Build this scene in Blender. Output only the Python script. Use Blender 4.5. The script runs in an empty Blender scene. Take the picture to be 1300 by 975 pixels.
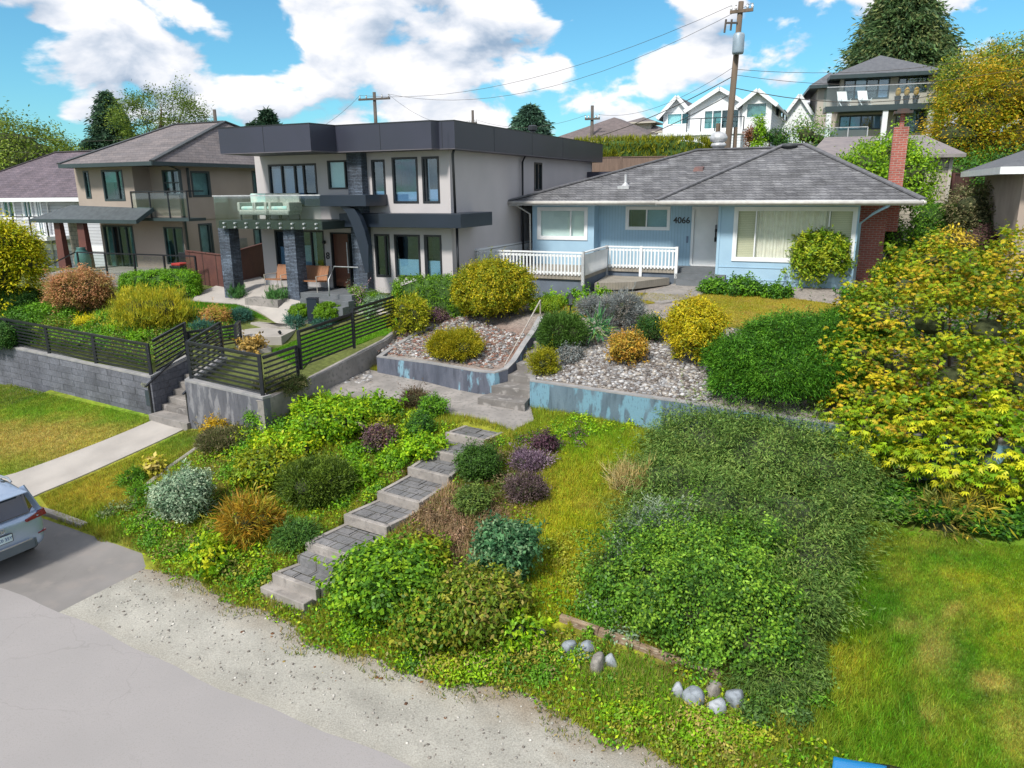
import bpy, math, random
import numpy as np
from mathutils import Vector, Matrix
from mathutils.geometry import delaunay_2d_cdt
R = math.radians
random.seed(7); RNG = np.random.default_rng(7)
scene = bpy.context.scene
# ---------------------------------------------------------------- camera
F_, CX, CY, CZ = 950.0, 650.0, 487.5, 8.0
PIT = math.atan(247.5 / F_); ROLL = R(0.6)
cp, sp = math.cos(PIT), math.sin(PIT)
_fw = np.array([0, cp, -sp]); _r0 = np.array([1., 0, 0]); _u0 = np.array([0, sp, cp])
_r = _r0 * math.cos(ROLL) - _u0 * math.sin(ROLL); _u = _u0 * math.cos(ROLL) + _r0 * math.sin(ROLL)
cam_data = bpy.data.cameras.new('camera'); cam = bpy.data.objects.new('camera', cam_data)
scene.collection.objects.link(cam); scene.camera = cam
cam_data.sensor_fit = 'HORIZONTAL'; cam_data.sensor_width = 36; cam_data.lens = 36 * F_ / 1300
cam_data.clip_end = 4000; cam_data.clip_start = 0.1
cam.matrix_world = Matrix(((_r[0], _u[0], -_fw[0], 0), (_r[1], _u[1], -_fw[1], 0), (_r[2], _u[2], -_fw[2], CZ), (0, 0, 0, 1)))
# ---------------------------------------------------------------- light
SUN_EL, SUN_AZ = 48, 215          # azimuth measured from +Y clockwise: behind the camera, to its left
world = bpy.data.worlds.new('World'); scene.world = world; world.use_nodes = True
sd = bpy.data.lights.new('sun', 'SUN'); so = bpy.data.objects.new('sun', sd); scene.collection.objects.link(so)
sd.energy = 3.7; sd.angle = R(8); sd.color = (1.0, 0.95, 0.86)
_sv = Vector((math.sin(R(SUN_AZ)) * math.cos(R(SUN_EL)), math.cos(R(SUN_AZ)) * math.cos(R(SUN_EL)), math.sin(R(SUN_EL))))
so.rotation_euler = _sv.to_track_quat('Z', 'Y').to_euler(); so.location = (0, 0, 60)
vs = scene.view_settings; vs.view_transform = 'Standard'; vs.look = 'None'; vs.gamma = 1; vs.exposure = 0.46; vs.use_curve_mapping = False
scene.cycles.max_bounces = 6; scene.cycles.transparent_max_bounces = 8

def build_world():
    nt = world.node_tree; N = nt.nodes; L = nt.links; N.clear()
    out = N.new('ShaderNodeOutputWorld'); bg = N.new('ShaderNodeBackground'); L.new(bg.outputs[0], out.inputs[0]); bg.inputs[1].default_value = 0.1
    sky = N.new('ShaderNodeTexSky'); sky.sky_type = 'NISHITA'; sky.sun_disc = False
    sky.sun_elevation = R(SUN_EL); sky.sun_rotation = R(SUN_AZ); sky.altitude = 50; sky.dust_density = 0.6; sky.ozone_density = 2.0
    def M(op, a, b=None, c=None, cl=False):
        n = N.new('ShaderNodeMath'); n.operation = op; n.use_clamp = cl
        for i, v in enumerate((a, b, c)):
            if v is None: continue
            if isinstance(v, (int, float)): n.inputs[i].default_value = v
            else: L.new(v, n.inputs[i])
        return n.outputs[0]
    tc = N.new('ShaderNodeTexCoord'); sep = N.new('ShaderNodeSeparateXYZ'); L.new(tc.outputs['Generated'], sep.inputs[0])
    X, Y, Zc = sep.outputs
    az = M('ARCTAN2', X, Y); el = M('ARCSINE', Zc)
    def vec(a, b):
        c = N.new('ShaderNodeCombineXYZ'); L.new(a, c.inputs[0]); L.new(b, c.inputs[1]); return c.outputs[0]
    def noise(v, sc, det=9, ro=0.52, dist=0.25, off=0.0):
        n = N.new('ShaderNodeTexNoise'); n.noise_dimensions = '3D'; n.inputs['Scale'].default_value = sc; n.inputs['Detail'].default_value = det
        n.inputs['Roughness'].default_value = ro; n.inputs['Distortion'].default_value = dist
        m = N.new('ShaderNodeVectorMath'); m.operation = 'ADD'; m.inputs[1].default_value = (0, 0, off); L.new(v, m.inputs[0]); L.new(m.outputs[0], n.inputs['Vector'])
        return n.outputs[0]
    els = M('MULTIPLY', el, 1.7)
    v0 = vec(az, els); v1 = vec(M('ADD', az, -0.012), M('ADD', els, 0.05))
    d0 = noise(v0, 9.5, off=3.3); d1 = noise(v1, 9.5, off=3.3)
    wob = M('MULTIPLY', M('SUBTRACT', noise(v0, 9, 4, off=8), 0.5), 0.11)
    def gauss(px, py, rx, ry, amp):
        a0 = math.atan((px - 650) / 982); e0 = math.atan((240 - py) / 982 * math.cos(a0))
        a = M('DIVIDE', M('SUBTRACT', M('ADD', az, wob), a0), rx / 982); b = M('DIVIDE', M('SUBTRACT', M('ADD', el, wob), e0), ry / 982)
        s = M('ADD', M('MULTIPLY', a, a), M('MULTIPLY', b, b))
        return M('MULTIPLY', M('EXPONENT', M('MULTIPLY', s, -1)), amp)
    def tot(lst):
        s = None
        for g in lst:
            k = gauss(*g); s = k if s is None else M('ADD', s, k)
        return s
    holes = tot([(320, 28, 62, 38, .42), (372, 62, 45, 22, .25), (400, 110, 40, 14, .12), (520, 118, 60, 10, .14), (60, 60, 60, 10, .15), (690, 140, 40, 14, .14), (25, 150, 120, 40, .40), (60, 8, 40, 25, -.1), (800, 12, 60, 40, .42), (735, 75, 30, 60, .26), (760, 125, 90, 22, .22), (1000, 35, 60, 22, .34), (1055, 110, 60, 30, .2), (1235, 55, 120, 22, .30), (880, 165, 80, 30, .18), (690, 5, 40, 20, .3), (-60, 60, 80, 60, .2)])
    solid = tot([(560, 50, 100, 42, .22), (190, 70, 95, 45, .26), (900, 70, 60, 60, .28), (250, 165, 200, 30, .16), (600, 150, 130, 30, .18), (455, 60, 40, 40, .08), (1190, 15, 120, 20, .2)])
    dens = M('ADD', M('MULTIPLY_ADD', d0, 1.9, -0.395), M('SUBTRACT', solid, holes))
    mr = N.new('ShaderNodeMapRange'); mr.interpolation_type = 'SMOOTHSTEP'; L.new(dens, mr.inputs[0]); mr.inputs[1].default_value = 0.40; mr.inputs[2].default_value = 0.58
    grey = tot([(600, 78, 95, 20, .55), (165, 100, 110, 22, .45), (1160, 45, 120, 16, .25), (40, 110, 60, 16, .25), (300, 150, 160, 14, .2), (450, 20, 70, 18, .3), (980, 130, 60, 16, .2)])
    sh = M('MULTIPLY', M('SUBTRACT', d1, d0), 3.0)
    sh = M('ADD', M('ADD', sh, 0.16), M('MULTIPLY', grey, 1.25)); sh = M('ADD', sh, M('MULTIPLY', M('SUBTRACT', noise(v0, 3.1, 5, off=11), .5), 1.1), None, True)
    ramp = N.new('ShaderNodeValToRGB'); L.new(sh, ramp.inputs[0])
    e = ramp.color_ramp.elements; e[0].position = 0; e[0].color = (7.9, 7.85, 8.0, 1); e[1].position = 1; e[1].color = (2.5, 3.4, 4.6, 1)
    m_ = ramp.color_ramp.elements.new(.45); m_.color = (5.6, 6.0, 6.7, 1)
    skm = N.new('ShaderNodeMix'); skm.data_type = 'RGBA'; skm.blend_type = 'MULTIPLY'; skm.inputs[0].default_value = 1; L.new(sky.outputs[0], skm.inputs[6]); skm.inputs[7].default_value = (0.52, 1.0, 1.10, 1)
    mx = N.new('ShaderNodeMix'); mx.data_type = 'RGBA'; L.new(mr.outputs[0], mx.inputs[0]); L.new(skm.outputs[2], mx.inputs[6]); L.new(ramp.outputs[0], mx.inputs[7])
    L.new(mx.outputs[2], bg.inputs[0])
build_world()
# ---------------------------------------------------------------- placing helpers
def ray(px, py): return _fw + _r * (px - CX) / F_ - _u * (py - CY) / F_
def Zp(px, py, z):
    d = ray(px, py); t = (z - CZ) / d[2]; return np.array([0, 0, CZ]) + d * t
def Dp(px, py, y):
    d = ray(px, py); t = y / d[1]; return np.array([0, 0, CZ]) + d * t
def proj(x, y, z):
    w = y * _fw[1] + (z - CZ) * _fw[2] + x * _fw[0]
    return CX + F_ * (x * _r[0] + y * _r[1] + (z - CZ) * _r[2]) / w, CY - F_ * (x * _u[0] + y * _u[1] + (z - CZ) * _u[2]) / w
def ppm(p): return F_ / (np.array(p) - [0, 0, CZ]).dot(_fw)
TH = R(27); c27, s27 = math.cos(TH), math.sin(TH)
def UV(u, v): return (u * c27 + v * s27, -u * s27 + v * c27)
def toUV(x, y): return (x * c27 - y * s27, x * s27 + y * c27)
# ---------------------------------------------------------------- terrain heights
class TPS:
    def __init__(s, pts, lam=0.02):
        P = np.array([Zp(*p) for p in pts]); s.P = P[:, :2]; n = len(P)
        K = s.k(s.P, s.P) + lam * np.eye(n); Q = np.c_[np.ones(n), s.P]
        A = np.block([[K, Q], [Q.T, np.zeros((3, 3))]]); s.w = np.linalg.solve(A, np.r_[P[:, 2], 0, 0, 0])
    def k(s, a, b):
        r2 = ((a[:, None] - b[None]) ** 2).sum(2); return 0.5 * r2 * np.log(r2 + 1e-9)
    def __call__(s, x, y):
        x = np.asarray(x, float); sh = x.shape; q = np.c_[x.ravel(), np.asarray(y, float).ravel()]
        return (s.k(q, s.P) @ s.w[:-3] + np.c_[np.ones(len(q)), q] @ s.w[-3:]).reshape(sh)
H_low = TPS([(11, 486, 1.85), (198, 531, 1.79), (242, 542, 1.77), (333, 530, 2.3), (385, 498, 2.55), (470, 498, 2.55), (560, 510, 2.48), (600, 540, 2.44), (665, 540, 2.42), (672, 522, 2.5), (330, 752, .82), (390, 702, 1.30), (436, 667, 1.50), (478, 638, 1.68), (517, 606, 1.86), (540, 582, 2.02), (487, 684, 1.48), (564, 615, 1.88),
  (850, 540, 2.35), (1000, 560, 2.2), (1060, 575, 2.1), (150, 600, 1.35), (20, 605, 1.2), (68, 655, 1.08), (125, 690, .98), (0, 742, .95), (350, 775, .8), (640, 885, .6), (890, 970, .45), (0, 975, .75),
  (350, 901, .7), (235, 640, 1.3), (400, 600, 1.85), (480, 600, 1.8), (700, 650, 1.65), (800, 700, 1.35), (700, 800, .95), (900, 830, .8), (1060, 670, 1.25), (1200, 690, 1.25), (1290, 690, 1.2),
  (1200, 800, .8), (1290, 900, .55), (1000, 900, .6), (1150, 975, .4), (1200, 600, 1.8), (1295, 610, 1.8), (640, 600, 1.95), (760, 590, 2.1), (515, 560, 2.1)])
T66 = TPS([(472, 448, 3.2), (560, 462, 3.2), (645, 462, 3.25), (675, 480, 3.2), (850, 508, 3.12), (1040, 532, 3.0), (1080, 385, 4.5), (690, 372, 4.35), (820, 375, 4.5), (600, 400, 4.0), (560, 400, 3.9), (500, 400, 3.8),
  (700, 420, 3.95), (880, 440, 3.85), (1000, 420, 4.1), (900, 375, 4.5), (1200, 400, 4.3), (1250, 480, 3.3), (640, 425, 3.7), (760, 450, 3.65), (1110, 320, 4.8), (700, 330, 4.6)])
T12 = TPS([(8, 439, 3.0), (191, 477, 2.95), (235, 478, 3.0), (333, 498, 3.0), (385, 478, 3.0), (492, 425, 3.5), (450, 388, 4.15), (300, 382, 4.15), (150, 392, 3.9), (40, 400, 3.7), (330, 440, 3.25), (350, 412, 3.6), (360, 392, 4.05), (250, 420, 3.6),
  (233, 345, 4.5), (60, 345, 4.5), (560, 385, 4.3), (120, 425, 3.4)])
def inpoly(x, y, poly):
    x = np.asarray(x, float); y = np.asarray(y, float); ins = np.zeros(x.shape, bool); n = len(poly)
    for i in range(n):
        x1, y1 = poly[i]; x2, y2 = poly[(i + 1) % n]
        if y1 == y2: continue
        c = ((y1 > y) != (y2 > y)) & (x < (x2 - x1) * (y - y1) / (y2 - y1) + x1); ins ^= c
    return ins
def xy(px, py, z): p = Zp(px, py, z); return (float(p[0]), float(p[1]))
A0, A1 = xy(5, 438, 3.08), xy(191, 477.5, 3.0)
B0, B1 = xy(234, 481.5, 3.15), xy(333, 504, 3.15)
B2, C0 = xy(384, 487, 3.0), xy(492, 432, 3.5)
W0, W1, W2_, W3 = xy(472, 451, 3.25), xy(622, 473, 3.25), xy(655, 458, 3.4), xy(690, 402, 4.15)
V1 = xy(706, 404, 4.15); V0 = xy(672, 484, 3.25); V2 = xy(1055, 537, 3.02)
AB = xy(245, 448, 3.35)   # head of the steps between the two block walls
def off(p, du, dv): return (p[0] + du * c27 + dv * s27, p[1] - du * s27 + dv * c27)
W9 = (-3.2, 26.5)
poly66 = [off(W0, .12, .1), off(xy(605, 471, 3.25), 0, .09), off(xy(628, 473, 3.25), -.05, .1), off(xy(645, 468, 3.3), -.09, .08), off(W2_, -.1, .03), off(xy(668, 437, 3.75), -.1, 0), off(W3, -.1, 0), off(W3, -.1, .4), off(V1, .1, .4), off(xy(694, 425, 3.9), .1, 0), off(xy(682, 450, 3.55), .1, 0), off(xy(674, 470, 3.3), .1, .03), off(xy(672.5, 483, 3.25), .12, .1), off(xy(760, 495.5, 3.2), 0, .1), off(xy(900, 515, 3.12), 0, .1), off(V2, 0, .15), off(V2, 8, .6), off(V2, 30, 8), (45, 40), (-4, 45), (-4.5, 31), (-2.6, 26.5)]
poly12 = [off(A0, -6, .45), off(A0, 0, .12), off(A1, -.12, .12), off(AB, -.1, 0), off(AB, 1.05, 0), off(B0, .1, .12), off(B1, -.1, .12), off(B2, -.1, 0), off(C0, -.1, 0), (-2.6, 26.5), (-4.5, 31), (-4, 45), (-60, 62), (-50, 30)]
def G_low(x, y):
    u, v = toUV(np.asarray(x, float), np.asarray(y, float)); pl = np.clip(.95 - .047 * (u + 14.4), -3, 1.5); w = np.clip((v - 8.1) / 1.5, 0, 1); w = w * w * (3 - 2 * w)
    return np.clip(pl * (1 - w) + np.maximum(H_low(x, y), 0) * w, -3.0, 2.9)
def hill(x, y):
    x = np.asarray(x, float); y = np.asarray(y, float)
    t = np.clip((x + 10) / 30, 0, 1); sl = 0.03 + 0.115 * t * t * (3 - 2 * t); d = np.clip(y - 34, 0, 60)
    return 4.4 + sl * d + 0.0 * x
def G(x, y):
    x = np.asarray(x, float); y = np.asarray(y, float)
    u, v = toUV(x, y); b = np.clip((v - 18.5) / 12, 0, 1); b = b * b * (3 - 2 * b)
    g = G_low(np.clip(x, -26, 16), np.clip(y, 6, 26)) * (1 - b) + hill(x, y) * b
    g = np.where(inpoly(x, y, poly12), np.clip(T12(np.clip(x, -24, 5), np.clip(y, 15, 33)), 2.8, 4.5), g)
    g = np.where(inpoly(x, y, poly66), np.clip(T66(np.clip(x, -6, 14), np.clip(y, 14, 32)), 3.0, 4.8), g)
    g = np.where((y > 33), np.maximum(g, hill(x, y)), g)
    return g
def place(px, py):
    d = ray(px, py); t = np.linspace(6, 75, 1400); P = np.array([0, 0, CZ])[None] + d[None] * t[:, None]
    below = P[:, 2] <= G(P[:, 0], P[:, 1])
    i = int(np.argmax(below)) if below.any() else len(t) - 1
    return P[i]
# ---------------------------------------------------------------- objects
COL = scene.collection
def thing(name, label, cat, loc=(0, 0, 0), yaw=0.0, group=None):
    o = bpy.data.objects.new(name, None); COL.objects.link(o); o.location = loc; o.rotation_euler = (0, 0, yaw); o.empty_display_size = .2
    o['label'] = label; o['category'] = cat
    if group: o['group'] = group
    return o
def tag(o, label=None, cat=None, group=None, kind=None):
    if label: o['label'] = label
    if cat: o['category'] = cat
    if group: o['group'] = group
    if kind: o['kind'] = kind
    return o
def copy_tree(o, parent=None):
    c = o.copy(); COL.objects.link(c); c.parent = parent
    for ch in list(o.children): copy_tree(ch, c)
    return c
def mesh_obj(name, verts, faces, mat, parent=None, cols=None, smooth=False):
    """verts Nx3 array, faces list or Mx3/Mx4 array"""
    me = bpy.data.meshes.new(name); V = np.asarray(verts, np.float32)
    if isinstance(faces, np.ndarray):
        k = faces.shape[1]; m = faces.shape[0]
        me.vertices.add(len(V)); me.vertices.foreach_set('co', V.ravel())
        me.loops.add(m * k); me.loops.foreach_set('vertex_index', faces.astype(np.int32).ravel())
        me.polygons.add(m); me.polygons.foreach_set('loop_start', np.arange(0, m * k, k, dtype=np.int32)); me.polygons.foreach_set('loop_total', np.full(m, k, np.int32))
        if smooth: me.polygons.foreach_set('use_smooth', np.ones(m, bool))
        me.update(calc_edges=True)
    else:
        me.from_pydata(V.tolist(), [], faces)
        if smooth:
            for p in me.polygons: p.use_smooth = True
        me.update()
    if cols is not None:
        a = me.color_attributes.new('Col', 'FLOAT_COLOR', 'POINT'); c = np.ones((len(V), 4), np.float32); c[:, :3] = cols; a.data.foreach_set('color', c.ravel())
    if mat: me.materials.append(mat)
    o = bpy.data.objects.new(name, me); COL.objects.link(o)
    if parent: o.parent = parent
    return o
class B:
    def __init__(s): s.v = []; s.f = []
    def add(s, vs, fs):
        n = len(s.v); s.v += [tuple(map(float, v)) for v in vs]; s.f += [tuple(n + i for i in f) for f in fs]; return s
    def box(s, x0, x1, y0, y1, z0, z1, f=None):
        vs = [(x, y, z) for z in (z0, z1) for y in (y0, y1) for x in (x0, x1)]
        if f: vs = [f(*v) for v in vs]
        return s.add(vs, [(0, 2, 3, 1), (4, 5, 7, 6), (0, 1, 5, 4), (2, 6, 7, 3), (0, 4, 6, 2), (1, 3, 7, 5)])
    def hexa(s, vs): return s.add(vs, [(0, 2, 3, 1), (4, 5, 7, 6), (0, 1, 5, 4), (2, 6, 7, 3), (0, 4, 6, 2), (1, 3, 7, 5)])
    def prism(s, poly, z0, z1):
        n = len(poly); z0 = z0 if hasattr(z0, '__len__') else [z0] * n; z1 = z1 if hasattr(z1, '__len__') else [z1] * n
        return s.add([(p[0], p[1], z) for p, z in zip(poly, z0)] + [(p[0], p[1], z) for p, z in zip(poly, z1)],
            [tuple(range(n))[::-1], tuple(range(n, 2 * n))] + [(i, (i + 1) % n, n + (i + 1) % n, n + i) for i in range(n)])
    def tube(s, pts, r, k=8, cap=True):
        pts = [Vector(p) for p in pts]; n = len(pts); rs = r if hasattr(r, '__len__') else [r] * n; vs = []; fs = []
        for i, p in enumerate(pts):
            d = (pts[min(i + 1, n - 1)] - pts[max(i - 1, 0)]).normalized(); a = Vector((0, 0, 1)) if abs(d.z) < .9 else Vector((1, 0, 0))
            e1 = d.cross(a).normalized(); e2 = d.cross(e1)
            vs += [tuple(p + (e1 * math.cos(2 * math.pi * j / k) + e2 * math.sin(2 * math.pi * j / k)) * rs[i]) for j in range(k)]
        for i in range(n - 1): fs += [(i * k + j, i * k + (j + 1) % k, (i + 1) * k + (j + 1) % k, (i + 1) * k + j) for j in range(k)]
        if cap: fs += [tuple(range(k))[::-1], tuple(range((n - 1) * k, n * k))]
        return s.add(vs, fs)
    def beam(s, p, q, w, h):
        p = Vector(p); q = Vector(q); d = (q - p).normalized(); a = Vector((0, 0, 1)) if abs(d.z) < .95 else Vector((0, 1, 0))
        e1 = d.cross(a).normalized() * w / 2; e2 = e1.cross(d).normalized() * h / 2
        return s.hexa([p - e1 - e2, p + e1 - e2, q - e1 - e2, q + e1 - e2, p - e1 + e2, p + e1 + e2, q - e1 + e2, q + e1 + e2])
    def lathe(s, prof, c=(0, 0, 0), k=16):
        vs = [(c[0] + r * math.cos(2 * math.pi * j / k), c[1] + r * math.sin(2 * math.pi * j / k), c[2] + z) for r, z in prof for j in range(k)]
        n = len(prof); fs = [(i * k + j, i * k + (j + 1) % k, (i + 1) * k + (j + 1) % k, (i + 1) * k + j) for i in range(n - 1) for j in range(k)]
        return s.add(vs, fs + [tuple(range(k))[::-1], tuple(range((n - 1) * k, n * k))])
    def build(s, name, mat, parent=None, bevel=0, smooth=False, label=None):
        me = bpy.data.meshes.new(name); me.from_pydata(s.v, [], s.f); me.update()
        import bmesh
        bm = bmesh.new(); bm.from_mesh(me); bmesh.ops.recalc_face_normals(bm, faces=bm.faces); bm.to_mesh(me); bm.free()
        if smooth:
            for p in me.polygons: p.use_smooth = True
        me.materials.append(mat); o = bpy.data.objects.new(name, me); COL.objects.link(o)
        if parent: o.parent = parent
        if bevel:
            m = o.modifiers.new('b', 'BEVEL'); m.width = bevel; m.segments = 2; m.limit_method = 'ANGLE'
        if label: o['label'] = label
        return o
def text(body, size, name, mat, parent, loc, rot, depth=0.01, align='CENTER', bold=0.0):
    cu = bpy.data.curves.new(name, 'FONT'); cu.body = body; cu.size = size; cu.extrude = depth; cu.align_x = align; cu.align_y = 'CENTER'; cu.offset = bold
    tmp = bpy.data.objects.new('tmp', cu); me = bpy.data.meshes.new_from_object(tmp); bpy.data.objects.remove(tmp); me.materials.clear(); me.materials.append(mat); o = bpy.data.objects.new(name, me); COL.objects.link(o); o.parent = parent; o.location = loc; o.rotation_euler = rot; return o
# ---------------------------------------------------------------- materials
MATS = {}
def newmat(name):
    m = bpy.data.materials.new(name); m.use_nodes = True; nt = m.node_tree; return m, nt, nt.nodes, nt.links, nt.nodes['Principled BSDF']
def pm(name, c1, c2=None, scale=3.0, rough=0.6, bump=0.0, bscale=30.0, metal=0.0, detail=5, contrast=(.35, .65), stretch=(1, 1, 1), bdist=0.01, spec=0.5, c3=None, s3=30.0):
    if name in MATS: return MATS[name]
    m, nt, N, L, P = newmat(name); P.inputs['Roughness'].default_value = rough; P.inputs['Metallic'].default_value = metal
    P.inputs['Specular IOR Level'].default_value = spec
    c1 = tuple(c1) + (1,); c2 = tuple(c2) + (1,) if c2 else tuple(min(1, x * .8) for x in c1[:3]) + (1,)
    tc = N.new('ShaderNodeTexCoord'); mp = N.new('ShaderNodeMapping'); mp.inputs['Scale'].default_value = stretch; L.new(tc.outputs['Object'], mp.inputs[0])
    n = N.new('ShaderNodeTexNoise'); n.inputs['Scale'].default_value = scale; n.inputs['Detail'].default_value = detail; L.new(mp.outputs[0], n.inputs[0])
    r = N.new('ShaderNodeValToRGB'); r.color_ramp.elements[0].position = contrast[0]; r.color_ramp.elements[1].position = contrast[1]
    r.color_ramp.elements[0].color = c1; r.color_ramp.elements[1].color = c2; L.new(n.outputs[0], r.inputs[0]); col = r.outputs[0]
    if c3:
        n3 = N.new('ShaderNodeTexNoise'); n3.inputs['Scale'].default_value = s3; n3.inputs['Detail'].default_value = 3; L.new(mp.outputs[0], n3.inputs[0])
        r3 = N.new('ShaderNodeMapRange'); r3.inputs[1].default_value = .52; r3.inputs[2].default_value = .68; L.new(n3.outputs[0], r3.inputs[0])
        x = N.new('ShaderNodeMix'); x.data_type = 'RGBA'; L.new(r3.outputs[0], x.inputs[0]); L.new(col, x.inputs[6]); x.inputs[7].default_value = tuple(c3) + (1,); col = x.outputs[2]
    L.new(col, P.inputs['Base Color'])
    if bump:
        b = N.new('ShaderNodeTexNoise'); b.inputs['Scale'].default_value = bscale; b.inputs['Detail'].default_value = 6; L.new(mp.outputs[0], b.inputs[0])
        bp = N.new('ShaderNodeBump'); bp.inputs['Strength'].default_value = bump; bp.inputs['Distance'].default_value = bdist; L.new(b.outputs[0], bp.inputs['Height']); L.new(bp.outputs[0], P.inputs['Normal'])
    MATS[name] = m; return m
def brickmat(name, cols, mortar, bw, bh, ms=.01, rough=.8, bump=.6, axis='xz', squash=1.0, noise=.3, dist=.01, var=None, offset=.5):
    """courses follow local z; axis picks the horizontal coordinate"""
    if name in MATS: return MATS[name]
    m, nt, N, L, P = newmat(name); P.inputs['Roughness'].default_value = rough
    tc = N.new('ShaderNodeTexCoord'); s = N.new('ShaderNodeSeparateXYZ'); L.new(tc.outputs['Object'], s.inputs[0]); c = N.new('ShaderNodeCombineXYZ')
    ad = N.new('ShaderNodeMath'); ad.operation = 'ADD'; L.new(s.outputs[0], ad.inputs[0]); L.new(s.outputs[1], ad.inputs[1])
    if axis == 'xz': L.new(ad.outputs[0], c.inputs[0]); L.new(s.outputs[2], c.inputs[1])
    if axis == 'zx': L.new(s.outputs[2], c.inputs[0]); L.new(ad.outputs[0], c.inputs[1])
    if axis == 'xy': L.new(s.outputs[0], c.inputs[0]); L.new(s.outputs[1], c.inputs[1])
    b = N.new('ShaderNodeTexBrick'); b.offset = offset; L.new(c.outputs[0], b.inputs['Vector']); b.inputs['Scale'].default_value = 1; b.inputs['Brick Width'].default_value = bw; b.inputs['Row Height'].default_value = bh
    b.inputs['Mortar Size'].default_value = ms; b.inputs['Mortar Smooth'].default_value = .1
    b.inputs['Color1'].default_value = tuple(cols[0]) + (1,); b.inputs['Color2'].default_value = tuple(cols[1]) + (1,); b.inputs['Mortar'].default_value = tuple(mortar) + (1,)
    n = N.new('ShaderNodeTexNoise'); n.inputs['Scale'].default_value = 1.3; n.inputs['Detail'].default_value = 6; L.new(tc.outputs['Object'], n.inputs[0])
    mr = N.new('ShaderNodeMapRange'); mr.inputs[1].default_value = .3; mr.inputs[2].default_value = .7; mr.inputs[3].default_value = 1 - noise; mr.inputs[4].default_value = 1 + noise; L.new(n.outputs[0], mr.inputs[0])
    n2 = N.new('ShaderNodeTexNoise'); n2.inputs['Scale'].default_value = 14; n2.inputs['Detail'].default_value = 4; L.new(tc.outputs['Object'], n2.inputs[0])
    mr2 = N.new('ShaderNodeMapRange'); mr2.inputs[1].default_value = .3; mr2.inputs[2].default_value = .7; mr2.inputs[3].default_value = 1 - noise * .7; mr2.inputs[4].default_value = 1 + noise * .7; L.new(n2.outputs[0], mr2.inputs[0])
    mm = N.new('ShaderNodeMath'); mm.operation = 'MULTIPLY'; L.new(mr.outputs[0], mm.inputs[0]); L.new(mr2.outputs[0], mm.inputs[1])
    vm = N.new('ShaderNodeVectorMath'); vm.operation = 'SCALE'; L.new(b.outputs[0], vm.inputs[0]); L.new(mm.outputs[0], vm.inputs['Scale']); L.new(vm.outputs[0], P.inputs['Base Color'])
    hm = N.new('ShaderNodeMath'); hm.operation = 'MULTIPLY_ADD'; L.new(b.outputs[1], hm.inputs[0]); hm.inputs[1].default_value = -1; L.new(n2.outputs[0], hm.inputs[2])
    bp = N.new('ShaderNodeBump'); bp.inputs['Strength'].default_value = bump; bp.inputs['Distance'].default_value = dist; L.new(hm.outputs[0], bp.inputs['Height']); L.new(bp.outputs[0], P.inputs['Normal'])
    MATS[name] = m; return m
def lapmat(name, c, pitch, axis=2, rough=.5, strength=.8, dist=.02, c2=None, line=.12, linecol=.5):
    """boards: a saw-tooth bump every pitch metres along an axis with a thin gap"""
    if name in MATS: return MATS[name]
    m, nt, N, L, P = newmat(name); P.inputs['Roughness'].default_value = rough
    tc = N.new('ShaderNodeTexCoord'); s = N.new('ShaderNodeSeparateXYZ'); L.new(tc.outputs['Object'], s.inputs[0])
    src = s.outputs[2] if axis == 2 else None
    if axis == 0:
        ad = N.new('ShaderNodeMath'); ad.operation = 'ADD'; L.new(s.outputs[0], ad.inputs[0]); L.new(s.outputs[1], ad.inputs[1]); src = ad.outputs[0]
    d = N.new('ShaderNodeMath'); d.operation = 'DIVIDE'; L.new(src, d.inputs[0]); d.inputs[1].default_value = pitch
    fr = N.new('ShaderNodeMath'); fr.operation = 'FRACT'; L.new(d.outputs[0], fr.inputs[0])
    g = N.new('ShaderNodeMath'); g.operation = 'LESS_THAN'; L.new(fr.outputs[0], g.inputs[0]); g.inputs[1].default_value = line
    n = N.new('ShaderNodeTexNoise'); n.inputs['Scale'].default_value = 2.5; n.inputs['Detail'].default_value = 6; L.new(tc.outputs['Object'], n.inputs[0])
    r = N.new('ShaderNodeValToRGB'); r.color_ramp.elements[0].position = .3; r.color_ramp.elements[1].position = .7
    r.color_ramp.elements[0].color = tuple(c) + (1,); r.color_ramp.elements[1].color = (tuple(c2) if c2 else tuple(x * .85 for x in c)) + (1,); L.new(n.outputs[0], r.inputs[0])
    x = N.new('ShaderNodeMix'); x.data_type = 'RGBA'; L.new(g.outputs[0], x.inputs[0]); L.new(r.outputs[0], x.inputs[6]); x.inputs[7].default_value = tuple(v * linecol for v in c) + (1,); L.new(x.outputs[2], P.inputs['Base Color'])
    hs = N.new('ShaderNodeMath')
    if axis == 2: hs.operation = 'MULTIPLY'; L.new(fr.outputs[0], hs.inputs[0]); hs.inputs[1].default_value = -1
    else: hs.operation = 'SUBTRACT'; hs.inputs[0].default_value = 1; L.new(g.outputs[0], hs.inputs[1])
    bp = N.new('ShaderNodeBump'); bp.inputs['Strength'].default_value = strength; bp.inputs['Distance'].default_value = dist; L.new(hs.outputs[0], bp.inputs['Height']); L.new(bp.outputs[0], P.inputs['Normal'])
    MATS[name] = m; return m
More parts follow.
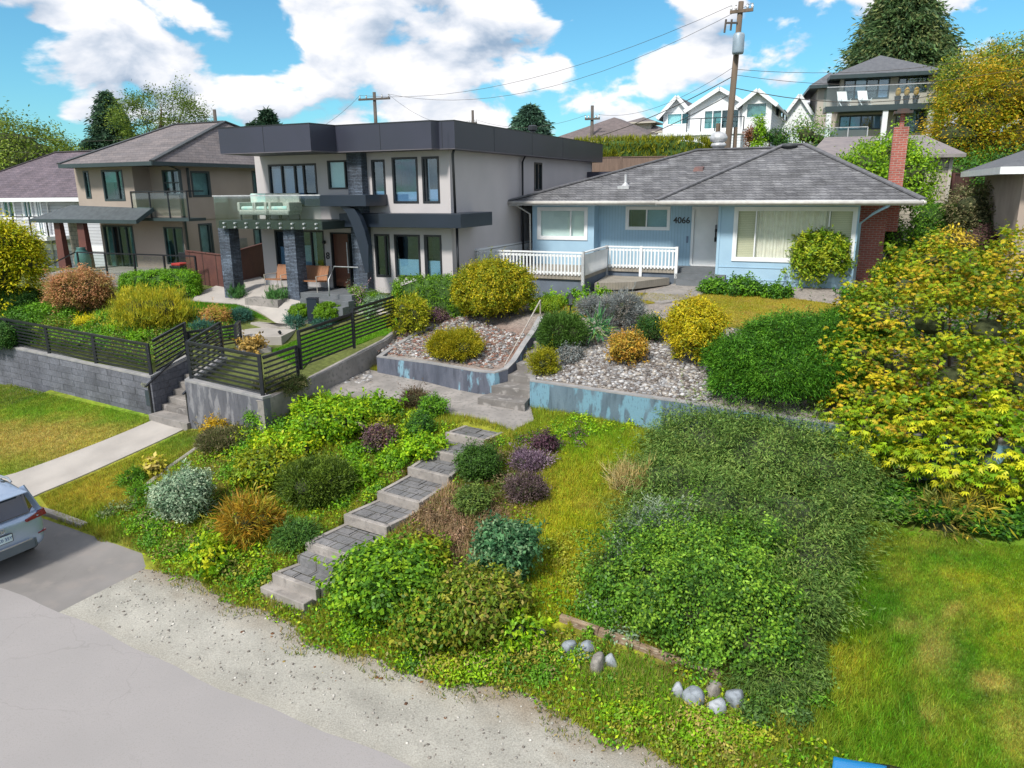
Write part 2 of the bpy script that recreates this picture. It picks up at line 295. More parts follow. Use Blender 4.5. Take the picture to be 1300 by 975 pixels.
def attrmat(name, rough=.6, trans=0.0, mul=1.0, noise=0.25, nscale=25, bump=.4, spec=.3, bscale=60, bdist=.02):
    if name in MATS: return MATS[name]
    m, nt, N, L, P = newmat(name); P.inputs['Roughness'].default_value = rough; P.inputs['Specular IOR Level'].default_value = spec
    a = N.new('ShaderNodeAttribute'); a.attribute_name = 'Col'; tc = N.new('ShaderNodeTexCoord')
    if noise:
        n = N.new('ShaderNodeTexNoise'); n.inputs['Scale'].default_value = nscale; n.inputs['Detail'].default_value = 5; L.new(tc.outputs['Object'], n.inputs[0])
        mr = N.new('ShaderNodeMapRange'); mr.inputs[1].default_value = .3; mr.inputs[2].default_value = .7; mr.inputs[3].default_value = mul * (1 - noise); mr.inputs[4].default_value = mul * (1 + noise); L.new(n.outputs[0], mr.inputs[0])
        vm = N.new('ShaderNodeVectorMath'); vm.operation = 'SCALE'; L.new(a.outputs[0], vm.inputs[0]); L.new(mr.outputs[0], vm.inputs['Scale']); col = vm.outputs[0]
    else:
        vm = N.new('ShaderNodeVectorMath'); vm.operation = 'SCALE'; L.new(a.outputs[0], vm.inputs[0]); vm.inputs['Scale'].default_value = mul; col = vm.outputs[0]
    L.new(col, P.inputs['Base Color'])
    if bump:
        b = N.new('ShaderNodeTexNoise'); b.inputs['Scale'].default_value = bscale; b.inputs['Detail'].default_value = 5; L.new(tc.outputs['Object'], b.inputs[0])
        bp = N.new('ShaderNodeBump'); bp.inputs['Strength'].default_value = bump; bp.inputs['Distance'].default_value = bdist; L.new(b.outputs[0], bp.inputs['Height']); L.new(bp.outputs[0], P.inputs['Normal'])
    if trans:
        t = N.new('ShaderNodeBsdfTranslucent'); L.new(col, t.inputs[0]); mx = N.new('ShaderNodeMixShader'); mx.inputs[0].default_value = trans
        L.new(P.outputs[0], mx.inputs[1]); L.new(t.outputs[0], mx.inputs[2]); L.new(mx.outputs[0], N['Material Output'].inputs[0])
    MATS[name] = m; return m
def glassmat(name, tint, refl=.35, rough=.02):
    if name in MATS: return MATS[name]
    m, nt, N, L, P = newmat(name); N.remove(P)
    t = N.new('ShaderNodeBsdfTransparent'); t.inputs[0].default_value = tuple(tint) + (1,); g = N.new('ShaderNodeBsdfGlossy'); g.inputs['Roughness'].default_value = rough; g.inputs[0].default_value = (.8, .95, 1, 1)
    fr = N.new('ShaderNodeLayerWeight'); fr.inputs[0].default_value = .5; pw = N.new('ShaderNodeMath'); pw.operation = 'POWER'; L.new(fr.outputs['Facing'], pw.inputs[0]); pw.inputs[1].default_value = 4
    ad = N.new('ShaderNodeMath'); ad.operation = 'MULTIPLY_ADD'; ad.use_clamp = True; L.new(pw.outputs[0], ad.inputs[0]); ad.inputs[1].default_value = .6; ad.inputs[2].default_value = refl
    mx = N.new('ShaderNodeMixShader'); L.new(ad.outputs[0], mx.inputs[0]); L.new(t.outputs[0], mx.inputs[1]); L.new(g.outputs[0], mx.inputs[2]); L.new(mx.outputs[0], N['Material Output'].inputs[0])
    MATS[name] = m; return m
M_leaf = attrmat('leaf', rough=.5, trans=.32, mul=1.22, noise=0, bump=0, spec=.25)
M_core = pm('twig', (.045, .055, .018), (.03, .04, .012), 20, .9)  # dark green for the filler cores added inside plants
M_bark = pm('bark', (.12, .08, .055), (.05, .035, .025), 8, .9, .6, 40, stretch=(1, 1, .3))
M_white = pm('white_paint', (.74, .75, .77), (.66, .68, .70), 2, .45, .08, 30)
M_black = pm('black_metal', (.018, .02, .026), (.012, .014, .018), 5, .38)
M_conc = pm('concrete', (.29, .265, .25), (.20, .185, .175), 1.6, .85, .3, 60, c3=(.17, .16, .15), s3=9)
M_concl = pm('pale_concrete', (.38, .35, .325), (.31, .285, .265), 1.2, .85, .25, 60)
M_dark = pm('dark_room', (.02, .025, .03), (.012, .015, .02), 1, .8)
# ================================================================ GROUND
def smooth_noise(x, y, sc, seed=0, octaves=3):
    r = np.random.default_rng(seed); s = np.zeros_like(x, float); amp = 1; tot = 0
    for o in range(octaves):
        for k in range(4):
            a = r.uniform(0, 2 * math.pi); ph = r.uniform(0, 6.28); f = sc * (2.03 ** o) * r.uniform(.7, 1.3)
            s += amp * np.sin(f * (x * math.cos(a) + y * math.sin(a)) + ph + 1.7 * np.sin(f * .6 * (x * math.sin(a) - y * math.cos(a)) + ph * 2))
        tot += amp * 4; amp *= .6
    return s / tot * 1.8          # roughly -1..1
GREEN, DGREEN, YEL, STRAW, SOIL, OLIVE = (.10, .20, .008), (.035, .11, .006), (.235, .235, .012), (.30, .225, .065), (.09, .06, .04), (.12, .13, .02)
_blobs = [  # px, py, rx, ry, colour, strength : what grows where on the lower ground
 (70, 560, 190, 34, STRAW, .85), (90, 520, 150, 14, GREEN, .9), (30, 500, 60, 14, DGREEN, .6), (30, 600, 60, 16, GREEN, .6), (130, 625, 80, 26, (.30, .24, .03), .8), (200, 580, 80, 30, (.17, .22, .012), .9), (140, 665, 50, 14, GREEN, .9), (240, 555, 60, 10, GREEN, .8),
 (280, 620, 60, 40, SOIL, .5), (170, 690, 60, 30, OLIVE, .8), (300, 560, 60, 30, (.13, .11, .05), .7), (560, 700, 60, 60, SOIL, 1.0), (600, 650, 60, 40, SOIL, .9), (520, 660, 40, 40, (.16, .12, .05), .8), (660, 640, 40, 60, SOIL, .7), (510, 590, 40, 25, SOIL, .7),
 (740, 560, 60, 30, GREEN, 1.0), (800, 590, 60, 30, (.17, .22, .01), .9), (720, 680, 60, 90, (.25, .26, .012), .9), (700, 780, 50, 60, (.24, .24, .014), .9), (780, 640, 40, 20, STRAW, .3), (845, 590, 40, 14, STRAW, .7), (700, 840, 100, 30, (.17, .20, .014), .8), (650, 850, 60, 20, OLIVE, .5),
 (830, 890, 90, 50, (.13, .20, .012), .9), (960, 930, 80, 40, (.16, .17, .02), .9), (880, 850, 120, 26, SOIL, .55), (740, 815, 60, 14, SOIL, .5), (1000, 870, 30, 50, OLIVE, .7),
 (1100, 700, 50, 20, YEL, .2), (1180, 690, 100, 10, (.16, .17, .02), .6), (1170, 705, 70, 10, DGREEN, .8), (1110, 790, 22, 60, DGREEN, .85), (1135, 750, 26, 30, DGREEN, .7), (1225, 830, 26, 50, DGREEN, .8), (1245, 890, 26, 30, DGREEN, .85), (1150, 890, 20, 25, DGREEN, .6), (1150, 785, 16, 12, STRAW, .6), (1185, 820, 22, 34, STRAW, .65),
 (1265, 865, 28, 16, STRAW, .75), (1210, 780, 14, 8, STRAW, .6), (1230, 735, 30, 14, YEL, .6), (1080, 850, 40, 40, YEL, .5), (1180, 910, 18, 16, STRAW, .5), (1295, 930, 30, 40, STRAW, .4), (1020, 960, 60, 20, DGREEN, .5), (1290, 780, 40, 60, YEL, .5)]
def yardcol(x, y):
    z = G_low(x, y); px, py = proj(x, y, z); n1 = smooth_noise(x, y, 1.6, 3); n2 = smooth_noise(x, y, 5.5, 4); n3 = smooth_noise(x, y, 17, 5)
    base = np.where((px > 1000)[:, None], np.array([(.085, .17, .008)]), np.array([(.15, .17, .014)])); c = base.copy()
    for (bx, by, rx, ry, col, st) in _blobs:
        w = np.exp(-(((px + n2 * 14 - bx) / rx) ** 2 + ((py + n1 * 10 - by) / ry) ** 2)) * st; c = c * (1 - w[:, None]) + np.array(col)[None] * w[:, None]
    t = np.clip(n1 * .35 + n2 * .35 + .12, 0, .6)[:, None]; c = c * (1 - t * .6) + np.array([(.26, .22, .03)]) * t * .6
    t = np.clip(-n1 * .35 - n2 * .3, 0, .6)[:, None]; c = c * (1 - t * .7) + np.array([(.05, .13, .006)]) * t * .7
    return c * (1.32 + .34 * n3[:, None])
def densify(poly, step):
    out = []
    for i in range(len(poly)):
        a = np.array(poly[i], float); b = np.array(poly[(i + 1) % len(poly)], float); n = max(1, int(np.ceil(np.hypot(*(b - a)) / step)))
        out += [tuple(a + (b - a) * k / n) for k in range(n)]
    return out
def region(name, poly, hf, mat, step=.4, dz=0.0, skirt=.3, colf=None, jitter=0, kind='structure'):
    bd = densify(poly, step); xs = [p[0] for p in bd]; ys = [p[1] for p in bd]
    gx, gy = np.meshgrid(np.arange(min(xs), max(xs), step), np.arange(min(ys), max(ys), step)); gx = gx.ravel() + step * .13; gy = gy.ravel() + step * .21
    ins = inpoly(gx, gy, bd); gx, gy = gx[ins], gy[ins]; b = np.array(bd); keep = np.ones(len(gx), bool)
    for i in range(len(b)): keep &= (np.abs(gx - b[i, 0]) + np.abs(gy - b[i, 1])) > step * .5
    gx, gy = gx[keep], gy[keep]; n = len(bd)
    vs = [Vector(p) for p in bd] + [Vector((a, c)) for a, c in zip(gx, gy)]
    r = delaunay_2d_cdt(vs, [], [list(range(n))], 1, 1e-5); V2d = np.array([tuple(v) for v in r[0]]); fs = [tuple(f) for f in r[2]]
    z = hf(V2d[:, 0], V2d[:, 1]) + dz; V = np.c_[V2d, z]
    if skirt:
        idx = {}
        from collections import Counter
        ec = Counter(); 
        for f in fs:
            for i in range(len(f)): ec[tuple(sorted((f[i], f[(i + 1) % len(f)])))] += 1
        be = [e for e, k in ec.items() if k == 1]; m = len(V); low = sorted({i for e in be for i in e}); idx = {v: m + k for k, v in enumerate(low)}
        k_ = len(low); V = np.r_[V, V[low], V[low] - np.array([[0, 0, skirt]])]; fs += [(idx[a], idx[c], idx[c] + k_, idx[a] + k_) for a, c in be]
    cols = colf(V[:, 0], V[:, 1]) if colf else None
    o = mesh_obj(name, V, fs, mat, cols=cols); o['kind'] = kind
    for p in o.data.polygons: p.use_smooth = True
    return o
M_ground = attrmat('ground_soil', rough=.95, noise=.35, nscale=9, bump=.7, bscale=45, bdist=.04)
M_grassd = attrmat('grass_blades', rough=.6, trans=.3, mul=1.1, noise=0, bump=0, spec=.2)
def under(x, y): 
    g = G(x, y); u, v = toUV(x, y); return g
# far ground: one sheet to the horizon, a little below every laid surface
def far_ground():
    xs = np.unique(np.r_[np.arange(-60, 60, 1.5), np.geomspace(60, 900, 24), -np.geomspace(60, 900, 24)]); ys = np.unique(np.r_[np.arange(-30, 120, 1.5), np.geomspace(120, 1500, 24), -np.geomspace(30, 300, 10)])
    X, Y = np.meshgrid(xs, ys); u, v = toUV(X, Y); low = G_low(np.clip(X, -26, 16), np.clip(Y, 3, 26)); b = np.clip((v - 18.5) / 14, 0, 1); b = b * b * (3 - 2 * b)
    low = np.where(v < 8.1, np.clip(.95 - .047 * (u + 14.4), -3, 1.5), low)
    Z = (low - .25) * (1 - b) + (hill(X, Y) - .3) * b
    nx, ny = len(xs), len(ys); i = np.arange((ny - 1) * (nx - 1)); r, c = i // (nx - 1), i % (nx - 1); f = np.c_[r * nx + c, r * nx + c + 1, (r + 1) * nx + c + 1, (r + 1) * nx + c]
    o = mesh_obj('ground', np.c_[X.ravel(), Y.ravel(), Z.ravel()], f, pm('far_grass', (.10, .13, .02), (.05, .085, .012), .5, .95, .5, 20, c3=(.18, .15, .05), s3=2), smooth=True); o['kind'] = 'structure'
far_ground()
v_of = lambda u: 8.48 + .035 * max(0, u + 9) * (u < 12) + .16 * math.sin(u * 1.1) + .10 * math.sin(u * 2.7 + 1) + .05 * math.sin(u * 7.1) + max(0, (-9.5 - u)) * .12
us = list(np.arange(-24, 34, .5))
M_road = pm('asphalt', (.30, .28, .28), (.265, .25, .25), .6, .9, .25, 150, contrast=(.3, .7), c3=(.25, .235, .23), s3=55, bdist=.006)
M_apron = pm('driveway_asphalt', (.22, .205, .20), (.17, .16, .155), .8, .9, .3, 120, c3=(.22, .2, .19), s3=2.5)
def add_cracks(m, sc=.35):
    nt = m.node_tree; N, L, P = nt.nodes, nt.links, nt.nodes['Principled BSDF']; tc = N.new('ShaderNodeTexCoord'); n = N.new('ShaderNodeTexNoise'); n.inputs['Scale'].default_value = 1.7; n.inputs['Detail'].default_value = 8; L.new(tc.outputs['Object'], n.inputs[0])
    va = N.new('ShaderNodeVectorMath'); va.operation = 'MULTIPLY_ADD'; L.new(n.outputs['Color'], va.inputs[0]); va.inputs[1].default_value = (.8, .8, 0); L.new(tc.outputs['Object'], va.inputs[2])
    v = N.new('ShaderNodeTexVoronoi'); v.feature = 'DISTANCE_TO_EDGE'; v.inputs['Scale'].default_value = sc; L.new(va.outputs[0], v.inputs['Vector']); r = N.new('ShaderNodeMapRange'); r.inputs[1].default_value = .0015; r.inputs[2].default_value = .005; L.new(v.outputs['Distance'], r.inputs[0])
    n2 = N.new('ShaderNodeTexNoise'); n2.inputs['Scale'].default_value = .8; L.new(tc.outputs['Object'], n2.inputs[0]); r2 = N.new('ShaderNodeMapRange'); r2.inputs[1].default_value = .42; r2.inputs[2].default_value = .56; r2.inputs[3].default_value = 0; r2.inputs[4].default_value = .16; L.new(n2.outputs[0], r2.inputs[0])
    iv = N.new('ShaderNodeMath'); iv.operation = 'SUBTRACT'; iv.inputs[0].default_value = 1; L.new(r.outputs[0], iv.inputs[1]); mu = N.new('ShaderNodeMath'); mu.operation = 'MULTIPLY'; L.new(iv.outputs[0], mu.inputs[0]); L.new(r2.outputs[0], mu.inputs[1])
    src = P.inputs['Base Color'].links[0].from_socket; x = N.new('ShaderNodeMix'); x.data_type = 'RGBA'; L.new(mu.outputs[0], x.inputs[0]); L.new(src, x.inputs[6]); x.inputs[7].default_value = (.10, .09, .085, 1); L.new(x.outputs[2], P.inputs['Base Color'])
add_cracks(M_road); add_cracks(M_apron, .5)
def st(x, y): return np.clip(H_low(np.clip(x, -22, 14), np.clip(y, 3, 16)), 0, 1.6)
def edge(u): return 6.82 + .05 * math.sin(u * .9) + .03 * math.sin(u * 3.1)
region('road', [UV(u, edge(u)) for u in us] + [UV(34, -9), UV(-24, -9)], G_low, M_road, 1.0)
def gravcol(x, y):
    u, v = toUV(x, y); n = smooth_noise(x, y, 2.2, 11); n2 = smooth_noise(x, y, 9, 12); n3 = smooth_noise(x, y, 28, 13)
    c = np.array([(.35, .335, .30)]) * (1 + .13 * n + .10 * n2 + .14 * n3)[:, None]; t = np.clip((v - 8.05) * 1.2 + n2 * .35, 0, .75)[:, None]; t2 = np.clip(.45 - (v - 6.8) * 1.3 + .3 * n2, 0, .5)[:, None]
    c = c * (1 - t) + np.array([(.20, .155, .11)]) * t; return c * (1 - t2) + np.array([(.30, .28, .24)]) * t2
gu = [u for u in us if u >= -12.5]
region('gravel_shoulder', [UV(u, edge(u)) for u in gu] + [UV(u, v_of(u)) for u in gu[::-1]], G_low, attrmat('gravel_fines', rough=.95, noise=.22, nscale=40, bump=.8, bscale=90, bdist=.015), .22, colf=gravcol)
lu = [u for u in us if u <= -12.5]
region('driveway_apron', [UV(u, edge(u)) for u in lu] + [UV(u, v_of(-12.5) + (.05 if u > -12.8 else .35)) for u in lu[::-1]], G_low, M_apron, .5)
# the front yard, from the shoulder up to the retaining walls
yard = [UV(u, v_of(u) if u >= -12.5 else v_of(-12.5) + .34) for u in us] + [UV(34, 19), off(V2, 8, .9), off(V2, 0, .3), off(V0, 0, .3), off(W2_, 0, .8), off(W1, 0, .3), off(W0, .2, .3), off(W0, -.5, 1.5), off(B2, .2, .6), off(B2, 0, .05), off(B1, .1, .1), off(B0, .1, .3), (AB[0], AB[1]), off(A1, -.1, .3), off(A0, 0, .4), off(A0, -8, .7), UV(-24, 20)]
_L = [(330, 745, .98), (345, 728, 1.17), (377, 705, 1.33), (387, 688, 1.5), (436, 653, 1.7), (478, 624, 1.88), (517, 593, 2.06), (540, 570, 2.22), (565, 549, 2.38), (590, 532, 2.53)]
FL = [Zp(*q) for q in _L]; yw = R(32.5); dR = np.array([math.cos(yw), -math.sin(yw), 0])
_stair = [tuple((f - .02 * dR)[:2]) for f in FL] + [tuple((f + 1.16 * dR)[:2]) for f in FL[::-1]]
def G_yard(x, y):   # the bed is dug out under the garden stairs
    g = G_low(x, y); return g - .32 * inpoly(x, y, _stair)
region('yard_ground', yard, G_yard, M_ground, .2, colf=yardcol)
# upper terraces
def t66h(x, y): return np.clip(T66(np.clip(x, -6, 14), np.clip(y, 14, 32)), 3.0, 4.8)
def t12h(x, y): return np.clip(T12(np.clip(x, -24, 5), np.clip(y, 15, 33)), 2.8, 4.5)
def bedcol(x, y):
    n = smooth_noise(x, y, 2.5, 21); n2 = smooth_noise(x, y, 9, 22); c = np.array([(.27, .24, .22)]) * (1 + .25 * n2)[:, None]; px, py = proj(x, y, t66h(x, y))
    for (bx, by, rx, ry, col) in [(640, 440, 50, 28, (.17, .085, .06)), (840, 440, 40, 30, (.16, .12, .09)), (900, 470, 40, 20, (.13, .10, .07)), (560, 430, 40, 20, (.12, .09, .07))]:
        w = np.exp(-(((px - bx) / rx) ** 2 + ((py - by) / ry) ** 2))[:, None]; c = c * (1 - w) + np.array([col]) * w
    return c
region('upper_terrace', poly66, t66h, attrmat('bed_soil', rough=.95, noise=.3, nscale=12, bump=.8, bscale=40, bdist=.03), .4, colf=bedcol, skirt=2.2)
def t12col(x, y):
    n2 = smooth_noise(x, y, 4, 25); return np.array([(.10, .12, .03)]) * (1 + .3 * n2)[:, None]
region('left_terrace', poly12, t12h, attrmat('terrace_soil', rough=.95, noise=.3, nscale=8, bump=.6, bscale=40, bdist=.03), .6, colf=t12col, skirt=1.6)
def pxy(lst, hf, zg=None):
    """pixel outline -> ground outline on a height function"""
    out = []
    for px, py in lst:
        z = 4.0
        for _ in range(25):
            p = Zp(px, py, z); z = .5 * z + .5 * float(hf(np.array([p[0]]), np.array([p[1]]))[0])
        out.append((float(p[0]), float(p[1])))
    return out
def lawncol(c1, c2, c3, sd):
    def f(x, y):
        n = smooth_noise(x, y, 1.2, sd)[:, None]; n2 = smooth_noise(x, y, 6, sd + 1)[:, None]; a, b, c = (np.array([k]) for k in (c1, c2, c3))
        t = np.clip(.5 + .5 * n, 0, 1); r = a * t + b * (1 - t); t = np.clip(n2 * .6, 0, .5); return r * (1 - t) + c * t
    return f
L66c = lawncol((.30, .24, .03), (.22, .21, .015), (.30, .21, .06), 31)
lawn66 = pxy([(700, 377), (765, 372), (880, 378), (905, 371), (1060, 388), (1110, 396), (1120, 430), (1060, 440), (985, 428), (925, 415), (905, 402), (860, 382), (810, 388), (790, 398), (735, 404), (700, 400), (690, 390)], t66h)
region('upper_lawn', lawn66, t66h, M_ground, .3, .04, .15, colf=L66c)
L12c = lawncol((.09, .22, .008), (.06, .17, .006), (.12, .24, .01), 35)
lawn12 = pxy([(240, 384), (300, 388), (338, 397), (318, 402), (240, 404), (180, 392)], t12h); region('green_lawn', lawn12, t12h, M_ground, .4, .04, .15, colf=L12c)
lawn12b = pxy([(345, 446), (392, 424), (470, 408), (505, 398), (520, 418), (480, 428), (396, 455), (384, 470), (352, 452)], t12h); region('side_lawn', lawn12b, t12h, M_ground, .4, .04, .15, colf=L12c)
lawn1 = pxy([(30, 430), (60, 402), (110, 398), (140, 408), (150, 430), (110, 445)], t12h); region('front_lawn', lawn1, t12h, M_ground, .4, .04, .15, colf=lawncol((.13, .19, .02), (.08, .15, .01), (.2, .2, .03), 37))
region('patio_walk', pxy([(250, 374), (330, 352), (345, 362), (400, 376), (500, 392), (505, 399), (440, 398), (365, 398), (300, 387), (245, 382)], t12h), t12h, M_concl, .5, .05, .15)
region('entry_path', pxy([(808, 381), (862, 359), (908, 360), (895, 366), (905, 371), (870, 382), (840, 387)], t66h), t66h, M_conc, .4, .06, .15)
# concrete walk across the lower lawn, kerb and the path to the garden stairs
region('front_walk', pxy([(200, 532), (236, 545), (150, 585), (55, 626), (-60, 670), (-60, 620), (20, 602)], G_low), G_low, M_concl, .4, .035, .2)
region('landing_path', pxy([(384, 497), (420, 477), (450, 466), (474, 472), (560, 484), (625, 494), (672, 512), (678, 536), (652, 548), (560, 526), (500, 513), (430, 505), (388, 502)], G_low), G_low, M_conc, .3, .04, .3)
def strip_v(pts, w, z1, name, mat, h=.2):
    b = B()
    for (p, q) in zip(pts[:-1], pts[1:]):
        p = np.array(p); q = np.array(q); d = (q - p); d = d / np.hypot(*d[:2]); n = np.array([-d[1], d[0]]) * w / 2
        b.hexa([(p[0] - n[0], p[1] - n[1], p[2] - h), (p[0] + n[0], p[1] + n[1], p[2] - h), (q[0] - n[0], q[1] - n[1], q[2] - h), (q[0] + n[0], q[1] + n[1], q[2] - h),
                (p[0] - n[0], p[1] - n[1], p[2] + z1), (p[0] + n[0], p[1] + n[1], p[2] + z1), (q[0] - n[0], q[1] - n[1], q[2] + z1), (q[0] + n[0], q[1] + n[1], q[2] + z1)])
    return b.build(name, mat, bevel=.012)
def gp(px, py, dz=0): p = place(px, py); return (float(p[0]), float(p[1]), float(p[2]) + dz)
k = strip_v([(*UV(-22.5, v_of(-12.5) + .2), 1.25), gp(68, 655), gp(108, 670)], .16, .10, 'kerb', M_conc); k['kind'] = 'structure'
e = strip_v([gp(293, 545), gp(262, 562), gp(225, 588), gp(198, 608), gp(170, 632)], .13, .06, 'garden_edging', M_conc)
tag(e, 'low concrete edging dividing the left lawn from the planted slope', 'edging')

# ================================================================ FOLIAGE
def leaf_mesh(name, P, N_, L, W, cols, style='leafy', parent=None, mat=None, rng=RNG, droop=0):
    n = len(P); rnd = rng.normal(size=(n, 3)); rnd2 = rng.normal(size=(n, 3)); nz = lambda v: v / (np.linalg.norm(v, axis=1, keepdims=True) + 1e-9)
    up = np.array([[0, 0, 1.0]])
    if style == 'leafy': nn = nz(N_ + up * .35 + rnd * .55); A = nz(np.cross(nn, rnd2)); A = nz(A + N_ * .25 - up * droop)
    elif style == 'spray': A = nz(N_ * 1.0 + rnd * .45 + up * .15 - up * droop); nn = nz(np.cross(A, rnd2))
    elif style in ('flat', 'palm'): A = nz(N_ * np.array([[1, 1, .25]]) + rnd * .35 - up * droop); nn = nz(up + rnd2 * .35)
    elif style == 'blade': A = nz(up + rnd * .35 + N_ * .3); nn = nz(np.cross(A, rnd2))
    S = nz(np.cross(nn, A)); L_ = (L * rng.uniform(.6, 1.35, n))[:, None]; W_ = (W * rng.uniform(.7, 1.3, n))[:, None]; nn = nz(np.cross(A, S))
    mid = P + A * L_ * .45 + nn * L_ * .08
    if style == 'palm':      # five drooping leaflets from one stalk
        V = []
        for a in (-1.15, -.6, 0, .6, 1.15):
            A2 = nz(A * math.cos(a) + S * math.sin(a) - up * .12); S2 = nz(np.cross(nn, A2)); l = L_ * (1 - .22 * abs(a)); m2 = P + A2 * l * .5 + nn * l * .05
            V += [P, m2 + S2 * W_ * .5, P + A2 * l - nn * l * .12, m2 - S2 * W_ * .5]
        V = np.stack(V, 1).reshape(-1, 3); k = 4; n5 = n * 5; return mesh_obj(name, V, np.arange(n5 * 4).reshape(n5, 4), mat or M_leaf, parent, cols=np.repeat(cols, 20, 0))
    if style == 'blade': V = np.stack([P - S * W_ * .5, P + S * W_ * .5, P + A * L_ + nn * L_ * .15], 1).reshape(-1, 3); k = 3
    else: V = np.stack([P, mid + S * W_ * .5, P + A * L_, mid - S * W_ * .5], 1).reshape(-1, 3); k = 4
    F = np.arange(n * k).reshape(n, k)
    return mesh_obj(name, V, F, mat or M_leaf, parent, cols=np.repeat(cols, k, 0))
def pick(cols, n, rng, grp=None, ng=1):
    C = np.array(cols, float); i = rng.integers(0, len(C), n)
    if grp is not None: gi = rng.integers(0, len(C), ng)[grp]; i = np.where(rng.random(n) < .6, gi, i)
    c = C[i] * rng.uniform(.72, 1.28, (n, 1)); 
    if grp is not None: c *= rng.uniform(.82, 1.18, ng)[grp][:, None]
    return c
def crown_points(blobs, spacing, n, rng, tuft=.16, lump=.10, power=2, yaw=0, zmin=-.75, inner=.16, tz=1.0):
    """clumps spread over the union of ellipsoids; returns points, outward directions, clump index"""
    P, Nn, Gi = [], [], []; areas = np.array([(b[3] * b[4] + b[3] * b[5] + b[4] * b[5]) for b in blobs]); areas = areas / areas.sum(); gtot = 0
    for b, a in zip(blobs, areas):
        c = np.array(b[:3]); r = np.array(b[3:6]); m = max(6, int(n * a)); ar = 4.2 * (r[0] * r[1] + r[0] * r[2] + r[1] * r[2]); k = max(8, int(ar / spacing ** 2))
        d = rng.normal(size=(k * 2, 3)); d /= np.linalg.norm(d, axis=1, keepdims=True); d = d[d[:, 2] > zmin][:k]; k = len(d)
        if power != 2: d = d / (np.abs(d) ** power).sum(1, keepdims=True) ** (1 / power)
        rad = 1 + rng.normal(size=(k, 1)) * lump * .6 - np.abs(rng.normal(size=(k, 1))) * lump * .5 + (rng.random((k, 1)) < .12) * lump * rng.uniform(.6, 1.8, (k, 1))
        cc = d * r * rad; nn = d / r; nn /= np.linalg.norm(nn, axis=1, keepdims=True); g = rng.integers(0, k, m)
        q = cc[g] + rng.normal(size=(m, 3)) * tuft * np.array([[1, 1, tz]]) - nn[g] * np.abs(rng.normal(size=(m, 1))) * inner * r.min()
        # tufts: leaves fan from the clump's centre
        on = nn[g] + (q - cc[g]) / tuft * .45; on /= np.linalg.norm(on, axis=1, keepdims=True)
        if yaw: cy, sy = math.cos(yaw), math.sin(yaw); Rm = np.array([[cy, -sy, 0], [sy, cy, 0], [0, 0, 1]]); q = q @ Rm.T; on = on @ Rm.T
        P.append(q + c); Nn.append(on); Gi.append(g + gtot); gtot += k
    P = np.concatenate(P); Nn = np.concatenate(Nn); Gi = np.concatenate(Gi); keep = np.ones(len(P), bool)
    if power == 2 and len(blobs) > 1:
        for b in blobs: keep &= ((((P - np.array(b[:3])) / (np.array(b[3:6]) * .72)) ** 2).sum(1) > 1)
    return P[keep], Nn[keep], Gi[keep], gtot
def core(blobs, parent, name='foliage_core', mat=None, sc=.80, power=2, yaw=0, loc=None):  # solid blobs, mostly added as dark filler against seeing through the leaves
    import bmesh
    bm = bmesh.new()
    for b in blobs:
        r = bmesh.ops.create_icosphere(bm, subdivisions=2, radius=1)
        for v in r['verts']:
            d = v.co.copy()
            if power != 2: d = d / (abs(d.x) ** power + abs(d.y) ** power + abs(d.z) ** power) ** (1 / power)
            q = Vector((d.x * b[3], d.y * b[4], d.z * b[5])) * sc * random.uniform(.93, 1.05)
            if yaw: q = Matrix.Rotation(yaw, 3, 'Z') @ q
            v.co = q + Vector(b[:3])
    me = bpy.data.meshes.new(name); bm.to_mesh(me); bm.free(); me.materials.append(mat or M_core); o = bpy.data.objects.new(name, me); COL.objects.link(o); o.parent = parent; return o
